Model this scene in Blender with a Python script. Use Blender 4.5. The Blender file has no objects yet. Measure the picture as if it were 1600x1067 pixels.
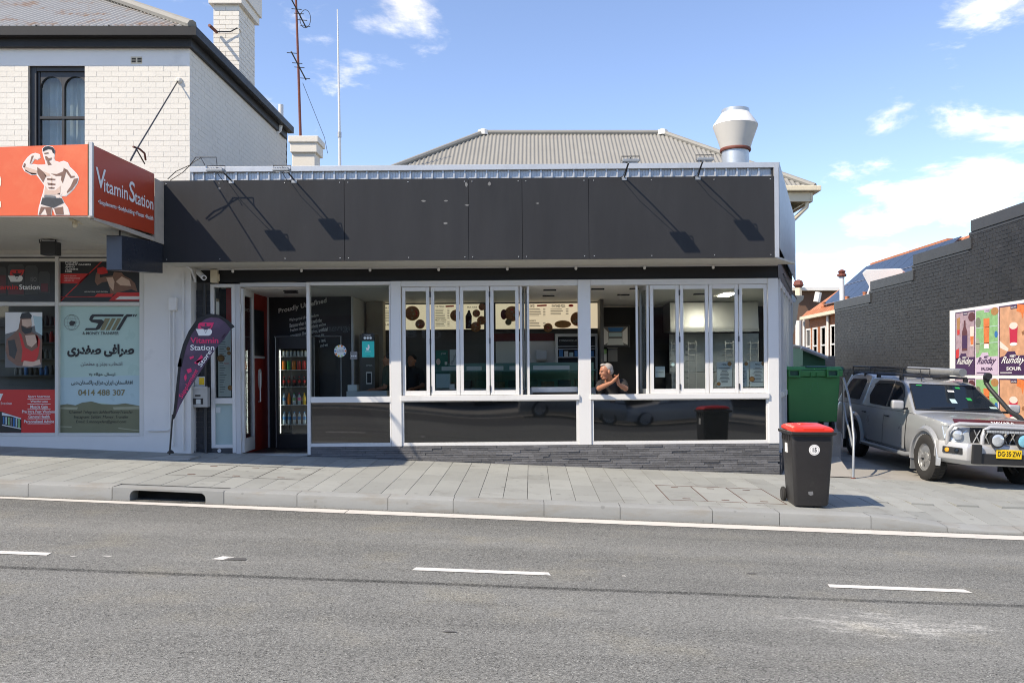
import bpy, bmesh, math, random
from mathutils import Vector, Matrix
R = math.radians
rnd = random.Random(11)
sc = bpy.context.scene
COL = sc.collection

# ------------------------------------------------------------------ camera
F, CU, CV, CH = 1300.0, 830.0, 583.0, 1.70        # focal length in photo pixels, principal point, eye height
cam = bpy.data.cameras.new('camera'); camo = bpy.data.objects.new('camera', cam); COL.objects.link(camo)
camo.location = (0, 0, CH); camo.rotation_euler = (R(90), 0, 0)
cam.sensor_width = 36; cam.lens = 36 * F / 1600
cam.shift_x = -(CU - 800) / 1600; cam.shift_y = (CV - 533.5) / 1600
cam.clip_start = 0.05; cam.clip_end = 2000
sc.camera = camo
# ------------------------------------------------------------------ sky, sun, exposure
SUN = Vector((-0.93, -0.62, 1.12)).normalized()
w = bpy.data.worlds.new('World'); sc.world = w; w.use_nodes = True
nt = w.node_tree; N = nt.nodes; L = nt.links; N.clear()
def node(t, **k):
    n = N.new(t)
    for a, b in k.items(): setattr(n, a, b)
    return n
out = node('ShaderNodeOutputWorld'); bg = node('ShaderNodeBackground'); bgc = node('ShaderNodeBackground'); mx = node('ShaderNodeMixShader')
sky = node('ShaderNodeTexSky', sky_type='NISHITA', sun_disc=False)
sky.sun_elevation = math.asin(SUN.z); sky.sun_rotation = math.atan2(SUN.x, SUN.y) % (2 * math.pi)
sky.air_density = 1.0; sky.dust_density = 0.0; sky.ozone_density = 1.4; sky.altitude = 900
tint = node('ShaderNodeMixRGB', blend_type='MULTIPLY'); tint.inputs[0].default_value = 1; tint.inputs[2].default_value = (0.86, 0.90, 1.06, 1)
L.new(sky.outputs[0], tint.inputs[1]); L.new(tint.outputs[0], bg.inputs[0]); bg.inputs[1].default_value = 0.122
bgc.inputs[0].default_value = (0.93, 0.96, 1.0, 1); bgc.inputs[1].default_value = 0.9
tc = node('ShaderNodeTexCoord')
sx = node('ShaderNodeSeparateXYZ'); L.new(tc.outputs['Generated'], sx.inputs[0])
def M(op, a, b=None, c=None, clamp=False):
    n = node('ShaderNodeMath', operation=op); n.use_clamp = clamp
    for i, x in enumerate((a, b, c)):
        if x is None: continue
        if isinstance(x, (int, float)): n.inputs[i].default_value = x
        else: L.new(x, n.inputs[i])
    return n.outputs[0]
zz = M('ADD', M('MAXIMUM', sx.outputs[2], 0.0), 0.22)
cp = node('ShaderNodeCombineXYZ'); L.new(M('DIVIDE', sx.outputs[0], zz), cp.inputs[0]); L.new(M('DIVIDE', sx.outputs[1], zz), cp.inputs[1])
def noise(scale, detail, rough, vec, dist=0.0):
    n = node('ShaderNodeTexNoise'); n.inputs['Scale'].default_value = scale; n.inputs['Detail'].default_value = detail
    n.inputs['Roughness'].default_value = rough; n.inputs['Distortion'].default_value = dist; L.new(vec, n.inputs['Vector']); return n.outputs[0]
big = noise(1.1, 2, 0.5, cp.outputs[0]); fine = noise(3.4, 9, 0.6, cp.outputs[0], 0.3)
dens = M('ADD', M('MULTIPLY', big, 0.40), M('MULTIPLY', fine, 0.95))
blobs = None
for u, v, rad, wt in [(1540, 285, .10, .20), (1455, 300, .085, .20), (1380, 308, .06, .17), (1590, 215, .075, .18), (1300, 268, .035, .15), (1255, 405, .07, .20),
                      (1340, 400, .07, .22), (1440, 372, .06, .17), (1500, 122, .075, .21), (1585, 95, .07, .21), (1395, 138, .045, .16), (1530, 5, .055, .22),
                      (640, -5, .09, .22), (560, 15, .07, .17), (450, 10, .06, .18), (740, 0, .06, .18), (270, 0, .06, .14), (520, -140, .2, .2), (1000, -330, .2, .2), (-300, -50, .2, .2)]:
    d = Vector(((u - CU) / F, 1, (CV - v) / F)).normalized()
    dn = node('ShaderNodeVectorMath', operation='DISTANCE'); L.new(tc.outputs['Generated'], dn.inputs[0]); dn.inputs[1].default_value = d
    b = M('MULTIPLY', M('SUBTRACT', 1.0, M('DIVIDE', dn.outputs['Value'], rad * 1.5), clamp=True), wt)
    blobs = b if blobs is None else M('MAXIMUM', blobs, b)
dn = node('ShaderNodeVectorMath', operation='DISTANCE'); L.new(tc.outputs['Generated'], dn.inputs[0]); dn.inputs[1].default_value = Vector(((1000 - CU) / F, 1, (CV - 140) / F)).normalized()
dens = M('SUBTRACT', M('ADD', dens, M('MULTIPLY', blobs, 0.85)), M('MULTIPLY', M('SUBTRACT', 1.0, M('DIVIDE', dn.outputs['Value'], 0.42), clamp=True), 0.2))
mr = node('ShaderNodeMapRange', interpolation_type='SMOOTHSTEP'); L.new(dens, mr.inputs[0])
mr.inputs[1].default_value = 0.735; mr.inputs[2].default_value = 0.91; mr.inputs[3].default_value = 0; mr.inputs[4].default_value = 0.95
cr = node('ShaderNodeMapRange'); L.new(noise(5.0, 5, 0.6, cp.outputs[0]), cr.inputs[0]); cr.inputs[1].default_value = 0.35; cr.inputs[2].default_value = 0.65; cr.inputs[3].default_value = 0.70; cr.inputs[4].default_value = 1.0
cm = node('ShaderNodeVectorMath', operation='SCALE'); cm.inputs[0].default_value = (0.95, 0.97, 1.0); L.new(cr.outputs[0], cm.inputs['Scale']); L.new(cm.outputs[0], bgc.inputs[0])
L.new(mr.outputs[0], mx.inputs[0]); L.new(bg.outputs[0], mx.inputs[1]); L.new(bgc.outputs[0], mx.inputs[2]); L.new(mx.outputs[0], out.inputs[0])
sl = bpy.data.lights.new('sun', 'SUN'); sl.energy = 2.85; sl.angle = R(0.53); sl.color = (1.0, 0.945, 0.865)
so = bpy.data.objects.new('sun', sl); COL.objects.link(so); so.rotation_euler = SUN.to_track_quat('Z', 'Y').to_euler(); so.location = SUN * 60
sc.view_settings.view_transform = 'Standard'; sc.view_settings.look = 'None'; sc.view_settings.gamma = 1
sc.view_settings.use_curve_mapping = False; sc.view_settings.exposure = 1.15
sc.view_settings.use_white_balance = True; sc.view_settings.white_balance_temperature = 7500; sc.view_settings.white_balance_tint = 10
sc.cycles.use_denoising = True; sc.cycles.filter_width = 1.05; sc.cycles.max_bounces = 8; sc.cycles.diffuse_bounces = 6; sc.cycles.transparent_max_bounces = 16
sc.cycles.sample_clamp_indirect = 6.0; sc.cycles.caustics_reflective = False; sc.cycles.caustics_refractive = False

# ------------------------------------------------------------------ materials
MATS = {}
def lin(c):
    if isinstance(c, str):
        c = [int(c[i:i + 2], 16) / 255 for i in (0, 2, 4)]
        c = [x / 12.92 if x < 0.04045 else ((x + 0.055) / 1.055) ** 2.4 for x in c]
    return tuple(c)
def mat(name, col, rough=0.6, metal=0.0, var=0.10, scale=3.0, grain=0.0, gscale=120.0, bump=0.0, bscale=40.0, rand=0.0, spec=0.5,
        stain=None, sscale=2.0, samt=0.5, sth=0.55, emit=0.0, coat=0.0, stretch=(1, 1, 1), bdet=5, spots=0.0, spscale=7.0):
    """procedural surface: two scales of colour noise in world position, optional stain colour, bump, per-object shift"""
    m = bpy.data.materials.new(name); MATS[name] = m; m.use_nodes = True
    t = m.node_tree; n = t.nodes; l = t.links; p = n['Principled BSDF']; c = lin(col)
    p.inputs['Roughness'].default_value = rough; p.inputs['Metallic'].default_value = metal
    p.inputs['Specular IOR Level'].default_value = spec
    if coat: p.inputs['Coat Weight'].default_value = coat; p.inputs['Coat Roughness'].default_value = 0.05
    g = n.new('ShaderNodeNewGeometry'); mp = n.new('ShaderNodeMapping'); mp.inputs['Scale'].default_value = stretch
    l.new(g.outputs['Position'], mp.inputs[0])
    def nz(s, d=4, rg=0.6):
        x = n.new('ShaderNodeTexNoise'); x.inputs['Scale'].default_value = s; x.inputs['Detail'].default_value = d
        x.inputs['Roughness'].default_value = rg; l.new(mp.outputs[0], x.inputs['Vector']); return x.outputs[0]
    def mth(op, a, b):
        x = n.new('ShaderNodeMath'); x.operation = op
        for i, y in enumerate((a, b)):
            if isinstance(y, (int, float)): x.inputs[i].default_value = y
            else: l.new(y, x.inputs[i])
        return x.outputs[0]
    f = mth('ADD', mth('MULTIPLY', mth('SUBTRACT', nz(scale), 0.5), var * 2.4), 1.0)
    if grain: f = mth('ADD', f, mth('MULTIPLY', mth('SUBTRACT', nz(gscale, 2), 0.5), grain * 3))
    if rand:
        oi = n.new('ShaderNodeObjectInfo'); f = mth('ADD', f, mth('MULTIPLY', mth('SUBTRACT', oi.outputs['Random'], 0.5), rand * 2))
    sc_ = n.new('ShaderNodeVectorMath'); sc_.operation = 'SCALE'; sc_.inputs[0].default_value = c; l.new(f, sc_.inputs['Scale'])
    colr = sc_.outputs[0]
    if stain:
        mr = n.new('ShaderNodeMapRange'); mr.inputs[1].default_value = sth; mr.inputs[2].default_value = sth + 0.16; mr.inputs[4].default_value = samt
        l.new(nz(sscale, 6, 0.65), mr.inputs[0]); mm = n.new('ShaderNodeMixRGB'); l.new(mr.outputs[0], mm.inputs[0]); l.new(colr, mm.inputs[1])
        mm.inputs[2].default_value = (*lin(stain), 1); colr = mm.outputs[0]
    if spots:                                            # gum, drips and small blots
        vo = n.new('ShaderNodeTexVoronoi'); vo.inputs['Scale'].default_value = spscale; l.new(g.outputs['Position'], vo.inputs['Vector']); se = n.new('ShaderNodeSeparateColor'); l.new(vo.outputs['Color'], se.inputs[0])
        rad = mth('MULTIPLY', mth('SUBTRACT', se.outputs[0], .62), .55); k = n.new('ShaderNodeMapRange'); k.inputs[1].default_value = -.03; k.inputs[2].default_value = .03; k.inputs[4].default_value = spots
        l.new(mth('SUBTRACT', rad, vo.outputs['Distance']), k.inputs[0]); ms = n.new('ShaderNodeMixRGB'); l.new(k.outputs[0], ms.inputs[0]); l.new(colr, ms.inputs[1]); ms.inputs[2].default_value = (*[x * .45 for x in c], 1); colr = ms.outputs[0]
    l.new(colr, p.inputs['Base Color'])
    if emit: l.new(colr, p.inputs['Emission Color']); p.inputs['Emission Strength'].default_value = emit
    if rough > 0.12: l.new(mth('ADD', mth('MULTIPLY', mth('SUBTRACT', nz(scale * 2.3), 0.5), 0.18), rough), p.inputs['Roughness'])
    if bump:
        b = n.new('ShaderNodeBump'); b.inputs['Strength'].default_value = 1.0; b.inputs['Distance'].default_value = bump
        l.new(nz(bscale, bdet, .6 if bdet > 2 else .3), b.inputs['Height']); l.new(b.outputs[0], p.inputs['Normal'])
    return m
def glass(name, tint=(0.9, 0.95, 0.94), refl=1.0, ior=1.5):
    """a thin pane: clear with a Fresnel mirror"""
    m = bpy.data.materials.new(name); MATS[name] = m; m.use_nodes = True
    t = m.node_tree; n = t.nodes; l = t.links; n.clear()
    o = n.new('ShaderNodeOutputMaterial'); tr = n.new('ShaderNodeBsdfTransparent'); gl = n.new('ShaderNodeBsdfGlossy'); mx = n.new('ShaderNodeMixShader'); fr = n.new('ShaderNodeFresnel')
    tr.inputs[0].default_value = (*tint, 1); gl.inputs['Roughness'].default_value = 0.015; fr.inputs[0].default_value = ior
    mu = n.new('ShaderNodeMath'); mu.operation = 'MULTIPLY'; mu.inputs[1].default_value = refl; l.new(fr.outputs[0], mu.inputs[0])
    ge = n.new('ShaderNodeNewGeometry'); nz = n.new('ShaderNodeTexNoise'); nz.inputs['Scale'].default_value = .8; nz.inputs['Detail'].default_value = 0; l.new(ge.outputs['Position'], nz.inputs['Vector'])
    b = n.new('ShaderNodeBump'); b.inputs['Distance'].default_value = 0.004; l.new(nz.outputs[0], b.inputs['Height']); l.new(b.outputs[0], gl.inputs['Normal'])
    l.new(mu.outputs[0], mx.inputs[0]); l.new(tr.outputs[0], mx.inputs[1]); l.new(gl.outputs[0], mx.inputs[2]); l.new(mx.outputs[0], o.inputs[0])
    return m

# ------------------------------------------------------------------ geometry helpers
TH = 0.0080                                           # the shop front is built slightly out of level (rises to the right)
SHOP = Matrix.Translation((0, 0, CH)) @ Matrix.Rotation(-TH, 4, 'Y') @ Matrix.Translation((0, 0, -CH))
FRAME = [Matrix.Identity(4)]
ORIG = {}
def P(u, v, Y): return Vector(((u - CU) * Y / F, Y, CH - (v - CV) * Y / F))
def tagp(o, label=None, cat=None, group=None, kind=None):
    if label: o['label'] = label
    if cat: o['category'] = cat
    if group: o['group'] = group
    if kind: o['kind'] = kind
    return o
def thing(name, label, cat, base=(0, 0, 0), group=None, mtx=None):
    o = bpy.data.objects.new(name, None); COL.objects.link(o); o.empty_display_size = 0.2
    b = Vector(base); o.matrix_world = (mtx or FRAME[0]) @ Matrix.Translation(b); ORIG[o] = b
    return tagp(o, label, cat, group)
def link(name, me, parent=None):
    o = bpy.data.objects.new(name, me); COL.objects.link(o)
    if parent is not None: o.parent = parent
    return o
class MB:
    def __init__(s): s.v = []; s.f = []; s.mi = []; s.cur = 0
    def add(s, vs, fs):
        k = len(s.v); s.v += [Vector(x) for x in vs]; s.f += [tuple(i + k for i in f) for f in fs]; s.mi += [s.cur] * len(fs); return s
    def m(s, i): s.cur = i; return s
    def box(s, x0, x1, y0, y1, z0, z1):
        return s.add([(x0, y0, z0), (x1, y0, z0), (x1, y1, z0), (x0, y1, z0), (x0, y0, z1), (x1, y0, z1), (x1, y1, z1), (x0, y1, z1)],
                     [(0, 3, 2, 1), (4, 5, 6, 7), (0, 1, 5, 4), (1, 2, 6, 5), (2, 3, 7, 6), (3, 0, 4, 7)])
    def pb(s, u0, u1, v0, v1, Y0, d):                 # box given by photo coordinates of its front face at depth Y0
        a = P(u0, v1, Y0); b = P(u1, v0, Y0); return s.box(a.x, b.x, Y0, Y0 + d, a.z, b.z)
    def hexa(s, b, t):                                # 4 bottom + 4 top corners
        return s.add(list(b) + list(t), [(0, 3, 2, 1), (4, 5, 6, 7), (0, 1, 5, 4), (1, 2, 6, 5), (2, 3, 7, 6), (3, 0, 4, 7)])
    def prism(s, pts, off):
        n = len(pts); o = Vector(off); a = [Vector(p) for p in pts]
        return s.add(a + [p + o for p in a], [tuple(range(n)), tuple(range(2 * n - 1, n - 1, -1))] + [((i + 1) % n, i, i + n, (i + 1) % n + n) for i in range(n)])
    def poly(s, pts): return s.add(pts, [tuple(range(len(pts)))])
    def tube(s, pts, r, n=8):
        pts = [Vector(p) for p in pts]; rs = r if isinstance(r, (list, tuple)) else [r] * len(pts); k = len(s.v); vs = []; up = None
        for i, p in enumerate(pts):
            d = (pts[min(i + 1, len(pts) - 1)] - pts[max(i - 1, 0)])
            if d.length < 1e-9: d = Vector((0, 0, 1))
            d.normalize()
            a = up if up is not None else (Vector((0, 0, 1)) if abs(d.z) < 0.9 else Vector((1, 0, 0)))
            x = d.cross(a); x.normalize(); y = x.cross(d); y.normalize(); up = y
            for j in range(n):
                t = 2 * math.pi * j / n; vs.append(p + x * (math.cos(t) * rs[i]) + y * (math.sin(t) * rs[i]))
        fs = [(i * n + j, i * n + (j + 1) % n, (i + 1) * n + (j + 1) % n, (i + 1) * n + j) for i in range(len(pts) - 1) for j in range(n)]
        fs += [tuple(range(n - 1, -1, -1)), tuple(range((len(pts) - 1) * n, len(pts) * n))]
        return s.add(vs, fs)
    def lathe(s, prof, c=(0, 0, 0), n=20, mtx=None, cap=True):      # prof: (radius, height) along local z
        vs = []; c = Vector(c); mtx = mtx or Matrix.Identity(3)
        for r, z in prof:
            for j in range(n):
                t = 2 * math.pi * j / n; vs.append(c + mtx @ Vector((math.cos(t) * r, math.sin(t) * r, z)))
        k = len(prof); fs = [(i * n + j, i * n + (j + 1) % n, (i + 1) * n + (j + 1) % n, (i + 1) * n + j) for i in range(k - 1) for j in range(n)]
        if cap: fs += [tuple(range(n - 1, -1, -1)), tuple(range((k - 1) * n, k * n))]
        return s.add(vs, fs)
    def grid(s, rows):                                # list of equal-length rows of points
        n = len(rows[0]); return s.add([p for r in rows for p in r], [(i * n + j, i * n + j + 1, (i + 1) * n + j + 1, (i + 1) * n + j) for i in range(len(rows) - 1) for j in range(n - 1)])
    def build(s, name, mats, parent=None, label=None, cat=None, group=None, kind=None, smooth=False, bevel=0.0, seg=2, base=None, sub=0):
        me = bpy.data.meshes.new(name); off = Vector((0, 0, 0))
        if parent is not None: off = ORIG[parent]
        elif base is not None: off = Vector(base)
        me.from_pydata([tuple(v - off) for v in s.v], [], s.f)
        for m_ in (mats if isinstance(mats, (list, tuple)) else [mats]): me.materials.append(MATS[m_] if isinstance(m_, str) else m_)
        me.polygons.foreach_set('material_index', s.mi)
        bm = bmesh.new(); bm.from_mesh(me); bmesh.ops.recalc_face_normals(bm, faces=bm.faces)
        if bevel:
            es = [e for e in bm.edges if len(e.link_faces) == 2 and e.calc_face_angle(0) > 0.5]
            bmesh.ops.bevel(bm, geom=es, offset=bevel, segments=seg, profile=0.6, affect='EDGES', clamp_overlap=True)
        bm.to_mesh(me); bm.free()
        if smooth:
            me.polygons.foreach_set('use_smooth', [True] * len(me.polygons)); me.set_sharp_from_angle(angle=R(38))
        o = link(name, me, parent)
        if parent is None: o.matrix_world = FRAME[0] @ Matrix.Translation(off)
        ORIG[o] = off
        return tagp(o, label, cat, group, kind)
def cpy(o, parent=None, name=None):
    c = o.copy(); COL.objects.link(c); c.parent = parent
    if name: c.name = name
    ORIG[c] = ORIG.get(o, Vector((0, 0, 0)))
    for ch in list(o.children): cpy(ch, c)
    return c
class Plane:
    """a real plane in the scene onto which print (lettering, posters) is laid; photo coordinates give where on it"""
    def __init__(s, p, n): s.p = Vector(p); s.n = Vector(n).normalized()
    def pt(s, u, v, off=0.0):
        d = Vector(((u - CU) / F, 1, (CV - v) / F)); o = Vector((0, 0, CH)); q = s.p + s.n * off
        return o + d * ((q - o).dot(s.n) / d.dot(s.n))
def flat(Y): return Plane((0, Y, 0), (0, -1, 0))
def ppoly(pl, pts, layer, name, mt, parent):
    return MB().poly([pl.pt(u, v, layer * 0.0016) for u, v in pts]).build(name, mt, parent)
def pdisc(pl, u, v, r, layer, name, mt, parent, ry=None, n=24):
    return ppoly(pl, [(u + r * math.cos(2 * math.pi * i / n), v + (ry or r) * math.sin(2 * math.pi * i / n)) for i in range(n)], layer, name, mt, parent)
TXT = {}
def text_mesh(s, bold=0.0, shear=0.0):
    k = (s, bold, shear)
    if k not in TXT:
        cu = bpy.data.curves.new('t', 'FONT'); cu.body = s; cu.offset = bold; cu.shear = shear; cu.resolution_u = 3; cu.fill_mode = 'FRONT'
        o = bpy.data.objects.new('t', cu); COL.objects.link(o); dg = bpy.context.evaluated_depsgraph_get(); dg.update()
        me = bpy.data.meshes.new_from_object(o.evaluated_get(dg)); vs = [v.co.copy() for v in me.vertices]; fs = [tuple(p.vertices) for p in me.polygons]
        bpy.data.objects.remove(o); bpy.data.curves.remove(cu); bpy.data.meshes.remove(me); TXT[k] = (vs, fs)
    return TXT[k]
def ptext(pl, s, quad, layer, mt, parent, bold=0.0, shear=0.0, name='lettering', mirror=False):
    """lettering fitted into a box: quad = (u0,v0,u1,v1) or four (u,v) corners tl,tr,br,bl"""
    vs, fs = text_mesh(s, bold, shear)
    if not vs: return None
    x0 = min(v.x for v in vs); x1 = max(v.x for v in vs); y0 = min(v.y for v in vs); y1 = max(v.y for v in vs)
    if len(quad) == 4 and not isinstance(quad[0], (tuple, list)):
        a, b, c, d = quad; quad = [(a, b), (c, b), (c, d), (a, d)]
    tl, tr, br, bl = [pl.pt(u, v, layer * 0.0016) for u, v in quad]
    m = MB(); pts = []
    for v in vs:
        p = (v.x - x0) / (x1 - x0 + 1e-9); q = (v.y - y0) / (y1 - y0 + 1e-9)
        if mirror: p = 1 - p
        pts.append((bl * (1 - p) + br * p) * (1 - q) + (tl * (1 - p) + tr * p) * q)
    m.add(pts, fs)
    return m.build(name, mt, parent)
AR = {'ا': (0xFE8D, 0xFE8E), 'ب': 0xFE8F, 'پ': 0xFB56, 'ت': 0xFE95, 'ح': 0xFEA1, 'خ': 0xFEA5, 'د': (0xFEA9, 0xFEAA), 'ر': (0xFEAD, 0xFEAE), 'س': 0xFEB1, 'ص': 0xFEB9,
      'ط': 0xFEC1, 'ع': 0xFEC9, 'غ': 0xFECD, 'ف': 0xFED1, 'ق': 0xFED5, 'ک': 0xFB8E, 'ل': 0xFEDD, 'م': 0xFEE1, 'ن': 0xFEE5, 'ه': 0xFEE9, 'و': (0xFEED, 0xFEEE), 'ی': 0xFBFC, 'ئ': 0xFE89}
def shape(s):
    """joined letter forms in visual order, since text objects do not shape this script"""
    r = ''
    for i, c in enumerate(s):
        if c not in AR: r += c; continue
        pj = i > 0 and s[i - 1] in AR and not isinstance(AR[s[i - 1]], tuple); nj = i + 1 < len(s) and s[i + 1] in AR
        a = AR[c]
        r += chr(a[1] if pj else a[0]) if isinstance(a, tuple) else chr(a + (3 if pj and nj else 1 if pj else 2 if nj else 0))
    return r[::-1]
UNIT = {}
def unit_box(mt):
    if mt not in UNIT:
        b = MB().box(-.5, .5, -.5, .5, -.5, .5); me = bpy.data.meshes.new('brick'); me.from_pydata([tuple(v) for v in b.v], [], b.f)
        me.materials.append(MATS[mt]); UNIT[mt] = me
    return UNIT[mt]
def place_unit(name, parent, mt, c, size, rot=None):
    o = link(name, unit_box(mt), parent); m = (rot or Matrix.Identity(3)).to_4x4()
    o.matrix_local = Matrix.Translation(Vector(c) - ORIG[parent]) @ m @ Matrix.Diagonal((*size, 1)); return o
def brick_wall(parent, O, ex, nrm, W, H, mt, holes=(), bl=.24, bh=.086, j=.011, dep=.02, score=None, n_single=300, keep=None, name='brick', jit=.0025, phase=0.0):
    """courses of bricks, each with its own edges; the n_single that show largest are objects of their own"""
    O = Vector(O); ex = Vector(ex).normalized(); nr = Vector(nrm).normalized(); up = Vector((0, 0, 1)); rot = Matrix((ex, -nr, up)).transposed(); L_ = []
    for r in range(int(H / bh)):
        b0 = r * bh; b1 = b0 + bh - j; a = -(bl / 2 if r % 2 else 0) - phase
        while a < W:
            seg = [(max(a, 0), min(a + bl - j, W))]
            for h in holes:
                if h[2] < b1 and h[3] > b0:
                    ns = []
                    for p, q in seg:
                        if q <= h[0] or p >= h[1]: ns.append((p, q)); continue
                        if p < h[0]: ns.append((p, h[0]))
                        if q > h[1]: ns.append((h[1], q))
                    seg = ns
            for p, q in seg:
                if q - p > .025 and (keep is None or keep((p + q) / 2, (b0 + b1) / 2)): L_.append((p, q, b0, b1))
            a += bl
    L_.sort(key=lambda t: score(O + ex * ((t[0] + t[1]) / 2) + up * ((t[2] + t[3]) / 2)) if score else 0)
    rest = MB()
    for i, (p, q, b0, b1) in enumerate(L_):
        c = O + ex * ((p + q) / 2) + up * ((b0 + b1) / 2) + nr * (rnd.uniform(-jit, jit) - dep / 2 + .001)
        if i < n_single:
            place_unit(name, parent, mt, c, (q - p, dep, b1 - b0), rot @ Matrix.Rotation(rnd.uniform(-.006, .006), 3, 'Z'))
        else:
            hx = ex * ((q - p) / 2); hz = up * ((b1 - b0) / 2); hn = nr * (dep / 2)
            rest.hexa([c - hx - hz + hn, c + hx - hz + hn, c + hx - hz - hn, c - hx - hz - hn], [c - hx + hz + hn, c + hx + hz + hn, c + hx + hz - hn, c - hx + hz - hn])
    if rest.f: rest.build(name + '_courses', mt, parent, kind='stuff')
def seen_score(o, p=None): return 0
def corrugated(o_fn, n, amp):
    pass
# ------------------------------------------------------------------ palette
mat('granite', (.295, .303, .285), .75, var=.10, scale=1.2, grain=.16, gscale=260, rand=.10, bump=.0006, bscale=180, stain=(.17, .165, .15), sscale=2.6, samt=.45, sth=.54, spots=.55, spscale=5.5)
mat('kerb_granite', (.285, .292, .282), .75, var=.12, scale=2.2, grain=.2, gscale=300, rand=.05, bump=.001, bscale=150, stain=(.22, .185, .135), sscale=1.7, samt=.4, sth=.5, stretch=(1, 1, 4), spots=.4, spscale=8)
mat('grout', (.055, .052, .05), .9, var=.2)
mat('white_paint_line', (.70, .68, .63), .7, var=.10, scale=6, grain=.15, gscale=90, stain=(.26, .255, .24), sscale=11, samt=.8, sth=.57)
mat('gutter_line', (.62, .585, .53), .7, var=.08, scale=4, grain=.12, gscale=120, stain=(.32, .28, .23), sscale=5, samt=.5, sth=.6)
mat('earth', (.16, .14, .11), .95, var=.2)
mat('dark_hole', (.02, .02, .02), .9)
mat('concrete', (.30, .285, .26), .85, var=.14, scale=1.5, grain=.2, gscale=160, bump=.001, bscale=120, stain=(.13, .12, .11), sscale=1.3, samt=.5, sth=.52)
mat('tan_concrete', (.42, .34, .22), .85, var=.14, scale=2.5, grain=.15, gscale=140, stain=(.25, .21, .16), sscale=3, samt=.5)
mat('white_brick', (.70, .665, .60), .8, var=.05, scale=1.5, rand=.02, grain=.04, gscale=60, bump=.0022, bscale=28, stain=(.55, .50, .42), sscale=3.5, samt=.3, sth=.62)
mat('white_render', (.74, .73, .71), .75, var=.05, scale=2, bump=.0015, bscale=25, stain=(.50, .49, .47), sscale=2.5, samt=.35, sth=.58)
mat('cream_paint', (.66, .58, .43), .6, var=.08, stain=(.40, .33, .22), samt=.4)
mat('alu', (.69, .685, .67), .42, var=.03, scale=2, spec=.5, stain=(.44, .43, .40), sscale=3.5, samt=.3, sth=.6)
mat('alu_edge', (.56, .56, .565), .35, var=.03)
mat('rubber_gap', (.03, .03, .032), .6)
mat('fascia_black', (.034, .0345, .0365), .48, var=.22, scale=1.3, stretch=(2.2, 1, .45), bump=.0035, bscale=1.6, grain=.05, gscale=200, spec=.18, stain=(.075, .075, .075), sscale=7, samt=.35, sth=.66)
mat('black_paint', (.016, .016, .0165), .5, var=.15, spec=.3)
mat('black_metal', (.022, .022, .024), .4, var=.15)
mat('char_brick', (.045, .047, .052), .6, var=.2, scale=4, rand=.12, bump=.002, bscale=40)
mat('wall_black_brick', (.024, .024, .0245), .55, var=.2, scale=2.5, rand=.16, bump=.002, bscale=45, stain=(.085, .085, .088), sscale=2.2, samt=.5, sth=.58)
mat('wall_mortar', (.095, .095, .094), .85, var=.2, scale=4)
mat('coping_grey', (.052, .054, .057), .5, var=.1, scale=2)
mat('stack_stone', (.125, .125, .13), .65, var=.35, scale=9, rand=.28, bump=.006, bscale=30, stain=(.42, .42, .42), sscale=16, samt=.55, sth=.64, stretch=(1, 1, 3))
mat('soffit_cream', (.55, .53, .47), .65, var=.06, scale=2, stain=(.36, .30, .2), sscale=4, samt=.35, sth=.62)
mat('zinc', (.50, .52, .54), .42, metal=.35, var=.08, scale=3, stain=(.36, .37, .38), sscale=5, samt=.4)
mat('galv', (.46, .49, .51), .4, metal=.55, var=.14, scale=6)
mat('roof_grey', (.245, .238, .215), .7, var=.10, scale=1.4, stain=(.19, .18, .165), sscale=2.4, samt=.4)
mat('roof_rust', (.36, .355, .34), .7, var=.12, scale=3, stain=(.30, .15, .06), sscale=1.7, samt=.8, sth=.52, stretch=(1, 1, 1))
mat('gutter_black', (.022, .022, .023), .5, var=.15, spec=.25)
mat('sash_black', (.018, .018, .02), .45, var=.1)
mat('curtain', (.62, .66, .70), .8, var=.2, scale=3)
mat('sign_orange', (.80, .135, .045), .4, var=.05, scale=1.5, stain=(.85, .24, .10), sscale=.8, samt=.6, sth=.5)
mat('sign_rust', (.46, .055, .022), .35, var=.06, scale=1.2)
mat('print_white', (.80, .80, .79), .5, var=.02)
mat('print_black', (.012, .012, .013), .4, var=.05)
mat('print_grey', (.16, .165, .17), .5, var=.1)
mat('print_dgrey', (.045, .046, .048), .5, var=.2, scale=12)
mat('print_red', (.62, .025, .022), .45, var=.04)
mat('print_skin', (.66, .47, .37), .5, var=.12, scale=14)
mat('print_skin_shade', (.22, .115, .08), .5, var=.2, scale=14)
mat('print_skin_pale', (.80, .68, .60), .5, var=.06, scale=14)
mat('print_mint', (.43, .60, .55), .3, var=.04, scale=1.5)
mat('print_pale_blue', (.42, .58, .62), .3, var=.05)
mat('print_olive', (.165, .175, .105), .35, var=.12, scale=4)
mat('print_olive_light', (.33, .34, .24), .35, var=.1, scale=6)
mat('print_bronze', (.21, .19, .10), .4)
mat('print_purple', (.055, .018, .075), .5, var=.08)
mat('print_lilac', (.60, .48, .62), .5, var=.05)
mat('print_green', (.24, .46, .20), .5, var=.38, scale=9)
mat('print_peach', (.62, .33, .19), .5, var=.36, scale=6)
mat('print_pinkgrey', (.40, .29, .33), .5, var=.45, scale=8)
mat('print_orange', (.72, .19, .05), .5, var=.4, scale=14)
mat('print_crimson', (.55, .02, .06), .5, var=.1)
mat('print_maroon', (.10, .012, .015), .4)
mat('print_teal', (.0, .50, .45), .4, var=.03)
mat('print_blue', (.02, .16, .42), .4, var=.1)
mat('print_brown', (.34, .15, .065), .5, var=.6, scale=26)
mat('print_crust', (.42, .21, .07), .5, var=.3, scale=20)
mat('print_paper', (.58, .62, .62), .5, var=.04)
mat('print_darkgreen', (.01, .13, .09), .4, var=.1)
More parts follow.
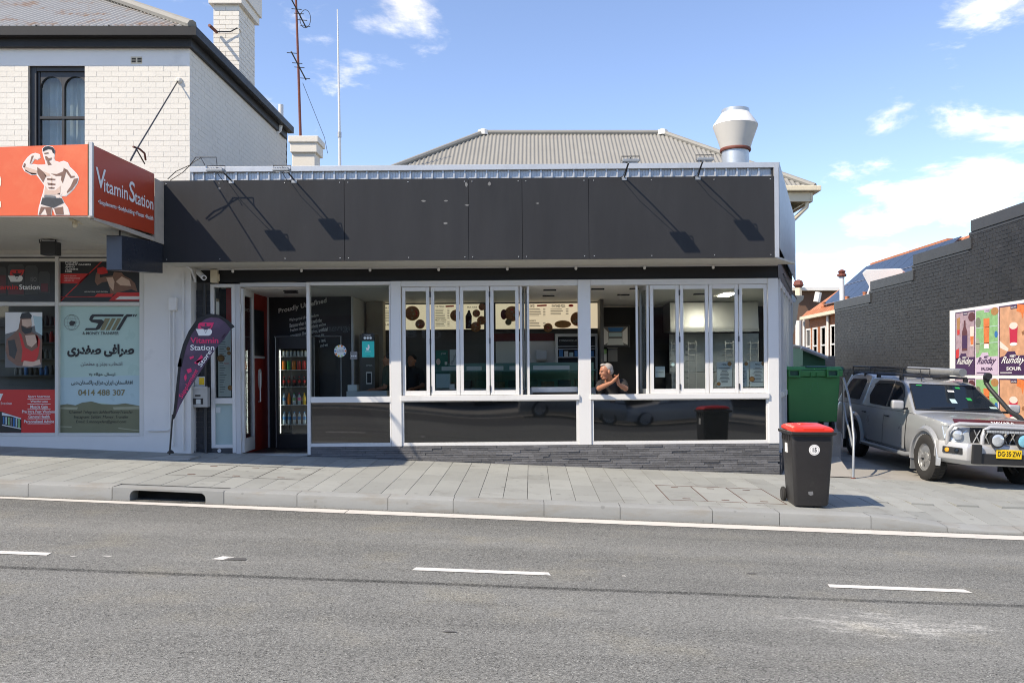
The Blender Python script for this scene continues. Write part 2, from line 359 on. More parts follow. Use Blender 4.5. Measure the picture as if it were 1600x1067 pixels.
mat('banner', (.075, .045, .085), .6, var=.18, scale=2.5, stain=(.16, .08, .15), sscale=2.5, samt=.6, sth=.5)
mat('banner_edge', (.012, .012, .013), .6)
mat('print_pink', (.78, .03, .14), .5, var=.03)
mat('steel', (.55, .55, .54), .42, metal=.8, var=.05)
mat('steel_dull', (.42, .43, .43), .45, metal=.6, var=.1, scale=6)
mat('chrome', (.75, .76, .78), .12, metal=1.0, var=.02)
mat('pipe_galv', (.30, .32, .335), .45, metal=.5, var=.15, scale=9, stain=(.25, .2, .15), sscale=14, samt=.3)
mat('pipe_rust', (.16, .045, .03), .7, var=.3, scale=12)
mat('pvc', (.66, .67, .68), .45, var=.04)
mat('red_wall', (.34, .026, .016), .5, var=.05)
mat('int_black', (.014, .014, .015), .55, var=.1)
mat('int_char', (.10, .096, .09), .6, var=.1)
mat('int_ceiling', (.90, .88, .84), .7, var=.02)
mat('int_white', (.70, .70, .68), .5, var=.04)
mat('int_maroon', (.12, .012, .012), .5, var=.06)
mat('timber_dark', (.035, .027, .023), .5, var=.3, scale=3, rand=.25, stretch=(1, .15, 1))
mat('counter_marble', (.50, .53, .55), .3, var=.16, scale=5)
mat('menu_board', (.56, .50, .39), .5, var=.04, scale=2, emit=.45)
mat('led', (1, .97, .9), .5, var=0, emit=40.0)
mat('fridge_led', (.9, .95, 1), .5, var=0, emit=2.5)
mat('glass_green', (.16, .30, .28), .1, var=.1)
mat('bottle_red', (.55, .02, .02), .25); mat('bottle_green', (.02, .33, .08), .25); mat('bottle_orange', (.75, .2, .02), .25)
mat('bottle_blue', (.06, .25, .55), .2); mat('bottle_cola', (.025, .01, .008), .15); mat('bottle_clear', (.42, .55, .6), .12); mat('bottle_yellow', (.75, .5, .03), .25); mat('bottle_pink', (.7, .05, .3), .25)
mat('bin_black', (.022, .021, .022), .42, var=.15, scale=8, grain=.1, gscale=60, bump=.0008, bscale=60, stain=(.06, .058, .055), sscale=9, samt=.5, sth=.62)
mat('bin_red', (.72, .035, .018), .35, var=.05)
mat('bin_green', (.035, .22, .065), .42, var=.12, scale=2.5, stain=(.05, .19, .08), sscale=4, samt=.35, sth=.6)
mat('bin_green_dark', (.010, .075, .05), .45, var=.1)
mat('tyre', (.022, .021, .020), .85, var=.2, scale=30, bump=.002, bscale=60)
mat('tyre_dust', (.06, .050, .042), .9, var=.25, scale=14)
mat('ute_silver', (.40, .415, .43), .30, metal=.4, var=.04, scale=2, coat=.6)
mat('ute_trim', (.02, .02, .021), .5, var=.1)
mat('ute_flare', (.17, .18, .19), .4, var=.05)
mat('bullbar', (.50, .50, .50), .32, metal=.3, var=.04, coat=.4)
mat('car_glass', (.010, .015, .022), .04, var=.1, spec=.5)
mat('headlamp', (.62, .66, .68), .08, metal=.4, var=.15, scale=25, coat=1)
mat('lens_blue', (.18, .48, .60), .1, var=.2, scale=30, coat=1)
mat('amber', (.75, .33, .02), .2, coat=1)
mat('plate_yellow', (.85, .55, .02), .4, var=.02)
mat('hatch_white', (.62, .63, .64), .3, var=.02, coat=.6)
mat('skin', (.36, .155, .088), .5, var=.10, scale=18, stain=(.56, .20, .13), sscale=9, samt=.4)
mat('hair_grey', (.34, .31, .28), .8, var=.25, scale=40)
mat('shirt_black', (.018, .017, .019), .85, var=.2, scale=10)
mat('shirt_green', (.05, .075, .055), .85, var=.15, scale=10)
mat('red_brick', (.36, .13, .055), .8, var=.2, scale=3, rand=.16, bump=.002, bscale=40)
mat('terracotta', (.46, .17, .08), .75, var=.2, scale=4, rand=.1)
mat('solar', (.022, .028, .042), .25, var=.15, scale=3, spec=.6)
mat('solar_frame', (.45, .46, .48), .35, metal=.6)
mat('shed_green', (.055, .19, .10), .6, var=.1, scale=4)
mat('shed_roof', (.34, .37, .38), .5, var=.08)
mat('far_brown', (.13, .075, .05), .8, var=.1)
mat('timber_white', (.66, .65, .62), .6, var=.06)
mat('weathered', (.42, .37, .31), .8, var=.2, scale=5)
mat('leaf', (.05, .10, .03), .6, var=.3, scale=20)
mat('tar', (.10, .098, .092), .8, var=.3, scale=20); mat('pale_tile', (.48, .46, .43), .5, var=.06); mat('opp_wall', (.20, .17, .15), .8, var=.1); mat('opp_dark', (.05, .045, .045), .6, var=.1)
glass('pane', (.91, .95, .94), .7, 1.52); glass('pane_clear', (.90, .94, .93), .9, 1.5); glass('pane_case', (.72, .88, .84), .9, 1.5)
m = mat('frosted', (.36, .47, .46), .32, var=.05, scale=2)
m = mat('low_glass', (.006, .0072, .0078), .03, var=.2, spec=.5, bump=.014, bscale=.5, bdet=0); m.node_tree.nodes['Principled BSDF'].inputs['IOR'].default_value = 2.0
def road_mat():
    m = bpy.data.materials.new('asphalt'); MATS['asphalt'] = m; m.use_nodes = True
    t = m.node_tree; n = t.nodes; l = t.links; p = n['Principled BSDF']; p.inputs['Roughness'].default_value = .85; p.inputs['Specular IOR Level'].default_value = .3
    g = n.new('ShaderNodeNewGeometry'); pos = g.outputs['Position']; s = n.new('ShaderNodeSeparateXYZ'); l.new(pos, s.inputs[0])
    def mth(op, a, b, clamp=False):
        x = n.new('ShaderNodeMath'); x.operation = op; x.use_clamp = clamp
        for i, y in enumerate((a, b)):
            if isinstance(y, (int, float)): x.inputs[i].default_value = y
            else: l.new(y, x.inputs[i])
        return x.outputs[0]
    def nz(sc_, d=4, rg=.6, st=None):
        x = n.new('ShaderNodeTexNoise'); x.inputs['Scale'].default_value = sc_; x.inputs['Detail'].default_value = d; x.inputs['Roughness'].default_value = rg
        if st:
            mp = n.new('ShaderNodeMapping'); mp.inputs['Scale'].default_value = st; l.new(pos, mp.inputs[0]); l.new(mp.outputs[0], x.inputs['Vector'])
        else: l.new(pos, x.inputs['Vector'])
        return x.outputs[0]
    def rmp(v, a, b, lo, hi):
        x = n.new('ShaderNodeMapRange'); x.interpolation_type = 'SMOOTHSTEP'
        for i, y in enumerate((a, b, lo, hi)): x.inputs[i + 1].default_value = y
        l.new(v, x.inputs[0]); return x.outputs[0]
    def vor(sc_):
        x = n.new('ShaderNodeTexVoronoi'); x.inputs['Scale'].default_value = sc_; l.new(pos, x.inputs['Vector']); return x
    agg = vor(130); aggv = n.new('ShaderNodeSeparateColor'); l.new(agg.outputs['Color'], aggv.inputs[0])
    f = mth('ADD', mth('MULTIPLY', mth('SUBTRACT', nz(.55, 5, .65), .5), .55), 1.0)
    f = mth('ADD', f, mth('MULTIPLY', mth('SUBTRACT', nz(1.0, 4, .6, (.07, 1.5, 1)), .5), .75))          # wear drawn out along the lanes
    f = mth('ADD', f, mth('MULTIPLY', mth('SUBTRACT', aggv.outputs[0], .5), .9))                        # stone chips
    f = mth('ADD', f, mth('MULTIPLY', mth('SUBTRACT', nz(60, 3), .5), 1.5))
    f = mth('ADD', f, rmp(aggv.outputs[1], .965, .985, 0, .9))                                          # pale chips
    f = mth('SUBTRACT', f, rmp(nz(9, 4, .7), .66, .74, 0, .35)); f = mth('SUBTRACT', f, rmp(aggv.outputs[2], .93, .96, 0, .5))                                          # dark spots
    # thin dark line along the road, wavering and broken by noise
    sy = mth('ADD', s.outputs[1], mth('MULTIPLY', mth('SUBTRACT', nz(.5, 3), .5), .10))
    dark_line = rmp(mth('ABSOLUTE', mth('SUBTRACT', sy, 6.52), 0), .028, .055, 1, 0)
    f = mth('SUBTRACT', f, mth('MULTIPLY', mth('MULTIPLY', dark_line, rmp(nz(7, 4), .3, .5, .55, 1)), .52))
    # kerbside darker strip
    f = mth('SUBTRACT', f, mth('MULTIPLY', rmp(s.outputs[1], 8.6, 9.8, 0, .16), 1))
    f = mth('ADD', f, mth('MULTIPLY', rmp(mth('ABSOLUTE', mth('SUBTRACT', sy, 5.85), 0), .1, .55, .14, 0), 1)); f = mth('ADD', f, rmp(mth('ABSOLUTE', mth('SUBTRACT', sy, 8.4), 0), .1, .6, .10, 0)); f = mth('SUBTRACT', f, mth('MULTIPLY', rmp(nz(2.2, 6, .7, (.4, 1.2, 1)), .58, .70, 0, .20), 1))
    c = n.new('ShaderNodeVectorMath'); c.operation = 'SCALE'; c.inputs[0].default_value = (.184, .184, .170); l.new(mth('MAXIMUM', f, .12), c.inputs['Scale'])
    # spilt white plaster dust
    dx = mth('DIVIDE', mth('SUBTRACT', s.outputs[0], 2.55), 1.25); dy = mth('DIVIDE', mth('SUBTRACT', s.outputs[1], 5.85), .62)
    el = mth('SUBTRACT', 1.0, mth('ADD', mth('MULTIPLY', dx, dx), mth('MULTIPLY', dy, dy)), True)
    dust = rmp(mth('ADD', mth('MULTIPLY', nz(5, 6, .75, (.5, 1.4, 1)), .75), mth('MULTIPLY', el, .28)), .58, .70, 0, .75)
    dust = mth('MULTIPLY', mth('MULTIPLY', dust, rmp(el, .0, .25, 0, 1)), rmp(nz(38, 4, .7), .42, .60, .12, 1))
    mm = n.new('ShaderNodeMixRGB'); l.new(dust, mm.inputs[0]); l.new(c.outputs[0], mm.inputs[1]); mm.inputs[2].default_value = (.55, .54, .50, 1)
    sl_ = rmp(nz(1.1, 5), .5, .72, 0, .5)                                                               # sandy film
    m2 = n.new('ShaderNodeMixRGB'); m2.blend_type = 'MULTIPLY'; l.new(sl_, m2.inputs[0]); l.new(mm.outputs[0], m2.inputs[1]); m2.inputs[2].default_value = (1.12, 1.05, .90, 1)
    l.new(m2.outputs[0], p.inputs['Base Color'])
    b = n.new('ShaderNodeBump'); b.inputs['Distance'].default_value = .004; b.inputs['Strength'].default_value = .8
    l.new(mth('ADD', agg.outputs['Distance'], mth('MULTIPLY', nz(120, 2), .6)), b.inputs['Height']); l.new(b.outputs[0], p.inputs['Normal'])
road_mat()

# ------------------------------------------------------------------ ground
def gx(x): return -.0385 * max(-30, min(30, x))
def sm(a, b, x):
    t = max(0, min(1, (x - a) / (b - a))); return t * t * (3 - 2 * t)
YW, YK, YF = 13.56, 10.14, 12.70                       # window plane, kerb face, fascia plane
def zf(x): return .205 + gx(x)
def zp(x, y):
    z = zf(x) - .025 * (YW - y)
    return z - .125 * sm(4.0, 5.6, x) * max(0, min(1, (11.5 - y) / 1.36))
def zr(x, y):
    yy = max(y, 5.4 - y); return -.035 + gx(x) + .016 * (YK - max(yy, 2.7))
def zd(x, y): return zf(x) + .03 * (min(y, 60) - YW)
def lins(a, b, n): return [a + (b - a) * i / n for i in range(n + 1)]
XS = [-300, -100, -30] + lins(-20, 20, 40) + [30, 100, 300]
mb = MB(); mb.grid([[(x, y, gx(x) - .62 + (.02 * max(0, min(y, 60) - 14)) + (.10 if y < -6.5 else 0)) for x in XS] for y in [-300, -60, -6.6, -6.4, 0, 9, 14, 30, 60, 150, 600]])
mb.build('ground', 'earth', kind='structure')
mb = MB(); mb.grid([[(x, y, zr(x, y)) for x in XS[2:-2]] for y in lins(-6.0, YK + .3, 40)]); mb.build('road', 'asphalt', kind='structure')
# far side of the road: only seen mirrored in the shop glass
mb = MB(); mb.grid([[(x, y, zr(x, -5.7) + .14 + .02 * (-5.7 - y)) for x in XS[2:-2]] for y in (-5.7, -7, -11.6)])
mb.grid([[(x, -5.7, zr(x, -5.7) + .14) for x in XS[2:-2]], [(x, -5.68, zr(x, -5.7) - .1) for x in XS[2:-2]]]); mb.build('far_footpath', 'concrete', kind='structure')
# gutter line and lane dashes
def strip(name, mt, edges, n=30, lift=.005):
    m = MB(); (xa, ya0, ya1), (xb, yb0, yb1) = edges; rows = [[], []]
    for t in lins(0, 1, n):
        x = xa + (xb - xa) * t; y0 = ya0 + (yb0 - ya0) * t; y1 = ya1 + (yb1 - ya1) * t
        rows[0].append((x, y0, zr(x, y0) + lift)); rows[1].append((x, y1, zr(x, y1) + lift))
    m.grid(rows); return m.build(name, mt, kind='structure')
strip('edge_line', 'gutter_line', ((-8, 9.93, 10.0), (-2.2, 9.76, 10.02))); strip('edge_line', 'gutter_line', ((-2.19, 9.76, 10.02), (9.0, 9.68, 10.0)))
for u0, u1, ya in ((-90, 75, 7.02), (645, 857, 7.0), (1293, 1511, 6.96)):
    x0 = (u0 - CU) * ya / F; x1 = (u1 - CU) * ya / F; m = MB()
    q = [(x0, ya - .055), (x1 + .02, ya - .055), (x1, ya + .055), (x0 + .02, ya + .055)]
    m.poly([(x, y, zr(x, y) + .005) for x, y in q]).build('lane_dash', 'white_paint_line', kind='structure')
# footpath: bed with separate granite slabs
mb = MB(); xs = lins(-14, 14, 70); mb.grid([[(x, y, zp(x, y) - .006) for x in xs] for y in lins(YK + .24, YW + .25, 12)])
path = mb.build('footpath', 'grout', kind='structure'); ORIG[path] = Vector((0, 0, 0))
slab_me = None
def slab(x0, x1, y0, y1):
    global slab_me
    if slab_me is None:
        b = MB().box(-.5, .5, -.5, .5, -.5, .5); slab_me = bpy.data.meshes.new('slab'); slab_me.from_pydata([tuple(v) for v in b.v], [], b.f); slab_me.materials.append(MATS['granite'])
    cx, cy = (x0 + x1) / 2, (y0 + y1) / 2; e = .1
    tx = Vector((2 * e, 0, zp(cx + e, cy) - zp(cx - e, cy))).normalized(); ty = Vector((0, 2 * e, zp(cx, cy + e) - zp(cx, cy - e))).normalized()
    n_ = tx.cross(ty).normalized(); m = Matrix((tx, ty, n_)).transposed().to_4x4()
    o = link('paving_slab', slab_me, path)
    o.matrix_local = Matrix.Translation((cx, cy, zp(cx, cy) - .02 + rnd.uniform(-.0008, .0008))) @ m @ Matrix.Diagonal((x1 - x0 - .007, y1 - y0 - .003, .04, 1))
gaps = [(-9.2 + .305 * 14, -9.2 + .305 * 20, 11.2, 12.25), (-9.2 + .305 * 36, -9.2 + .305 * 41, 10.75, 11.95)]    # two service covers set in the paving
y_lo, y_hi, cw = YK + .26, YW + .1, .305
x = -9.2; k = 0
while x < 9.2:
    y = y_lo - (.0 if k % 2 else .42); 
    while y < y_hi:
        a, b = max(y, y_lo), min(y + .84, y_hi)
        if x + cw > 4.6: b = min(b, 13.45)
        seg = [(a, b)]
        for g in gaps:
            if g[0] - .01 < x + cw / 2 < g[1] + .01: seg = [q for p in seg for q in ((p[0], min(p[1], g[2])), (max(p[0], g[3]), p[1]))]
        for a, b in seg:
            if b - a > .04 and abs(x) < (a + .8) * .64 + .5: slab(x, x + cw, a, b)
        y += .84
    x += cw; k += 1
# service covers: steel frame lines around slab inlays
mat('cover_frame', (.13, .055, .035), .7, metal=.3, var=.4, scale=14, stain=(.03, .03, .03), sscale=7, samt=.7)
for gi, (x0, x1, y0, y1) in enumerate(gaps):
    cv = thing('service_cover', ['paving inlay service cover with dark steel edges near the flag', 'paving inlay service cover with rusty steel edges left of the black bin'][gi], 'cover', (x0, y0, zp(x0, y0)), 'service covers set in the footpath')
    nx = 3; fr = MB(); t = .006
    def quadbox(m, a, b, c, d, h):
        m.hexa([(a, c, zp(a, c) - .02), (b, c, zp(b, c) - .02), (b, d, zp(b, d) - .02), (a, d, zp(a, d) - .02)], [(a, c, zp(a, c) + h), (b, c, zp(b, c) + h), (b, d, zp(b, d) + h), (a, d, zp(a, d) + h)])
    for i in range(nx + 1):
        a = x0 + (x1 - x0) * i / nx; quadbox(fr, a - t, a + t, y0, y1, .001)
    for b in (y0, y1): quadbox(fr, x0 + t + .001, x1 - t - .001, b - t, b + t, .0025)
    fr.build('frame', 'grout' if gi == 0 else 'cover_frame', cv)
    for i in range(nx):
        a = x0 + (x1 - x0) * i / nx + t + .003; b = x0 + (x1 - x0) * (i + 1) / nx - t - .003; ym = y0 + (y1 - y0) * .55
        for c, d in ((y0 + t + .003, ym - .003), (ym + .003, y1 - t - .003)):
            m = MB(); quadbox(m, a, b, c, d, -.0005); m.build('inlay', 'granite', cv)
        for hy in (.12, .88):
            yy = y0 + (y1 - y0) * hy; m = MB(); xx = (a + b) / 2; quadbox(m, xx - .05, xx + .05, yy - .018, yy + .018, .002); m.build('lifting_key', 'cover_frame', cv)
# kerb stones
kerb = thing('kerb', 'pale granite kerb along the road edge', 'kerb', (0, YK, 0)); kerb['kind'] = 'structure'; del kerb['category']
ku = [-160, 44, 175, 350, 464, 606, 708, 850, 969, 1113, 1218, 1361, 1480, 1600, 1760]
kx = [(u - CU) * YK / F for u in ku]
for i in range(len(kx) - 1):
    a, b = kx[i] + .003, kx[i + 1] - .003; m = MB(); nseg = 6
    if ku[i] == 175:
        o0, o1 = (203 - CU) * YK / F, (321 - CU) * YK / F; pts = []
        def bot(x): return zr(x, YK) - .03
        pts = [(a, bot(a)), (a, zp(a, YK)), (b, zp(b, YK)), (b, bot(b)), (o1, bot(o1))]
        for j in range(7): t = j / 6 * math.pi / 2; pts.append((o1 - .07 + .07 * math.cos(t), zp(o1, YK) - .105 + .07 * math.sin(t)))
        for j in range(7): t = math.pi / 2 + j / 6 * math.pi / 2; pts.append((o0 + .07 + .07 * math.cos(t), zp(o0, YK) - .105 + .07 * math.sin(t)))
        pts.append((o0, bot(o0)))
        m.prism([(x, YK, z) for x, z in pts], (0, .22, 0)); m.build('drain_lintel', 'kerb_granite', kerb, bevel=.006)
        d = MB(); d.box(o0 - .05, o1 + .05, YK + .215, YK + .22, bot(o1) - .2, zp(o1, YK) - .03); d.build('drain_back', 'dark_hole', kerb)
        g = MB(); g.poly([(o0, YK - .02, zr(o0, YK) + .006), (o1, YK - .02, zr(o1, YK) + .006), (o1, YK + .2, zr(o1, YK) - .05), (o0, YK + .2, zr(o0, YK) - .05)]); g.build('drain_floor', 'wall_mortar', kerb)
        continue
    for j in range(nseg):
        p, q = a + (b - a) * j / nseg, a + (b - a) * (j + 1) / nseg; r = []
        for x in (p, q):
            zt = zp(x, YK); zb = min(zr(x, YK) - .05, zt - .04); r.append([(x, YK, zb), (x, YK, zt - .018), (x, YK + .006, zt - .006), (x, YK + .02, zt), (x, YK + .25, zp(x, YK + .25) + .001), (x, YK + .25, zb)])
        m.grid(r) if False else m.add(r[0] + r[1], [(i2, i2 + 1, i2 + 7, i2 + 6) for i2 in range(5)])
    m.build('kerb_stone', 'kerb_granite', kerb, smooth=True)
# driveway and ramp beside the shop
mb = MB(); mb.grid([[(x, y, zd(x, y) + (.002 if y > 13.5 else -.004)) for x in lins(4.0, 10.0, 10)] for y in [13.47, 14, 16, 20, 24, 29, 36]]); mb.build('driveway', 'concrete', kind='structure')
m = MB(); y0, y1, y2 = 13.50, 14.75, 22.0; zt = .22; zq = .64
m.add([(4.85, y0, zf(4.85) + .01), (5.22, y0, zf(5.2) + .01), (5.45, y1, zt), (5.05, y1, zt), (5.22, y0, -.5), (5.45, y1, -.5)], [(0, 1, 2, 3), (1, 4, 5, 2)]); m.build('ramp', 'concrete', kind='structure')
m = MB(); m.poly([(4.35, y0, zf(4.5) + .012), (4.848, y0, zf(4.8) + .012), (5.048, y1, zt + .002), (4.5, y1, zt + .002)]); m.build('ramp_edge', 'tan_concrete', kind='structure')
m = MB(); m.hexa([(4.4, y1 + .002, -.4), (5.6, y1 + .3, -.4), (6.3, y2, -.4), (4.9, y2, -.4)], [(4.4, y1 + .002, zq), (5.6, y1 + .3, zq), (6.3, y2, zq + .1), (4.9, y2, zq + .1)]); m.build('raised_pad', 'concrete', kind='structure')

mat('reflection_dark', (.065, .065, .064), .85, var=.2, scale=2, grain=.3, gscale=90); m = MB(); m.grid([[(x, y, zr(x, y) + .003) for x in XS[2:-2]] for y in lins(-5.25, 1.6, 20)]); m.build('dark_reflection_sheet', 'reflection_dark', kind='structure')  # unseen dark sheet over the far road, added to darken the glass reflections
strip('far_gutter', 'gutter_line', ((-30, -5.66, -5.2), (30, -5.66, -5.2)))

# worn marker and paint flecks on the road
def fleck(u, v, pts, mt_, nm):
    y = 7.05
    for _ in range(6): x = (u - CU) * y / F; y = (CH - zr(x, y)) * F / (v - CV)
    m = MB(); m.poly([((u - CU) * y / F + a, y + b, zr((u - CU) * y / F + a, y + b) + .0045) for a, b in pts]); m.build(nm, mt_, kind='structure')
fleck(347, 872, [(-.07, -.06), (.05, -.07), (.09, .05), (-.02, .07)], 'white_paint_line', 'paint_fleck'); fleck(368, 873.5, [(-.09, -.05), (.1, -.04), (.07, .06), (-.07, .05)], 'tar', 'tar_patch')
for u, v, s_ in ((114, 870, .025), (168, 869, .04), (975, 900, .02)): fleck(u, v, [(-s_, -.012), (s_ * .6, -.016), (s_, .0), (s_ * .2, .017), (-s_ * .7, .010)], 'white_paint_line', 'paint_fleck')
for u, v, s_ in ((1175, 896, .06), (703, 987, .05)): fleck(u, v, [(-s_, -.006), (-s_ * .2, -.02), (s_, -.008), (s_ * .5, .016), (-s_ * .4, .020)], 'tar', 'tar_patch')
# ------------------------------------------------------------------ the shop with the black fascia
FRAME[0] = SHOP
def X(u, Y=YW): return (u - CU) * Y / F
def Z(v, Y=YW): return CH - (v - CV) * Y / F
shop = thing('shop_building', 'single storey shop with long black fascia and white bifold windows', 'building', (-.5, YW, .2))
# fascia
ZF0, ZF1 = Z(405.5, YF), Z(278, YF)
for a, b in ((250, 540), (540, 734), (734, 818), (818, 922), (922, 1212)):
    yo = rnd.uniform(0, .003)
    MB().box(X(a, YF) + .003, X(b, YF) - .003, YF + yo, YF + yo + .012, ZF0, ZF1).build('fascia_panel', 'fascia_black', shop, bevel=.0015, seg=1)
sw = MB()
for u in (262, 345, 447, 533, 546, 640, 728, 740, 812, 824, 915, 930, 1020, 1118, 1206):
    for v in (283, 401): sw.lathe([(.007, 0), (.007, .004), (.003, .006)], (X(u, YF), YF - .0005, Z(v, YF)), 8, Matrix.Rotation(R(90), 3, 'X'))
sw.build('screw_heads', 'zinc', shop, kind='stuff')
mat('smudge', (.17, .17, .165), .7, var=.3, scale=30)
for u, v, a, b in ((664, 313, 5, 1.8), (699, 313, 4, 1.5), (732, 320, 4, 1.5), (731, 288, 2.6, 4.5), (767, 287, 3, 3.5), (698, 348, 4, 2), (345, 291, 3, 2.5), (842, 318, 3, 1.2)):
    MB().poly([(X(u + a * math.cos(t) * rnd.uniform(.6, 1), YF), YF - .0022, Z(v + b * math.sin(t) * rnd.uniform(.6, 1), YF)) for t in lins(0, 6.28, 11)[:-1]]).build('smudge', 'smudge', shop)
MB().box(X(250, YF), X(1212, YF), YF + .02, YF + .06, ZF0 + .01, ZF1 - .01).build('fascia_backing', 'black_paint', shop)
MB().box(X(1212, YF) + .002, X(1219, YF), YF - .004, YF + .05, Z(405, YF), Z(262, YF)).build('corner_trim', 'zinc', shop)
# ribbed parapet cladding above
ZC0, ZC1 = ZF1 - .06, Z(257, YF)
m = MB(); x0, x1 = X(299, YF), X(1220, YF); n = int((x1 - x0) / .167); pr = []
for i in range(n):
    a = x0 + i * .167; pr += [(a, .085), (a + .008, .056), (a + .030, .056), (a + .038, .085), (a + .075, .087), (a + .078, .084), (a + .081, .087), (a + .118, .087), (a + .121, .084), (a + .124, .087)]
pr.append((x1, .085)); m.grid([[(a, YF + d, ZC0) for a, d in pr], [(a, YF + d, ZC1) for a, d in pr]]); m.build('ribbed_cladding', 'zinc', shop)
m = MB(); m.box(x0 - .01, x1 + .02, YF + .03, YF + .40, ZC1 - .07, ZC1 + .012); m.build('parapet_cap', 'zinc', shop, bevel=.004)
m = MB(); m.box(x0, x1 - .05, YF + .093, YF + .13, ZF1 - .2, ZC1 - .075); m.build('parapet_wall', 'black_paint', shop)
# side return, splayed back to the right
SD = Vector((1.8, 4.9, 0)).normalized(); SN = Vector((SD.y, -SD.x, 0)); A0 = Vector((X(1219, YF), YF + .02, 0))
m = MB(); nn = 5.2 / .076; rows = [[], []]
for i in range(int(nn) * 6):
    s = i * .076 / 6; o = .010 * math.sin(i / 6 * 2 * math.pi); p = A0 + SD * s + SN * (o + .012)
    rows[0].append(p + Vector((0, 0, ZF0 + .16))); rows[1].append(p + Vector((0, 0, ZC1)))
m.grid(rows); m.build('side_cladding', 'galv', shop, smooth=True)
m = MB(); p, q = A0 - SN * .05, A0 + SD * 5.2 - SN * .05; t = SN * .05
m.hexa([p + Vector((0, 0, ZF0 + .2)), q + Vector((0, 0, ZF0 + .2)), q - SN * .05 + Vector((0, 0, ZF0 + .2)), p - SN * .05 + Vector((0, 0, ZF0 + .2))], [p + Vector((0, 0, ZC1 - .03)), q + Vector((0, 0, ZC1 - .03)), q - SN * .05 + Vector((0, 0, ZC1 - .03)), p - SN * .05 + Vector((0, 0, ZC1 - .03))])
m.build('side_backing', 'black_paint', shop)
# soffit, header band, flat roof
S0 = Vector((X(1218), YW, 0)); ZH = Z(437.5); ZS = Z(416)
m = MB(); k0 = A0 + SD * 1.4
m.prism([(X(250, YF), YF + .07, ZF0 + .004), (A0.x - .03, YF + .07, ZF0 + .004), (S0.x + .28, YW + .02, ZS), (X(250, YF), YW + .02, ZS)], (0, 0, .03)); m.build('soffit', 'soffit_cream', shop)
m = MB(); m.pb(300, 1217, 418, 437.3, YW + .03, .12); m.build('header_panel', 'black_paint', shop)
m = MB(); m.pb(300, 1217, 415.5, 418, YW - .01, .16); m.build('header_trim', 'alu_edge', shop)
m = MB(); m.prism([(-5.1, YF + .3, ZC1 - .3), (A0.x - .1, YF + .3, ZC1 - .3), (A0.x + 1.9, 18.4, ZC1 - .3), (-5.1, 18.4, ZC1 - .3)], (0, 0, .05)); m.build('flat_roof', 'roof_grey', shop)
for i in range(9):
    u = 366 + i * 107
    if u < 1210: MB().lathe([(.012, 0), (.022, -.015), (.022, -.045), (.012, -.058)], (X(u), YW - .03, ZS - .012), 10).build('lamp_holder', 'print_white', shop, smooth=True)
# posts and head
for a, b in ((611, 627), (904, 923.5), (1201, 1217)):
    MB().pb(a, b, 437.6, 695.5, YW - .02, .15).build('post', 'alu', shop, bevel=.004)
for a, b in ((627.2, 903.8), (923.7, 1200.8)):
    MB().pb(a, b, 437.6, 446.3, YW - .005, .11).build('window_head', 'alu', shop, bevel=.003)
    MB().pb(a - 1.5, b + 1.5, 617, 625.2, YW - .05, .24).build('window_sill', 'alu', shop, bevel=.006)
    fr = MB(); fr.pb(a, b, 690.2, 695.3, YW, .08); fr.pb(a, a + 3.6, 625.4, 690, YW, .08); fr.pb(b - 3.6, b, 625.4, 690, YW, .08); fr.pb(a + 3.8, b - 3.8, 625.4, 626.6, YW, .08)
    lf = fr.build('low_frame', 'alu', shop, bevel=.002, seg=1)
    MB().pb(a + 3.4, b - 3.4, 626, 690.5, YW + .035, .01).build('black_glass', 'low_glass', lf)
# fixed window left of the first post, door surround, sidelight
fr = MB(); fr.pb(479.5, 484.5, 438, 708, YW - .01, .11); fr.pb(484.7, 610.8, 438, 443.3, YW, .09); fr.pb(484.7, 610.8, 617.5, 626.5, YW - .012, .11); fr.pb(484.7, 610.8, 690, 695.4, YW, .09); fr.pb(608.6, 610.8, 443.5, 689.8, YW, .09)
fw = fr.build('fixed_window', 'alu', shop, bevel=.003)
MB().pb(484, 609.5, 443, 618, YW + .045, .006).build('pane', 'pane', fw); MB().pb(484, 609.5, 626, 690.5, YW + .04, .01).build('black_glass', 'low_glass', fw)
fr = MB(); fr.pb(329.5, 335, 440, 696, YW, .09); fr.pb(362.5, 368, 440, 704, YW, .09); fr.pb(335.2, 362.3, 440, 445, YW, .09); fr.pb(335.2, 362.3, 618, 627, YW, .09); fr.pb(335.2, 362.3, 690.6, 696, YW, .09)
sl_ = fr.build('side_light', 'alu', shop, bevel=.003); MB().pb(334.5, 363, 444.5, 618.5, YW + .045, .006).build('pane', 'pane', sl_); MB().pb(334.5, 363, 626.5, 691, YW + .045, .006).build('frosted_pane', 'frosted', sl_)
fr = MB(); fr.pb(368.3, 375.5, 440, 709, YW - .005, .12); fr.pb(375.7, 479.3, 438.5, 444.5, YW - .005, .12); fr.build('door_frame', 'alu_edge', shop, bevel=.003)
MB().pb(375.7, 479.3, 706, 709.5, YW - .03, .2).build('door_threshold', 'steel_dull', shop)
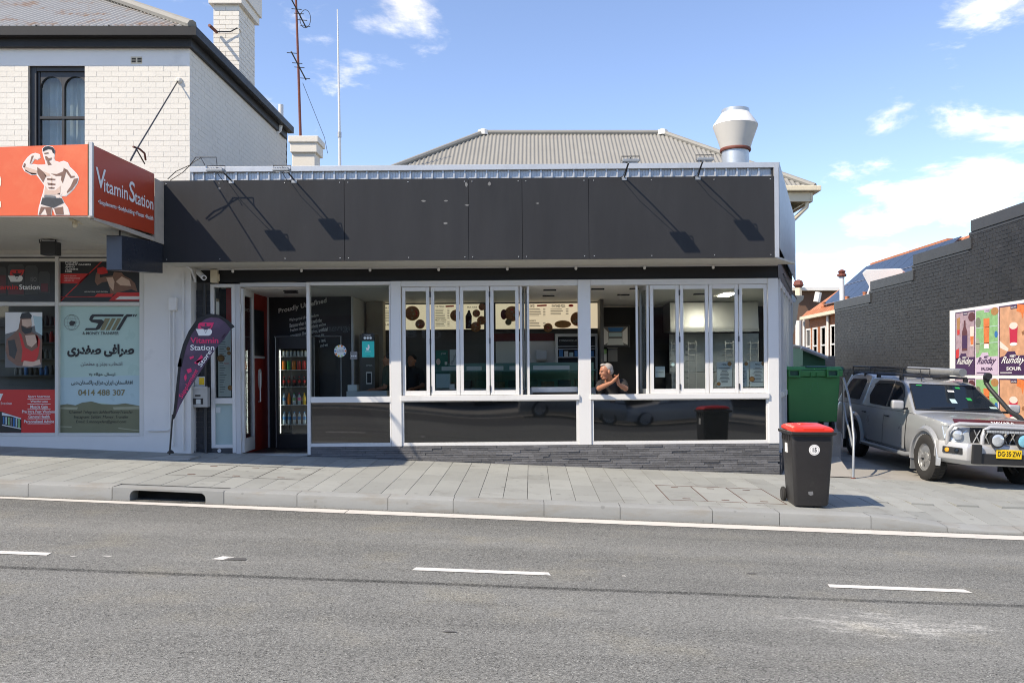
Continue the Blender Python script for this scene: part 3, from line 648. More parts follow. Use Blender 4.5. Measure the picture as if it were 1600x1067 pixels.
# leaves: each a frame with its pane, standing on the line p0 -> p1
def leaf(p0, p1, z0, z1, st, parent, name='window_leaf', gl='pane', rails=(None, None), th=.035):
    p0, p1 = Vector(p0), Vector(p1); d = (p1 - p0); W = d.length; d.normalize(); nv = Vector((d.y, -d.x, 0)) * th / 2; zv = Vector((0, 0, 1))
    def seg(m, a, b, c, e, k=1.0):
        q = [p0 + d * a, p0 + d * b]; m.hexa([q[0] - nv * k + zv * c, q[1] - nv * k + zv * c, q[1] + nv * k + zv * c, q[0] + nv * k + zv * c], [q[0] - nv * k + zv * e, q[1] - nv * k + zv * e, q[1] + nv * k + zv * e, q[0] + nv * k + zv * e])
    m = MB(); rb, rt = rails; rb = rb or st; rt = rt or st
    seg(m, 0, st, z0, z1); seg(m, W - st, W, z0, z1); seg(m, st + .001, W - st - .001, z0, z0 + rb); seg(m, st + .001, W - st - .001, z1 - rt, z1)
    o = m.build(name, 'alu', parent, bevel=.003); g = MB(); seg(g, st - .006, W - st + .006, z0 + rb - .006, z1 - rt + .006, .12); g.build('pane', gl, o)
    return o
zl0, zl1 = Z(616.4), Z(446.9)
def L2(u0, u1): return leaf((X(u0), YW + .035, 0), (X(u1), YW + .035, 0), zl0, zl1, .056, shop, rails=(.075, .068))
def hinge(u, par):
    for v in (459, 532, 606):
        m = MB(); m.lathe([(.011, -.045), (.011, .045)], (X(u), YW + .012, Z(v)), 8); m.build('hinge', 'black_metal', par, smooth=True)
lv = [L2(628.6, 671.6), L2(673.8, 718.4), L2(719.2, 765), L2(766.6, 811.2)]; hinge(672.7, lv[0]); hinge(765.8, lv[2])
lv += [L2(1016.6, 1062), L2(1063.4, 1108), L2(1109, 1154.5), L2(1155.7, 1200)]; hinge(1062.7, lv[4]); hinge(1155.1, lv[6])
for a, b in ((814.5, 826), (1013.5, 996)):
    xa, xb = X(a), X(b); s = 1 if xb > xa else -1; xm = (xa + xb) / 2
    leaf((xa, YW + .04, 0), (xm - s * .022, YW + .49, 0), zl0, zl1, .056, shop, rails=(.075, .068)); leaf((xm + s * .022, YW + .49, 0), (xb, YW + .04, 0), zl0, zl1, .056, shop, rails=(.075, .068))
# glazed door folded back inside the entrance
dr = leaf((X(377), YW + .06, 0), (X(377) - .045, YW + .72, 0), .44, Z(446), .085, shop, 'door', rails=(.22, .11), th=.045)
MB().tube([(X(377) + .05, YW + .70, 1.25), (X(377) + .08, YW + .70, 1.25), (X(377) + .08, YW + .70, 1.75), (X(377) + .05, YW + .70, 1.75)], .013).build('handle', 'steel', dr)
for z in (.7, 1.7, 2.8): MB().lathe([(.016, -.06), (.016, .06)], (X(377) - .02, YW + .03, z), 10).build('hinge', 'steel', dr)
# base of stacked split stone, each strip its own piece
ZB = Z(695.6); m = MB(); m.box(X(484), X(1217), YW + .03, YW + .2, -.4, ZB - .001); m.build('base_wall', 'wall_mortar', shop)
m = MB(); m.box(X(300), X(480), YW + .02, YW + .2, -.3, Z(709.6)); m.box(X(330), X(368), YW + .005, YW + .019, Z(712), Z(696.2)); m.build('entrance_plinth', 'char_brick', shop)
r = 0; z = ZB
while z > -.08:
    x = X(484.5) - rnd.uniform(0, .25); h = .037
    while x < X(1216.5):
        ln = rnd.choice((.24, .30, .30, .36)); a, b = max(x, X(484.5)), min(x + ln, X(1216.8))
        if b - a > .03 and z + TH * x > zf(x) - .01: place_unit('stone_strip', shop, 'stack_stone', ((a + b) / 2, YW + .012 + rnd.uniform(-.006, .008), z - h / 2), (b - a - .003, .05, h - .005))
        x += ln
    z -= h; r += 1
# dark brick pier beside the white building, with pipes
m = MB(); m.box(X(298), X(329.3), YW + .03, YW + .25, -.2, ZH); m.build('pier', 'wall_mortar', shop)
brick_wall(shop, (X(299), YW + .022, .18), (1, 0, 0), (0, -1, 0), X(329) - X(299), 2.95, 'char_brick', dep=.03, n_single=120, bl=.23)
for u, y, r_, vb in ((303.5, YW - .03, .016, 640), (322, YW - .04, .028, 636)):
    MB().tube([(X(u), y, Z(440)), (X(u), y, Z(vb)), (X(u), y, Z(698)), (X(u) + .02, y - .03, Z(705))], r_, 10).build('drain_pipe', 'black_metal', shop, smooth=True)
# splayed glazed side
pts = [0, .05, .85, .9, 1.75, 1.8, 2.65, 2.7, 3.55, 3.6, 4.4]; V3 = Vector
def sideseg(m, a, b, z0, z1, o0, o1):
    p, q = S0 + SD * a, S0 + SD * b; f = lambda w_, o, zz_: w_ + SN * o + V3((0, 0, zz_))
    m.hexa([f(p, o1, z0), f(q, o1, z0), f(q, o0, z0), f(p, o0, z0)], [f(p, o1, z1), f(q, o1, z1), f(q, o0, z1), f(p, o0, z1)])
m = MB()
for a in (.16, .98, 1.8, 2.62, 3.44, 4.26): sideseg(m, a, a + .07, .35, ZH, -.09, .012)
sideseg(m, .231, 4.26, ZH - .1, ZH, -.08, 0); sideseg(m, .231, 4.26, Z(625), Z(617), -.08, .004)
sf = m.build('side_window', 'alu', shop); m = MB(); sideseg(m, .2, 4.3, Z(618), ZH - .05, -.05, -.04); m.build('pane', 'pane', sf); m = MB(); sideseg(m, .2, 4.3, .3, Z(624), -.05, -.04); m.build('black_glass', 'low_glass', sf)
m = MB(); sideseg(m, .02, 4.6, -.3, .36, -.1, .02); m.build('side_plinth', 'char_brick', shop); m = MB(); sideseg(m, .02, 4.6, ZH + .002, ZF0 + .3, -.1, -.01); m.build('side_header', 'black_paint', shop)
# pipes and cables under the side eave
for o, z in ((.07, 3.28), (.10, 3.22)):
    MB().tube([S0 + SN * o + V3((0, 0, z)), S0 + SD * 2 + SN * o + V3((0, 0, z - .06)), S0 + SD * 4.2 + SN * o + V3((0, 0, z))], .012, 6).build('cable', 'black_metal', shop)
# ---- interior shell
FL = .375; ZCE = 3.135
m = MB(); back = 18.2; rx = lambda y: S0.x - .12 + (y - YW) * SD.x / SD.y
y = YW + .2
m.poly([(-5.0, y - .15, FL - .01), (rx(y), y - .15, FL - .01), (rx(back), back, FL - .01), (-5.0, back, FL - .01)]); ifl = m.build('interior_floor', 'pale_tile', kind='structure'); ORIG[ifl] = Vector((0, 0, 0))
for i in range(14): place_unit('floor_board', ifl, 'timber_dark', (-4.1, YW + .1 + i * .125, FL - .004), (1.55, .118, .012))
m = MB(); m.prism([(-5.1, YW + .16, ZCE), (rx(y) + .05, YW + .16, ZCE), (rx(back) + .05, back, ZCE), (-5.1, back, ZCE)], (0, 0, .04)); ce = m.build('interior_ceiling', 'int_ceiling', kind='structure'); ORIG[ce] = Vector((0, 0, 0))
m = MB(); m.box(-5.0, -4.84, YW + .1, 15.3, FL, ZCE - .002); m.build('interior_wall', 'red_wall', kind='structure')
m = MB(); m.box(-4.838, -3.3, 15.3, 15.4, FL, ZCE - .002); iw = m.build('interior_wall', 'int_black', kind='structure'); ORIG[iw] = Vector((0, 0, 0))
m = MB(); m.box(-3.3, -3.26, 15.28, 16.9, FL, ZCE - .002); m.box(-4.838, -4.81, 15.27, 15.299, FL, ZCE - .002); m.build('wall_trim', 'alu_edge', kind='structure')
m = MB(); m.box(-3.22, -2.9, 16.3, 16.6, FL, ZCE - .002); m.build('interior_column', 'weathered', kind='structure')
m = MB(); m.box(-3.3, 1.35, 16.9, 17.0, FL, ZCE - .002); m.build('interior_wall', 'int_char', kind='structure')
m = MB(); m.box(1.35, 1.42, 16.2, back, FL, ZCE - .002); m.build('interior_wall', 'int_char', kind='structure')
m = MB(); m.box(1.42, 5.45, back, back + .1, FL, ZCE - .002); m.build('interior_wall', 'int_black', kind='structure')
m = MB(); m.box(-5.15, -5.02, YW + .2, back, -.2, 4.4); m.box(-5.15, 1.35, back + .12, back + .2, -.2, 4.4); m.build('outer_wall', 'black_paint', kind='structure')
pl = flat(15.3)
for i, s in enumerate(("Proudly Unrefined", "We're proud of our products", "Because when it starts with the", "freshest natural ingredients and no", "nonsense like additives, artificial", "processes or preservatives, it's", "healthier and tastier. It's real,", "That's the way we love it, and we", "know you will too.")):
    h = 10 if i == 0 else 6.5; u0 = 436 if i == 0 else 452 + i * .6; v0 = 479 + (0 if i == 0 else 7.5 + i * 8.0); wd = 75 if i == 0 else (46, 50, 56, 58, 52, 54, 56, 32)[i - 1]
    sl = -.22 if i == 0 else -.17
    ptext(pl, s, [(u0, v0), (u0 + wd, v0 + sl * wd), (u0 + wd, v0 + sl * wd + h), (u0, v0 + h)], 2, 'print_white', iw, bold=.015 if i == 0 else .008)
for (u, v, Y_) in ((860, 450, 14.3), (858, 461, 15.4), (935, 449, 14.2), (995, 449, 14.2), (975, 460, 15.3), (1094, 459, 15.3), (456, 453, 14.4), (455, 450, 14.1)):
    c = P(u, v, Y_); m = MB(); m.box(c.x - .11, c.x + .11, c.y - .05, c.y + .05, ZCE - .02, ZCE - .003); m.build('ceiling_vent', 'int_black', ce)
# ---- things in the shop front
def flood(bu, hu, hv, hy, lab):
    b = V3((X(bu, YF), YF + .05, ZF1 + .01)); h_ = V3(P(hu, hv, hy))
    t = thing('floodlight', lab, 'floodlight', b, 'floodlights above the black fascia')
    MB().box(b.x - .04, b.x + .04, YF - .004, YF + .05, ZF1 - .05, ZF1 - .005).build('bracket', 'steel_dull', t)
    mid = b.lerp(h_, .5) + V3((0, 0, .03)); MB().tube([b + V3((0, -.02, -.02)), mid, h_ + V3((0, .03, .05))], .012, 8).build('arm', 'black_metal', t)
    MB().tube([b + V3((-.07, -.02, -.01)), b.lerp(h_, .35) + V3((-.05, 0, -.07)), b.lerp(h_, .75) + V3((-.03, 0, -.02)), h_ + V3((-.02, 0, .03))], .005, 6).build('cable', 'black_metal', t)
    rt = Matrix.Rotation(R(6), 3, 'X'); m = MB()
    def bx(m, c, s):
        for_ = MB().box(-s[0] / 2, s[0] / 2, -s[1] / 2, s[1] / 2, -s[2] / 2, s[2] / 2); m.add([h_ + rt @ (v + V3(c)) for v in for_.v], for_.f)
    bx(m, (0, 0, 0), (.24, .16, .035)); hd = m.build('lamp_body', 'steel_dull', t, bevel=.006)
    m = MB(); bx(m, (0, 0, -.021), (.21, .13, .004)); m.build('lens', 'headlamp', hd)
    m = MB()
    for i in range(6): bx(m, ((i - 2.5) * .036, 0, .028), (.006, .12, .02))
    m.build('cooling_fins', 'steel_dull', hd, kind='stuff')
    m = MB(); m.tube([h_ + V3((-.13, 0, 0)), h_ + V3((-.13, .01, .07)), h_ + V3((.13, .01, .07)), h_ + V3((.13, 0, 0))], .007, 6); m.build('yoke', 'black_metal', t)
flood(364, 340, 263, 12.18, 'black floodlight on an arm above the fascia, leftmost of four'); flood(462, 443, 263, 12.26, 'black floodlight on an arm above the fascia, second from the left')
flood(978, 988, 253, 12.10, 'black floodlight on an arm above the fascia, third from the left'); flood(1093, 1104, 252, 12.18, 'black floodlight on an arm above the fascia, nearest the exhaust cowl')
cc = thing('security_camera', 'small white bullet security camera beside the cream box', 'camera', P(312, 418, 13.45))
a, b = P(309, 417, 13.4), P(320, 430, 13.1); MB().tube([a, P(311, 421, 13.35), P(313, 423, 13.3)], .018).build('mount', 'pvc', cc); MB().tube([P(312, 422, 13.32), b], .042, 12).build('body', 'pvc', cc, smooth=True)
MB().tube([b, b + (b - a).normalized() * .004], .026, 12).build('lens', 'black_metal', cc)
MB().tube([P(290, 409, 13.2), P(300, 416, 13.3), P(305, 430, 13.4), P(306, 436, 13.45)], .02).build('cable', 'pvc', cc)
jb = thing('junction_box', 'cream plastic junction box above the sidelight', 'box', P(336, 441, 13.5)); MB().pb(329.5, 340, 417.5, 437.5, YW - .06, .08).build('box_body', 'cream_paint', jb, bevel=.006); MB().pb(340.3, 342.6, 424, 435, YW - .045, .06).build('switch', 'cream_paint', jb, bevel=.004)
lb = thing('letterbox', 'stainless steel letterbox on the dark brick pier', 'letterbox', P(310, 632, 13.35)); YB = YW - .12
m = MB(); m.pb(297, 324, 601, 632, YB, .11); lbb = m.build('box_body', 'steel_dull', lb, bevel=.006); MB().pb(297.5, 323.5, 599.5, 604, YB - .015, .03).build('lid', 'steel_dull', lb, bevel=.004)
MB().pb(304.5, 313, 612.5, 615, YB - .002, .01).build('slot', 'black_metal', lb); MB().pb(301.5, 317, 618, 627.5, YB - .003, .01).build('viewing_window', 'black_metal', lb); MB().pb(306, 313, 619.5, 627, YB - .006, .002).build('letter', 'print_paper', lb)
lf_ = MB(); lf_.pb(304, 320, 584, 600, YB + .05, .01); lf_.build('leaflet', 'print_paper', label='small yellow and white leaflet standing above the letterbox', cat='leaflet')
MB().pb(311, 319, 586, 597, YB + .044, .004).build('leaflet', 'bottle_yellow', label='folded yellow leaflet stuck behind the letterbox slot', cat='leaflet')
FRAME[0] = Matrix.Identity(4)
# ------------------------------------------------------------------ inside the shop
FRAME[0] = SHOP
# drinks fridge in the black wall
YG = 14.98; fx0, fx1 = X(430, YG), X(492, YG); fz0, fz1 = FL + .005, Z(523, YG)
fg = thing('drinks_fridge', 'black glass fronted drinks fridge full of bottles inside the entrance', 'fridge', ((fx0 + fx1) / 2, YG, fz0))
m = MB(); m.box(fx0, fx0 + .06, YG, 15.28, fz0, fz1); m.box(fx1 - .06, fx1, YG, 15.28, fz0, fz1); m.box(fx0 + .061, fx1 - .061, YG, 15.28, fz1 - .22, fz1); m.box(fx0 + .061, fx1 - .061, YG, 15.28, fz0, fz0 + .26); m.box(fx0 + .061, fx1 - .061, 15.2, 15.28, fz0 + .261, fz1 - .221)
m.build('cabinet', 'black_metal', fg, bevel=.004)
MB().box(fx0 + .065, fx1 - .065, 15.17, 15.19, fz0 + .27, fz1 - .23).build('back_liner', 'int_char', fg)
m = MB(); m.tube([(fx0 + .01, YG - .006, fz0 + .02), (fx0 + .01, YG - .006, fz1 - .01), (fx1 - .01, YG - .006, fz1 - .01), (fx1 - .01, YG - .006, fz0 + .02)], .008, 6); m.build('door_trim', 'steel', fg)
for xx in (fx0 + .075, fx1 - .085): MB().box(xx + .004, xx + .008, YG + .02, YG + .04, fz0 + .28, fz1 - .24).build('light_strip', 'fridge_led', fg)
MB().box(fx0 + .062, fx1 - .062, YG + .002, YG + .008, fz0 + .262, fz1 - .222).build('glass_door', 'pane_clear', fg)
ptext(flat(YG), 'DRINKS', (459, 529, 468, 532), 1, 'print_grey', fg) if False else None
m = MB(); m.tube([P(429, 523, 15.29), P(533, 523, 15.29), P(533, 690, 15.29)], .012, 6); m.build('alcove_trim', 'alu_edge', kind='structure')
BOT = {}
def bottle(kind):
    if kind in BOT: return BOT[kind]
    cap, lab, liq, fat = {'can_o': ('bottle_orange', 'bottle_orange', 'bottle_orange', 0), 'can_g': ('bottle_green', 'bottle_green', 'bottle_green', 0), 'can_r': ('bottle_red', 'bottle_red', 'bottle_red', 0), 'can_b': ('bottle_cola', 'bottle_cola', 'bottle_cola', 0),
        'cola': ('bottle_red', 'bottle_red', 'bottle_cola', 1), 'org': ('bottle_orange', 'bottle_orange', 'bottle_orange', 1), 'grn': ('bottle_green', 'bottle_green', 'bottle_clear', 1), 'pnk': ('bottle_pink', 'bottle_pink', 'bottle_clear', 1), 'wat': ('bottle_blue', 'bottle_blue', 'bottle_clear', 1), 'yel': ('bottle_yellow', 'bottle_yellow', 'bottle_yellow', 1), 'jar': ('bottle_yellow', 'print_paper', 'bottle_yellow', 0)}[kind]
    m = MB()
    if fat:
        m.m(0).lathe([(.030, 0), (.033, .02), (.033, .085)], n=10); m.m(1).lathe([(.0335, .085), (.0335, .145)], n=10, cap=False); m.m(0).lathe([(.033, .145), (.028, .17), (.013, .205), (.012, .215)], n=10, cap=False); m.m(2).lathe([(.015, .213), (.015, .235)], n=10)
    else:
        m.m(1).lathe([(.026, 0), (.032, .01), (.032, .105), (.027, .12)], n=10); m.m(2).lathe([(.0275, .12), (.0275, .128)], n=10)
    o = m.build('bottle' if fat else 'drink_can', [liq, lab, cap], smooth=True); BOT[kind] = o; COL.objects.unlink(o); return o
rows = [(545, 553.5, ['jar'] * 8, 'small cream topped jar on the top shelf of the drinks fridge', .1), (561, 574.5, ['can_o', 'can_g', 'can_o', 'can_r', 'can_r', 'can_b'], 'bright drink can on the second shelf of the drinks fridge', .13),
        (585, 600.5, ['cola'] * 6, 'cola bottle with red label on the middle shelf of the fridge', .2), (611, 629, ['wat', 'org', 'grn', 'pnk', 'yel', 'org'], 'coloured soft drink bottle on the fourth shelf of the fridge', .2), (640, 659.5, ['wat'] * 6, 'blue labelled water bottle on the lowest shelf of the fridge', .2)]
for v0, v1, ks, lab, hh in rows:
    zs = Z(v1, YG + .1); MB().box(fx0 + .063, fx1 - .063, YG + .04, 15.168, zs - .012, zs - .001).build('shelf', 'int_white', fg)
    for i, k in enumerate(ks):
        xx = fx0 + .13 + (fx1 - fx0 - .26) * i / (len(ks) - 1); b = bottle(k).copy(); COL.objects.link(b); s = (v1 - v0) * (YG + .1) / F / ({0: .128, 1: .235}[1 if k in ('cola', 'org', 'grn', 'pnk', 'wat', 'yel') else 0])
        b.matrix_world = SHOP @ Matrix.Translation((xx, YG + .10, zs)) @ Matrix.Diagonal((min(s, 1.15), min(s, 1.15), s, 1)); cn = {'can_o': 'orange', 'can_g': 'green', 'can_r': 'red', 'can_b': 'black', 'wat': 'blue', 'org': 'orange', 'grn': 'green', 'pnk': 'pink', 'yel': 'yellow'}.get(k, ''); tagp(b, lab.replace('bright', cn).replace('coloured', cn), 'bottle' if 'bottle' in lab else 'can' if 'can' in lab else 'jar', 'drinks on ' + lab.split(' on ')[-1])
for o in BOT.values(): bpy.data.objects.remove(o)
# framed board on the red wall
pf = Plane((-4.788, 0, 0), (1, 0, 0)); wb = thing('wall_picture', 'black framed chalkboard hung on the red entrance wall', 'picture', (-4.78, 14.6, 1.9))
MB().box(-4.838, -4.81, 14.45, 15.0, 2.05, 2.85).build('board', 'print_black', wb, bevel=.004); MB().box(-4.838, -4.815, 14.4, 15.05, 2.0, 2.04).build('frame', 'int_white', wb)
m = MB(); m.prism([(-4.835, 14.82 + .10 * math.sin(t) * (1 - .25 * math.cos(t)), 1.62 - .2 * math.cos(t)) for t in lins(0, 2 * math.pi, 14)[:-1]], (.006, 0, 0)); m.build('heart_decal', 'print_white', label='white heart shaped decal on the red entrance wall', cat='decal')
# menu boards over the counter
YM = 16.86
def board(u0, u1, lab):
    t = thing('menu_board', lab, 'menu board', P((u0 + u1) / 2, 515, YM - .05), 'lit menu boards over the counter')
    MB().pb(u0 - 1.5, u1 + 1.5, 472.5, 516, YM - .04, .05).build('frame', 'black_metal', t); MB().pb(u0, u1, 474.3, 513.8, YM - .048, .006).build('menu_face', 'menu_board', t); return t, flat(YM - .05)
def bars(pl, t, u, v, w_, n, dv=2.6, mt='print_grey', h=.9):
    m = MB()
    for i in range(n):
        for a, b in ((u, u + w_ * rnd.uniform(.55, .75)), (u + w_ * .85, u + w_)):
            m.poly([pl.pt(a, v + i * dv, .002), pl.pt(b, v + i * dv, .002), pl.pt(b, v + i * dv + h, .002), pl.pt(a, v + i * dv + h, .002)])
    m.build('menu_lines', mt, t, kind='stuff')
def pizza(pl, t, u, v, r):
    pdisc(pl, u, v, r, 2, 'pizza_crust', 'print_crust', t); pdisc(pl, u, v, r * .86, 3, 'pizza_topping', 'print_brown', t)
    for i in range(9):
        a = rnd.uniform(0, 6.28); q = r * rnd.uniform(.15, .7); pdisc(pl, u + q * math.cos(a), v + q * math.sin(a), r * .13, 4, 'topping_dot', rnd.choice(('print_crust', 'print_red', 'print_olive_light')), t, n=8)
t, pl = board(590, 629, 'lit cream menu board left of the first white post'); ptext(pl, 'STARTERS', (598, 478, 614, 481), 2, 'print_black', t, bold=.02); bars(pl, t, 598, 484, 24, 7); ptext(pl, 'SALADS', (598, 504, 612, 507), 2, 'print_black', t, bold=.02)
t, pl = board(632, 757, 'lit cream menu board with pizza and cola bottle, middle of the three'); pizza(pl, t, 645, 488, 11.5); pizza(pl, t, 657, 505, 7.5); ptext(pl, 'THE PIZZAS', (681, 476.5, 695, 479), 2, 'print_black', t, bold=.02); ppoly(pl, [(697, 476.5), (710, 476), (710, 478.5), (697, 479)], 2, 'red_flash', 'print_red', t)
bars(pl, t, 681, 482, 22, 6); ptext(pl, 'MEAT PIZZAS', (681, 497.5, 698, 500), 2, 'print_black', t, bold=.02); bars(pl, t, 681, 502, 22, 3); pizza(pl, t, 713, 492, 9); ptext(pl, 'PICK A SIDE', (731, 478, 746, 480.5), 2, 'print_black', t, bold=.02)
ppoly(pl, [(728, 513), (728, 493), (731, 488), (732, 484), (735, 484), (736, 488), (738, 493), (737, 513)], 2, 'cola_bottle_print', 'bottle_cola', t); pizza(pl, t, 745, 489, 6); pizza(pl, t, 754, 479, 5.5); pizza(pl, t, 744, 510, 8) ; pizza(pl, t, 753, 500, 7)
t, pl = board(775, 935, 'lit cream menu board with pizzas over the display counter, rightmost of three'); pizza(pl, t, 801, 490, 12); pdisc(pl, 788, 491, 5, 2, 'salami_print', 'print_maroon', t, ry=8); pdisc(pl, 795, 503, 5, 3, 'herb_print', 'print_olive', t)
ptext(pl, 'GOURMET PIZZAS', (829, 476, 836, 480), 2, 'print_black', t, bold=.02); ppoly(pl, [(840, 476.5), (855, 476), (855, 478.5), (840, 479)], 2, 'red_flash', 'print_red', t); bars(pl, t, 828, 482, 25, 5); ptext(pl, 'DESSERTS', (828, 500, 838, 502.5), 2, 'print_black', t, bold=.02); bars(pl, t, 828, 504, 25, 3)
ptext(pl, 'PLANT-BASED PIZZAS', (863, 476, 884, 480.5), 2, 'print_black', t, bold=.02); bars(pl, t, 861, 483, 28, 4); pdisc(pl, 893, 478, 4, 2, 'red_flash', 'print_red', t, ry=2); pizza(pl, t, 903, 499, 11); pizza(pl, t, 857, 512, 7); pdisc(pl, 880, 507, 13, 2, 'dough_print', 'print_crust', t, ry=6)
# back wall under the boards
m = MB(); m.pb(760, 866, 521, 532.5, 16.88, .018); m.build('wall_stripe', 'int_maroon', kind='structure'); m = MB(); m.pb(775, 868, 533, 572, 16.885, .013); m.build('wall_splashback', 'int_white', kind='structure')
hd = thing('towel_dispenser', 'grey towel dispenser on the white splashback', 'dispenser', P(846, 565, 16.8)); MB().pb(838, 855, 547, 563, 16.76, .12).build('case', 'steel_dull', hd, bevel=.01); MB().pb(839, 854, 561, 564, 16.75, .1).build('lip', 'weathered', hd)
bc = thing('back_fridge', 'white framed glass cold cabinet behind the counter', 'cabinet', P(880, 612, 16.7))
m = MB(); m.pb(868, 872, 522, 612, 16.6, .25); m.pb(931, 934, 522, 612, 16.6, .25); m.pb(872.1, 930.9, 522, 526, 16.6, .25); m.build('frame', 'int_white', bc); MB().pb(872.1, 930.9, 526.1, 612, 16.75, .1).build('interior', 'int_black', bc)
ptext(flat(16.745), 'CONNOISSEUR', (874, 531, 902, 534), 1, 'print_paper', bc)
for v in (541, 545, 558): MB().pb(872.2, 930.8, v, v + 1.3, 16.62, .1).build('shelf', 'steel_dull', bc)
for i in range(7): MB().pb(874 + i * 8, 880 + i * 8, 547 + (i * 7) % 5, 557.5, 16.63, .08).build('tub', ('print_blue', 'int_white', 'print_pale_blue')[i % 3], bc)
# glass display counter
dc = thing('display_counter', 'green tinted glass display counter below the menu boards', 'counter', P(800, 640, 15.4)); YD = 15.4
cx0, cx1 = X(672, YD), X(932, YD)
MB().box(cx0, cx1, YD, YD + .7, FL, Z(606, YD)).build('base', 'steel_dull', dc); MB().box(cx0, cx1, YD + .01, YD + .018, Z(605.8, YD), Z(579.5, YD)).build('front_glass', 'pane_case', dc)
MB().box(cx0 - .02, cx1 + .02, YD - .01, YD + .5, Z(579.4, YD), Z(578, YD)).build('glass_top', 'glass_green', dc); MB().box(cx0, cx1, YD + .69, YD + .7, Z(605.8, YD), Z(566, YD)).build('back_panel', 'glass_green', dc)
for a, b in ((690, 719), (729, 752), (768, 786), (796, 812), (833, 890)): MB().pb(a, b, 571.5, 577.8, YD + .12, .25).build('tray', 'print_paper', dc, bevel=.006)
for i in range(9):
    a = 690 + i * 26; MB().pb(a, a + 20, 596 - (i % 3) * 2, 605.6, YD + .2, .3).build('food_tray', ('print_brown', 'int_char', 'print_olive')[i % 3], dc, bevel=.01)
MB().pb(681, 703, 583, 605, YD - .1, .08).build('card_machine_stand', 'print_pale_blue', label='pale blue acrylic stand on the display counter', cat='stand')
MB().pb(702, 710, 599, 607.5, YD - .3, .004).build('price_card', 'print_white', label='small white card standing at the window behind the second leaf', cat='card')
for a, b, c, d, mt_, lb_ in ((681, 700, 546, 571, 'print_darkgreen', 'dark green poster with two figures behind the counter glass'), (703, 714, 545, 570, 'print_paper', 'white poster with black script beside the dark green poster')):
    q = thing('poster', lb_, 'poster', P(a, d, 15.9)); MB().pb(a, b, c, d, 15.9, .01).build('sheet', mt_, q); pq = flat(15.9)
    if mt_ == 'print_darkgreen': ptext(pq, 'great', (689, 550, 697, 553), 1, 'print_paper', q); pdisc(pq, 685, 564, 3.4, 1, 'figure_print', 'print_skin', q, ry=5); ppoly(pq, [(695, 564), (699, 564), (699, 569), (695, 569)], 1, 'badge_print', 'print_paper', q)
    else: ptext(pq, 'Wood Fired', [(704, 566), (712, 549), (714, 552), (707, 569)], 1, 'print_black', q, shear=.3)
# service counter behind the fixed window
sc_ = thing('service_counter', 'low marble topped counter behind the fixed window', 'counter', P(570, 640, 14.4)); MB().pb(541, 604, 609, 622, 14.2, .5).build('top', 'counter_marble', sc_, bevel=.006); m = MB(); m.box(X(543, 14.3), X(602, 14.3), 14.26, 14.66, FL, Z(622.2, 14.2)); m.build('front', 'int_black', sc_)
MB().pb(543, 557, 599, 608.6, 14.3, .2).build('napkin_box', 'print_paper', label='white paper box on the low marble counter', cat='box')
oc = thing('oven_cabinet', 'tall grey oven cabinet behind the low marble counter', 'cabinet', P(580, 690, 15.5)); MB().pb(562, 586, 520, 609, 15.4, .4).build('case', 'int_char', oc); MB().pb(572, 581, 579, 598, 15.39, .009).build('door_rim', 'steel', oc); MB().pb(573.5, 579.5, 581, 596, 15.38, .009).build('door_glass', 'int_black', oc); ptext(flat(15.4), 'OMISA', (572, 567.5, 582, 570), 2, 'print_paper', oc)
mc = thing('window_counter', 'pale marble counter inside the open bay of the left window', 'counter', P(865, 640, 13.9)); MB().pb(830, 903, 605, 613, 13.86, .4).build('top', 'counter_marble', mc, bevel=.006); m = MB(); m.box(X(832, 13.9), X(901, 13.9), 13.92, 14.2, FL, Z(613.2, 13.86)); m.build('front', 'int_char', mc)
# right hand kitchen
hood = thing('range_hood', 'large stainless steel range hood at the back of the kitchen', 'hood', P(1120, 520, 17.2)); YH = 16.9
m = MB(); a, b, c, d = X(1048, YH), X(1186, YH), Z(519, YH), Z(474, YH); m.prism([(a, YH, c), (b, YH, c), (b, YH, c + .08), (b, YH + .05, d), (a, YH + .05, d), (a, YH, c + .08)], (0, .9, 0)); m.build('canopy', 'steel', hood, bevel=.004); MB().box(a, b, YH - .02, YH - .004, c - .02, c + .04).build('rim', 'steel_dull', hood)
m = MB(); m.box(X(1050, 17.0), X(1192, 17.0), 17.0, 17.8, FL, Z(585, 17.0)); m.build('kitchen_bench', 'steel_dull', label='stainless bench under the range hood', cat='bench')
m = MB(); m.box(X(1052, 17.4), X(1195, 17.4), 17.85, 17.88, Z(585, 17.4), Z(522, 17.4)); m.build('splashback', 'galv', kind='structure')
for u, kk in ((1050, 0), (1076, 1), (1134, 1), (1173, 1)):
    rk = thing('tray_rack', 'tall steel tray rack in the kitchen, ' + ('beside the round sticker' if u == 1050 else 'behind the second closed leaf' if u == 1076 else 'behind the left menu sheet' if u == 1134 else 'behind the right menu sheet'), 'rack', P(u, 620, 16.3), 'tray racks in the kitchen')
    m = MB()
    for du in (0, 12): m.pb(u + du - .5, u + du + .6, 535, 612, 16.3, .02)
    m.build('uprights', 'steel', rk, kind='stuff')
    for i in range(8): MB().pb(u + .8, u + 11.3, 538 + i * 9, 539 + i * 9, 16.31, .3).build('tray', 'steel_dull', rk)
for i in range(5): MB().lathe([(.0, 0), (.12, 0), (.13, .02)], P(1065 + i * 28, 584, 17.3), 14).build('pan', 'steel_dull', label='shallow steel pan on the kitchen bench', cat='pan', group='pans on the kitchen bench')
MB().box(X(1127, 15.6), X(1143, 15.6), 15.2, 15.8, ZCE - .012, ZCE - .002).build('light_panel', 'led', label='lit white ceiling panel above the kitchen', cat='light')
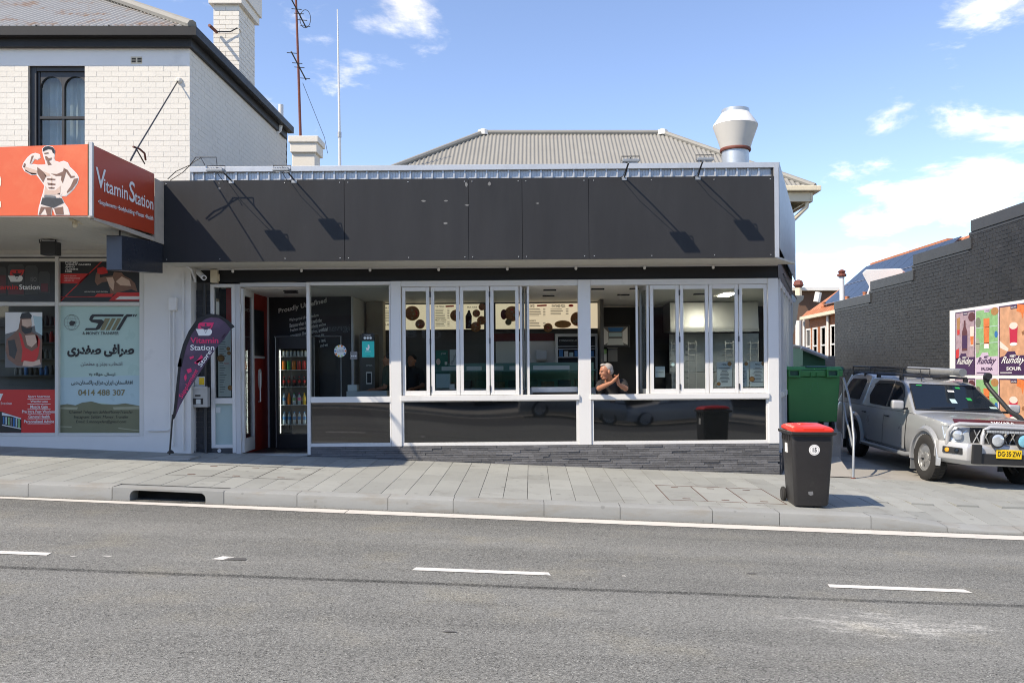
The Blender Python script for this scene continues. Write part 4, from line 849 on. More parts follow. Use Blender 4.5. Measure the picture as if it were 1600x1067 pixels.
tv = thing('wall_television', 'wall television showing a bright mirrored street image', 'television', P(962, 545, 17.9)); MB().pb(940, 984.5, 509, 543.5, 17.8, .06).build('casing', 'black_metal', tv, bevel=.008); MB().pb(942.5, 981.5, 511.5, 540.5, 17.79, .008).build('screen', 'print_grey', tv); ps = flat(17.79)
for q, mt_ in (([(943, 512), (951, 520), (951, 536), (943, 540)], 'print_white'), ([(981, 512), (973, 520), (973, 536), (981, 540)], 'print_white'), ([(952, 521), (972, 521), (972, 527), (952, 527)], 'print_pale_blue'), ([(952, 530), (972, 530), (975, 540), (949, 540)], 'print_paper'), ([(950, 513), (975, 513), (971, 519), (953, 519)], 'print_blue')): ppoly(ps, q, 1, 'screen_image', mt_, tv)
for a, b, c, d, mt_, lb_ in ((933.5, 948, 546, 566, 'print_paper', 'white notice with green heading below the television'), (950.5, 965, 545, 566, 'print_grey', 'grey framed certificate below the television')):
    q = thing('notice', lb_, 'notice', P(a, d, 17.95)); MB().pb(a, b, c, d, 17.95, .012).build('sheet', mt_, q)
    if mt_ == 'print_paper': MB().pb(a, b, c, c + 8, 17.945, .004).build('heading', 'print_green', q)
    else: MB().pb(a - 1, b + 1, c - 1, c, 17.945, .02).build('frame', 'steel', q)
# sheets and stickers fixed in the glass
YP = YW + .075; pw = flat(YP - .002)
def menu_sheet(u0, u1, lab, pz):
    t = thing('menu_sheet', lab, 'menu', P(u0, 607, YP), 'menu sheets in the right window'); MB().pb(u0, u1, 568, 606.5, YP, .004).build('sheet', 'print_paper', t)
    ptext(pw, 'MENU', ((u0 + u1) / 2 - 4, 570.5, (u0 + u1) / 2 + 4, 573.5), 1, 'print_black', t); m = MB()
    for i in range(11): q = rnd.uniform(4, 9); c = (u0 + u1) / 2; m.poly([pw.pt(c + s_ * q, 577 + i * 2.2 + o, .0016) for s_, o in ((-1, 0), (1, 0), (1, .8), (-1, .8))])
    m.build('menu_lines', 'print_grey', t, kind='stuff')
    for u, v, r_ in pz: pdisc(pw, u, v, r_, 2, 'pizza_print', 'print_brown', t); pdisc(pw, u, v, r_ * .7, 3, 'topping_print', 'print_crust', t)
menu_sheet(1120, 1144, 'white menu sheet in the third closed leaf of the right window', [(1140, 571, 3.4), (1123, 602, 3)])
menu_sheet(1146, 1170, 'white menu sheet partly hidden behind the stile of the last leaf', [(1166, 571, 3)])
menu_sheet(1172, 1196, 'white menu sheet at the right end of the right window', [(1193, 571, 3.4), (1175, 595, 4.2)])
bn = MB(); bn.pb(1024, 1039, 574, 591, YP, .004).build('paper_notice', 'print_paper', label='small white notice in the first closed leaf of the right window', cat='notice')
ptext(pw, 'NO SMOKING', (1025, 582, 1037, 584), 2, 'print_black', bpy.data.objects['paper_notice']); pdisc(flat(YW + .024), 1051.5, 571, 2.6, 0, 'round_sticker', 'print_mint', None) ; o = bpy.data.objects['round_sticker']; tagp(o, 'small round mint sticker on the first closed leaf of the right window', 'sticker')
def sticker(nm, lab, cat, u0, u1, v0, v1, mt_, Y_=YW + .036):
    t = thing(nm, lab, cat, P(u0, v1, Y_)); MB().pb(u0, u1, v0, v1, Y_, .003).build('sheet', mt_, t); return t, flat(Y_)
t, ps = sticker('sticker', 'teal delivery sticker with white bird emblem on the fixed window', 'sticker', 566, 585, 531, 556, 'print_teal')
ppoly(ps, [(572, 541), (575, 542), (575, 537), (577, 536), (578, 541), (576, 545), (573, 545)], 1, 'emblem', 'print_white', t); ptext(ps, 'deliveroo', (571, 546, 580, 547.6), 1, 'print_white', t); ptext(ps, 'Order now', (573, 553, 579, 554.4), 1, 'print_black', t)
t, ps = sticker('sticker', 'black award sticker above the teal sticker on the fixed window', 'sticker', 566, 584, 519, 530.5, 'print_black')
for u in (570.5, 575, 579.5): pdisc(ps, u, 526, 2, 1, 'chef_hat_print', 'print_paper', t, n=10)
ptext(ps, 'AWARDED', (570, 521, 580, 522.6), 1, 'print_paper', t)
t, ps = sticker('sticker', 'small grey award sticker lower left of the teal sticker', 'sticker', 547.5, 558.5, 547, 559, 'print_grey')
for u in (550, 553, 556): pdisc(ps, u, 554, 1.2, 1, 'chef_hat_print', 'print_paper', t, n=10)
t = thing('round_sticker', 'round white sticker with colourful rim on the fixed window', 'sticker', P(532, 558, YW)); ps = flat(YW + .036); pdisc(ps, 532, 546, 9.6, 0, 'disc', 'print_paper', t)
for i in range(10):
    a = i * .628; pdisc(ps, 532 + 8 * math.cos(a), 546 + 8 * math.sin(a), 1.5, 1, 'rim_print', ('bottle_orange', 'print_blue', 'print_green', 'bottle_yellow')[i % 4], t, n=8)
ptext(ps, 'GLUTEN FREE', (526, 544, 538, 548), 1, 'print_grey', t)
# menu poster in the sidelight
t, ps = sticker('menu_poster', 'tall white menu poster in the narrow window beside the door', 'poster', 341, 361, 512, 616, 'print_paper', YW + .06); MB().pb(335.5, 362, 500, 618, YW + .075, .01).build('backing', 'print_black', t)
for u, v, r_ in ((345.5, 556, 5.8), (357, 541, 3), (358, 548, 3), (359.5, 602, 4)): pdisc(ps, u, v, r_, 1, 'pizza_print', 'print_brown', t); pdisc(ps, u, v, r_ * .6, 2, 'topping_print', 'print_crust', t)
m = MB()
for i in range(26): v = 515 + i * 3.7; q = rnd.uniform(5, 11); m.poly([ps.pt(a, b, .0016) for a, b in ((343, v), (343 + q, v), (343 + q, v + 1), (343, v + 1))])
m.build('menu_lines', 'print_grey', t, kind='stuff'); ptext(ps, 'PIZZA', (350, 563, 358, 565), 1, 'print_red', t); ptext(ps, 'MENU', (343, 514, 356, 519), 2, 'print_black', t)
t, ps = sticker('sticker', 'small white label on the frosted glass beside the door', 'sticker', 336.5, 344, 632, 641, 'print_paper', YW + .036)
pv = thing('round_vent', 'small white round vent below the narrow frosted window', 'vent', P(342, 702, YW)); MB().lathe([(.03, 0), (.03, .012), (.018, .012), (.018, .003)], P(342, 700, YW + .004), 14, Matrix.Rotation(R(90), 3, 'X')).build('rim', 'pvc', pv)
FRAME[0] = Matrix.Identity(4)
# ------------------------------------------------------------------ white painted brick building on the left
YL = 13.40; XC = -5.50
lbd = thing('corner_shop_building', 'two storey white painted brick building with rusty iron roof', 'building', (-7.5, YL, .5))
wx0, wx1, wz0, wz1 = (44 - CU) * YL / F, (132.5 - CU) * YL / F, 4.9, 1.7 + 481 * YL / F
ZE = 7.06
m = MB(); yb = YL + .0022
m.prism([(-10, yb, 3.4), (XC - .0022, yb, 3.4), (XC - .0022, yb, ZE), (wx0, yb, ZE), (wx0, yb, wz0), (wx1, yb, wz0), (wx1, yb, ZE - .2), (wx1 + .001, yb, ZE), (wx0, yb, ZE), (-10, yb, ZE)], (0, .2, 0)) if False else None
for a, b, c, d in ((-10, wx0, 3.5, ZE), (wx1, XC - .0022, 3.5, ZE), (wx0, wx1, wz1, ZE), (wx0, wx1, 3.5, wz0)): m.box(a, b, yb, yb + .22, c, d)
m.box(XC - .22, XC - .0022, yb + .22, 18.75, 3.0, ZE); m.box(-10, XC - .0022, 18.55, 18.75, 3.0, ZE)
m.build('wall', 'white_brick', lbd)
def near(p): return (p - Vector((0, 0, 1.7))).length
brick_wall(lbd, (-9.4, YL, 3.55), (1, 0, 0), (0, -1, 0), XC + 9.4, 6.66 - 3.55, 'white_brick', holes=[(wx0 + 9.4, wx1 + 9.4, wz0 - 3.55, wz1 - 3.55)], dep=.022, j=.006, score=lambda p: -p.z if p.x < -5.9 else -p.z - 1, n_single=190, jit=.0010, keep=lambda a, b: (b + 3.55 > 5.1) or a - 9.4 > -6.2)
brick_wall(lbd, (XC, YL + .0, 4.7), (0, 1, 0), (1, 0, 0), 5.3, ZE - 4.75, 'white_brick', dep=.022, j=.006, score=near, n_single=110, jit=.0010)
m = MB(); m.box(-10, XC - .001, YL - .001, YL + .01, 6.645, ZE - .09); m.build('render_band', 'white_render', lbd); m = MB(); m.box(-10, XC + .004, YL - .03, YL + .01, ZE - .085, ZE - .002); m.build('crumbling_course', 'cream_paint', lbd, bevel=.012)
# eaves and gutter
gp = [(0, 0), (.0, .05), (.03, .07), (.025, .10), (.045, .15), (.06, .15), (.06, .14), (.13, .14), (.13, 0)]
m = MB(); n_ = len(gp); y0 = 13.24; xr = XC + .125
A = [(-10.2, y0 + .0 + a, 7.05 + b) for a, b in [(p[0] * -1 + .06, p[1]) for p in gp]]; Bq = [(xr - (a[1] - y0) + .0, a[1], a[2]) for a in A]
m.add(A + Bq, [(i, (i + 1) % n_, (i + 1) % n_ + n_, i + n_) for i in range(n_)] + [tuple(range(n_))])
Cq = [(xr - (a[1] - y0), 18.6, a[2]) for a in A]; m.add(Bq + Cq, [(i, (i + 1) % n_, (i + 1) % n_ + n_, i + n_) for i in range(n_)] + [tuple(range(n_))])
m.build('gutter', 'gutter_black', lbd, smooth=True)
m = MB(); m.box(-10.2, XC + .004, 13.302, 13.38, 6.92, 7.10); m.box(XC + .005, XC + .062, 13.302, 18.55, 6.92, 7.10); m.build('fascia_board', 'gutter_black', lbd); m = MB(); m.box(-10, XC + .004, 13.381, YL + .05, 6.95, 6.99) ; m.box(XC - .02, XC + .004, 13.46, 18.55, 6.95, 6.99); m.build('eave_lining', 'gutter_black', lbd)
for u in (46, 161, 265): x_ = (u - CU) * 13 / F; MB().box(x_ - .008, x_ + .008, y0 - .075, y0 + .06, 7.19, 7.207).build('gutter_strap', 'gutter_black', lbd)
# corrugated hip roof
def corr_roof(parent, xl, xr, ye, ytop, ze, slope, name, mt, pitch=.09, amp=.014, hl=True, hr=True):
    rows = [[], []]; n = int((xr - xl) / pitch * 6)
    for i in range(n + 1):
        x = xl + (xr - xl) * i / n; yt = min(ytop, ye + (x - xl) if hl else 99, ye + (xr - x) if hr else 99); dz = amp * math.sin(i / 6 * 2 * math.pi)
        rows[0].append((x, ye, ze + dz)); rows[1].append((x, yt, ze + (yt - ye) * slope + dz))
    return MB().grid(rows).build(name, mt, parent, smooth=True)
corr_roof(lbd, -12, XC + .10, 13.22, 16.4, 7.2, .61, 'roof', 'roof_rust', pitch=.115, amp=.022, hl=False)
m = MB(); xr = XC + .10; m.add([(xr, 13.22, 7.2), (xr, 18.7, 7.2), (xr - 3.3, 16.4, 9.2), (xr - 3.3, 18.7, 9.2)], [(0, 1, 3, 2)]); m.build('roof_side', 'roof_rust', lbd)
m = MB(); m.tube([(xr + .02, 13.20, 7.22), (xr - 3.3, 16.4, 7.24 + 3.3 * .61)], .075, 8); m.build('hip_capping', 'roof_grey', lbd, smooth=True)
# sash window with two arched lights
win = MB(); ya = YL + .05; c0, c1 = wx0, wx1
def wu(u): return (u - CU) * YL / F
def wv(v): return CH - (v - CV) * YL / F
fr = MB()
fr.box(c0, wu(54), ya, ya + .1, wz0, wz1); fr.box(wu(131.5), c1 - .001, ya, ya + .1, wz0, wz1); fr.box(wu(54) + .001, wu(131.5) - .001, ya, ya + .1, wv(110), wz1); fr.box(wu(54) + .001, wu(58), ya + .03, ya + .1, wz0, wv(110) - .001)
fw = fr.build('sash_window', 'sash_black', lbd, bevel=.006)
def arch(ua, ub, m):
    n = 12; r_ = (ub - ua) / 2; cx = (ua + ub) / 2; pts = [(ua, 110), (ub, 110)] 
    for i in range(n): 
        t0, t1 = math.pi * i / n, math.pi * (i + 1) / n
        q = [(cx + r_ * math.cos(t), 117 + r_ - r_ * math.sin(t)) for t in (t0, t1)]
        m.prism([(wu(q[0][0]), ya + .03, wv(q[0][1])), (wu(q[0][0]), ya + .03, wv(110.2)), (wu(q[1][0]), ya + .03, wv(110.2)), (wu(q[1][0]), ya + .03, wv(q[1][1]))], (0, .06, 0))
m = MB(); arch(59, 92, m); arch(96, 130.5, m); m.box(wu(92), wu(96), ya + .031, ya + .09, wz0, wv(110)); m.box(wu(58), wu(131.4), ya + .02, ya + .095, wv(184), wv(180)); m.build('glazing_bars', 'sash_black', fw)
MB().box(wu(57), wu(131.6), ya + .06, ya + .066, wz0, wv(111)).build('pane', 'pane', fw)
m = MB(); rr = []
for i in range(40): x_ = c0 + (c1 - c0) * i / 39; rr.append((x_, ya + .25 + .025 * math.sin(i * 1.3) + .01 * math.sin(i * 3.1)))
m.grid([[(a, b, wz0) for a, b in rr], [(a, b, wz1) for a, b in rr]]); m.build('curtain', 'curtain', fw, smooth=True)
m = MB(); m.box(c0 - .1, c1 + .1, ya + .6, ya + .62, wz0 - .1, wz1 + .1); m.build('room_behind', 'int_white', fw)
m = MB(); m.box(wu(204.5), wu(222), YL - .006, YL + .03, wv(100), wv(89)); vb = m.build('wall_vent', 'cream_paint', lbd, bevel=.003)
m = MB()
for i in range(2):
    for j_ in range(3): m.box(wu(206 + i * 9), wu(212.5 + i * 9), YL - .008, YL, wv(93 + j_ * 2.6), wv(91.2 + j_ * 2.6))
m.build('vent_slots', 'dark_hole', vb, kind='stuff')
# lower shopfront
def W(u): return (u - CU) * YL / F
def V(v): return CH - (v - CV) * YL / F
m = MB(); m.box(W(226), W(299.5), YL - .03, YL + .4, -.2, 3.55); m.build('pilaster', 'white_render', lbd, bevel=.01); m = MB(); m.box(-14, W(225.8), YL - .02, YL + .3, -.1, V(681)); m.build('plinth', 'white_render', lbd)
m = MB(); m.box(-10, W(225.8), YL + .0, YL + .3, V(397.5), 3.55); m.build('shop_header', 'black_paint', lbd)
m = MB(); y1 = YL - .015; d1 = .08
for a, b, c, d in ((86.5, 92, 397.8, 681), (218.5, 225.5, 397.8, 681), (-60, 86.3, 397.8, 401.5), (92.2, 218.3, 397.8, 401.5), (-60, 86.3, 472, 478), (92.2, 218.3, 472, 478), (-60, 86.3, 676.2, 680.8), (92.2, 218.3, 676.2, 680.8)): m.box(W(a), W(b), y1, y1 + d1, V(d), V(c))
sf = m.build('shop_window_frame', 'timber_white', lbd, bevel=.003)
for a, b, c, d in ((-60, 86.6, 401.3, 472.2), (92, 218.6, 401.3, 472.2), (-60, 86.6, 477.8, 676.4), (92, 218.6, 477.8, 676.4)): MB().box(W(a), W(b), YL + .05, YL + .055, V(d), V(c)).build('pane', 'pane', sf)
m = MB(); m.box(-10, W(224), YL + .9, YL + .95, .3, 3.5); m.box(-10, W(224), YL + .3, YL + .9, .3, .35); m.box(W(224), W(225), YL + .06, YL + .9, .3, 3.5); m.build('shop_interior', 'int_char', lbd)
for i in range(4):
    zz_ = V(505 + i * 27); MB().box(W(-60), W(86), YL + .7, YL + .88, zz_ - .02, zz_).build('display_shelf', 'int_char', lbd)
    for j_ in range(13):
        q = MB(); xx = W(-20 + j_ * 8.3); hh = rnd.uniform(.12, .19); q.lathe([(.028, 0), (.032, .01), (.032, hh * .75), (.02, hh * .85), (.022, hh)], (xx, YL + .76, zz_ + .001), 9); cl_ = rnd.choice(('black', 'dark grey', 'red', 'blue', 'grey')); q.build('supplement_tub', {'black': 'int_black', 'dark grey': 'print_dgrey', 'red': 'print_red', 'blue': 'print_blue', 'grey': 'print_grey'}[cl_], label='small %s supplement tub on the %s dark shelf inside the left shop' % (cl_, ('top', 'second', 'third', 'lowest')[i]), cat='tub', group='supplement tubs on the dark shelves', smooth=True)
YS = YL + .045
def sheet(nm, lab, cat, u0, u1, v0, v1, mt_, Y_=YS):
    t = thing(nm, lab, cat, P(u0, v1, Y_)); MB().pb(u0, u1, v0, v1, Y_, .003).build('sheet', mt_, t); return t, flat(Y_)
def vlogo(pl, t, cu, cv, s, red='print_red', wh='print_white', bk='print_black', lay=2):
    f = lambda pts: [(cu + (x - 275) * s, cv + (y - 548) * s) for x, y in pts]
    ppoly(pl, f([(165, 520), (175, 470), (200, 448), (412, 448), (385, 520), (360, 545), (180, 545)]), lay, 'logo_top', red, t); ppoly(pl, f([(135, 547), (360, 547), (382, 575), (378, 610), (360, 635), (330, 648), (180, 648)]), lay, 'logo_base', wh, t)
    pdisc(pl, *f([(285, 480)])[0], 15 * s, lay + 1, 'logo_figure', bk, t, ry=20 * s, n=12); ppoly(pl, f([(285, 500), (330, 510), (370, 490), (355, 530), (320, 545), (285, 612), (250, 545), (215, 530), (200, 490), (240, 510)]), lay + 1, 'logo_figure', bk, t); ppoly(pl, f([(262, 560), (308, 560), (285, 600)]), lay + 2, 'logo_v', wh, t)
t, pl = sheet('window_decal', 'dark window decal with supplement tubs and red and white logo', 'decal', -40, 86, 402, 471.5, 'print_black')
for a, b, c, d in ((-12, 10, 417, 461), (39, 59, 415, 460), (60, 78, 424, 458), (12, 38, 413, 462)): ppoly(pl, [(a, c + 4), (a + 3, c), (b - 3, c), (b, c + 4), (b, d), (a, d)], 1, 'tub_print', 'print_dgrey', t)
for a, b, c, d in ((-10, 9, 430, 458), (13, 37, 448, 460), (64, 75, 443, 456)): ppoly(pl, [(a, c), (b, c), (b, d), (a, d)], 2, 'tub_label_print', 'print_maroon', t)
ptext(pl, 'ISO', (48, 433, 57, 440), 2, 'print_grey', t); vlogo(pl, t, 25.5, 431, .094, lay=3); ptext(pl, 'Vitamin', (-17, 444.5, 28, 452.5), 4, 'print_red', t, bold=.02); ptext(pl, 'Station', (30, 444.5, 62, 452.5), 4, 'print_white', t, bold=.015)
t, pl = sheet('window_decal', 'black and red window decal with product list and muscular back', 'decal', 92, 218, 402, 471.5, 'print_black')
for i, s in enumerate(('CREATINE', 'PROTEIN', 'WEIGHT GAINERS', 'AMINO', 'ALANINE', 'HMB')): ptext(pl, s, (102, 405 + i * 3.6, 102 + (22, 19, 40, 15, 20, 10.5)[i], 407.6 + i * 3.6), 2, 'print_white', t, bold=.03)
ppoly(pl, [(94, 427.5), (140, 427.5), (125, 443), (94, 443)], 1, 'red_panel', 'print_red', t)
for i, s in enumerate(('MUSCLE GROWTH', 'IMPROVE PERFORMANCE', 'LOSE BODY FAT')): ptext(pl, s, (100, 430.5 + i * 3.5, 100 + (19, 25, 16)[i], 432.2 + i * 3.5), 2, 'print_white', t)
ppoly(pl, [(165, 402), (167, 402), (96, 470), (94, 470)], 1, 'red_line', 'print_red', t); ppoly(pl, [(92, 463.2), (180, 463.2), (180, 464), (92, 464)], 1, 'red_line', 'print_red', t); ppoly(pl, [(152, 459), (178, 459), (174, 464), (147, 464)], 2, 'red_bar', 'print_red', t); ppoly(pl, [(183, 457), (218, 457), (218, 470), (170, 470)], 2, 'red_bar', 'print_red', t); ppoly(pl, [(187, 463), (218, 463), (218, 468), (180, 468)], 3, 'white_bar', 'print_white', t); ptext(pl, '100% NATURAL WHEY PROTEIN', (132, 455, 168, 457), 3, 'print_white', t)
ppoly(pl, [(150, 426), (148, 440), (152, 446), (160, 441), (168, 440), (172, 452), (173, 462), (182, 458), (205, 452), (215, 456), (211, 443), (204, 436), (194, 431), (190, 426), (178, 425), (176, 431), (166, 432), (156, 434), (156, 426)], 1, 'figure_print', 'print_skin_shade', t); ppoly(pl, [(166, 434), (176, 433), (179, 440), (177, 455), (171, 447)], 2, 'figure_light', 'print_skin', t); ppoly(pl, [(181, 440), (190, 432), (202, 438), (205, 447), (188, 446)], 2, 'figure_light', 'print_skin', t); ppoly(pl, [(152, 419), (161, 417), (168, 420), (168, 427), (158, 429), (152, 427)], 2, 'shaker_print', 'print_red', t)
# money transfer decal
t, pl = sheet('window_decal', 'mint money transfer window decal with black script and phone number', 'decal', 93, 218.3, 478, 676, 'print_mint')
ppoly(pl, [(93, 590), (218.3, 586), (218.3, 634), (205, 632), (185, 634), (160, 629), (140, 630), (118, 634), (93, 632)], 1, 'sky_print', 'print_pale_blue', t)
ppoly(pl, [(93, 633), (105, 631), (118, 633), (128, 629), (143, 627), (158, 631), (180, 632), (196, 630), (218.3, 634), (218.3, 676), (93, 676)], 2, 'field_print', 'print_olive', t); ppoly(pl, [(93, 636), (122, 636), (120, 640), (93, 638.5)], 3, 'field_light', 'print_olive_light', t); ppoly(pl, [(176, 636), (218, 634.5), (218, 639), (178, 640)], 3, 'field_light', 'print_olive_light', t); ppoly(pl, [(93, 665.5), (112, 666), (112, 667.5), (93, 667)], 3, 'field_light', 'print_olive_light', t); ppoly(pl, [(185, 668), (218, 672), (218, 673), (185, 669.5)], 3, 'field_light', 'print_olive_light', t)
for i, s in enumerate(('صرافی صفدری', 'انتخاب بهتر و مطمئن', 'ارسال حواله به', 'افغانستان،ایران،عراق،پاکستان،دبی')): ptext(pl, shape(s), ((105, 537.5, 209.5, 558), (126, 565, 191, 573), (139, 582, 180, 588), (111, 594, 207, 602.5))[i], 4, 'print_black' if i != 1 else 'print_grey', t, bold=.05 if i == 0 else .012)
ptext(pl, '0414 488 307', (122, 608.5, 195.5, 618), 4, 'print_bronze', t, bold=.02)
for i, s in enumerate(('Channel Telegram: SafdanMoneyTransfer', 'Instagram: Safdan_Money_Transfer', 'Email: S.moneyxfer@gmail.com')): ptext(pl, s, ((108, 641, 208, 647), (115.5, 648.7, 201, 654.8), (118.75, 656, 197, 662))[i], 4, 'print_black', t, shear=.2)
ptext(pl, '& MONEY TRANSFER', (129, 518.3, 185.6, 523), 4, 'print_dgrey', t, bold=.01); pz = lambda pts: [(x / 4.848, 390 + y / 4.848) for x, y in pts]
for pts, c in (([(700, 490), (940, 490), (930, 508), (712, 508), (700, 530), (770, 530), (790, 545), (755, 600), (735, 610), (640, 610), (652, 594), (725, 594), (745, 560), (690, 548), (675, 530), (685, 503)], 'print_black'), ([(960, 490), (1005, 490), (998, 506), (965, 510), (905, 610), (880, 610), (940, 508)], 'print_black'), ([(795, 520), (835, 520), (790, 610), (760, 610)], 'print_bronze'), ([(848, 520), (878, 520), (830, 610), (800, 610)], 'print_bronze'), ([(890, 520), (920, 520), (870, 610), (842, 610)], 'print_bronze'), ([(1012, 490), (1022, 490), (1012, 508), (1003, 508)], 'print_black'), ([(1030, 490), (1038, 490), (1028, 508), (1020, 508)], 'print_black')): ppoly(pl, pz(pts), 4, 'logo_stroke', c, t)
gm = MB()
for ry in (1, .55, .15):
    for k_ in range(24):
        a0, a1 = 2 * math.pi * k_ / 24, 2 * math.pi * (k_ + 1) / 24; f = lambda a, r: pl.pt(112 + r * ry * math.cos(a), 503.7 + r * math.sin(a), .0064); gm.add([f(a0, 12.2), f(a1, 12.2), f(a1, 11.7), f(a0, 11.7)], [(0, 1, 2, 3)])
for dv in (-6, 0, 6): q = math.sqrt(144 - dv * dv); gm.poly([pl.pt(112 - q, 503.5 + dv, .0062), pl.pt(112 + q, 503.5 + dv, .0062), pl.pt(112 + q, 504 + dv, .0062), pl.pt(112 - q, 504 + dv, .0062)])
gm.build('globe_print', 'print_grey', t, kind='stuff'); ppoly(pl, [(108, 504), (111, 501), (114, 501.5), (117, 502), (117.5, 505), (115, 508), (112, 509), (109, 508.5)], 5, 'map_print', 'print_black', t)
# fitness poster and red panel in the left window
t, pl = sheet('window_poster', 'fitness poster of a bearded man in a red singlet', 'poster', 8, 65, 487.5, 574, 'print_grey'); pz = lambda pts: [(x / 4.848, 390 + y / 4.848) for x, y in pts]
for pts, c, l_ in (([(40, 475), (320, 475), (320, 560), (40, 640)], 'print_white', 1), ([(250, 500), (320, 510), (320, 650), (270, 620)], 'print_pale_blue', 2), ([(140, 600), (100, 640), (50, 680), (40, 760), (60, 830), (130, 880), (290, 880), (315, 850), (320, 680), (270, 640), (235, 620), (240, 560), (235, 520), (155, 520), (145, 570)], 'print_skin_shade', 3), ([(60, 690), (110, 680), (130, 760), (110, 830), (70, 800)], 'print_dgrey', 4), ([(140, 625), (160, 640), (190, 740), (240, 770), (285, 740), (290, 660), (270, 640), (305, 690), (290, 800), (270, 850), (160, 850), (170, 760)], 'print_red', 4), ([(190, 650), (265, 645), (280, 700), (240, 740), (205, 720)], 'print_skin', 4), ([(150, 520), (165, 480), (220, 474), (242, 500), (235, 520)], 'print_black', 4), ([(160, 575), (200, 595), (245, 590), (235, 630), (190, 640), (165, 615)], 'print_black', 4), ([(165, 530), (235, 525), (242, 575), (205, 588), (170, 575)], 'print_skin', 4), ([(180, 840), (250, 850), (300, 830), (310, 870), (240, 885), (170, 880)], 'print_skin', 5)): ppoly(pl, pz(pts), l_, 'poster_print', c, t)
t, pl = sheet('window_decal', 'red window decal listing sport nutrition services in white', 'decal', -40, 86, 608.5, 675.8, 'print_red')
for i, s in enumerate(('Sport Nutrition', 'Weight Loss', 'Muscle Gain', 'Pre Intra Post Workout', 'General Health', 'Personalised Advice')):
    c = 61; wd = (34, 27, 27, 53, 33, 47)[i]; v = 617.5 + i * 7.7; ptext(pl, s, (c - wd / 2, v, c + wd / 2, v + 4.6), 2, 'print_white', t, bold=.02); ppoly(pl, [(43, v + 5.3), (79, v + 5.3), (79, v + 6.1), (43, v + 6.1)], 2, 'underline', 'print_white', t)
ptext(pl, 'Station', (1, 628, 18.5, 632), 2, 'print_white', t); ppoly(pl, [(-10, 615), (5, 615), (3, 619), (1, 625), (-10, 625)], 2, 'logo_base', 'print_white', t); ppoly(pl, [(-30, 640), (3, 643), (33, 653), (33, 675.5), (-30, 675.5)], 2, 'shelf_photo', 'print_black', t); ppoly(pl, [(3, 644), (33, 653), (33, 655), (17, 650), (3, 649)], 3, 'shelf_photo', 'print_white', t); ppoly(pl, [(3, 663), (33, 669), (33, 670.5), (3, 664.5)], 3, 'shelf_photo', 'print_white', t)
for i in range(7): a = 4.5 + i * 4; ppoly(pl, [(a, 651 + i * .4), (a + 2.4, 651 + i * .4), (a + 2.4, 662 + i), (a, 662 + i)], 3, 'shelf_photo', ('print_blue', 'print_pale_blue', 'print_green', 'print_grey')[i % 4], t)
# awning
XR, YA = -5.60, 10.6
m = MB(); m.box(-16, XR - .03, YA + .04, YL - .04, 4.30, 4.36); m.build('awning_roof', 'roof_grey', lbd)
m = MB(); n = 200; rows = [[], []]
for i in range(n + 1):
    x_ = -16 + (XR - .02 + 16) * i / n; dz = .006 * (1 if i % 2 else -1); rows[0].append((x_, YA + .03, 3.705 + dz)); rows[1].append((x_, YL - .03, 3.68 + dz))
m.grid(rows); m.build('awning_soffit', 'soffit_cream', lbd)
m = MB(); m.box(-16, XR - .02, YA + .005, YA + .05, 3.69, 3.73); m.box(XR - .05, XR + .004, YA + .0, YA + .05, 3.68, 4.64); m.box(XR - .05, XR - .004, YA + .06, YL - .04, 3.66, 3.72); m.box(XR - .05, XR + .002, 12.37, 12.68, 3.66, 4.6); m.build('awning_frame', 'weathered', lbd); m = MB(); m.box(XR - .025, XR + .012, YA - .012, YA + .02, 3.70, 4.64); m.build('awning_corner', 'alu_edge', lbd)
t = thing('shop_sign', 'orange awning sign printed with a flexing bodybuilder', 'sign', ((70 - CU) * YA / F, YA, 3.7)); pl = flat(YA)
m = MB(); a = P(-620, 338.5, YA); b = P(138.5, 225.5, YA); m.hexa([(a.x, YA, a.z), (b.x, YA, a.z + .012), (b.x, YA + .02, a.z + .012), (a.x, YA + .02, a.z)], [(a.x, YA, b.z - .2), (b.x, YA, b.z), (b.x, YA + .02, b.z), (a.x, YA + .02, b.z - .2)]); m.build('sign_board', 'sign_orange', t)
z8 = lambda pts: [(x / 8.533, 220 + y / 8.533) for x, y in pts]
sil = [(640, 75), (700, 90), (725, 130), (722, 190), (715, 240), (730, 275), (790, 295), (850, 278), (900, 300), (925, 355), (985, 410), (1020, 450), (1045, 495), (1030, 560), (980, 640), (920, 700), (880, 735), (820, 735), (812, 750), (850, 830), (900, 900), (932, 990), (735, 990), (700, 900), (685, 990), (508, 990), (525, 890), (540, 840), (560, 760), (580, 700), (600, 600), (560, 540), (490, 450), (420, 452), (330, 400), (303, 350), (320, 300), (370, 230), (420, 187), (470, 172), (528, 190), (533, 230), (500, 248), (460, 240), (420, 300), (410, 325), (450, 320), (500, 330), (560, 330), (615, 325), (610, 270), (590, 220), (575, 160), (570, 110), (600, 82)]
cn = len(sil); ou = []
for i in range(cn):
    p0, p1, p2 = Vector(sil[i - 1]), Vector(sil[i]), Vector(sil[(i + 1) % cn]); d = (p2 - p0).normalized(); ou.append(tuple(p1 + Vector((d.y, -d.x)) * 9))
ppoly(pl, z8([(min(x, 990), min(y, 990)) if False else (x, min(y, 992)) for x, y in ou]), 1, 'figure_outline', 'print_white', t); ppoly(pl, z8(sil), 2, 'figure_print', 'print_skin_pale', t)
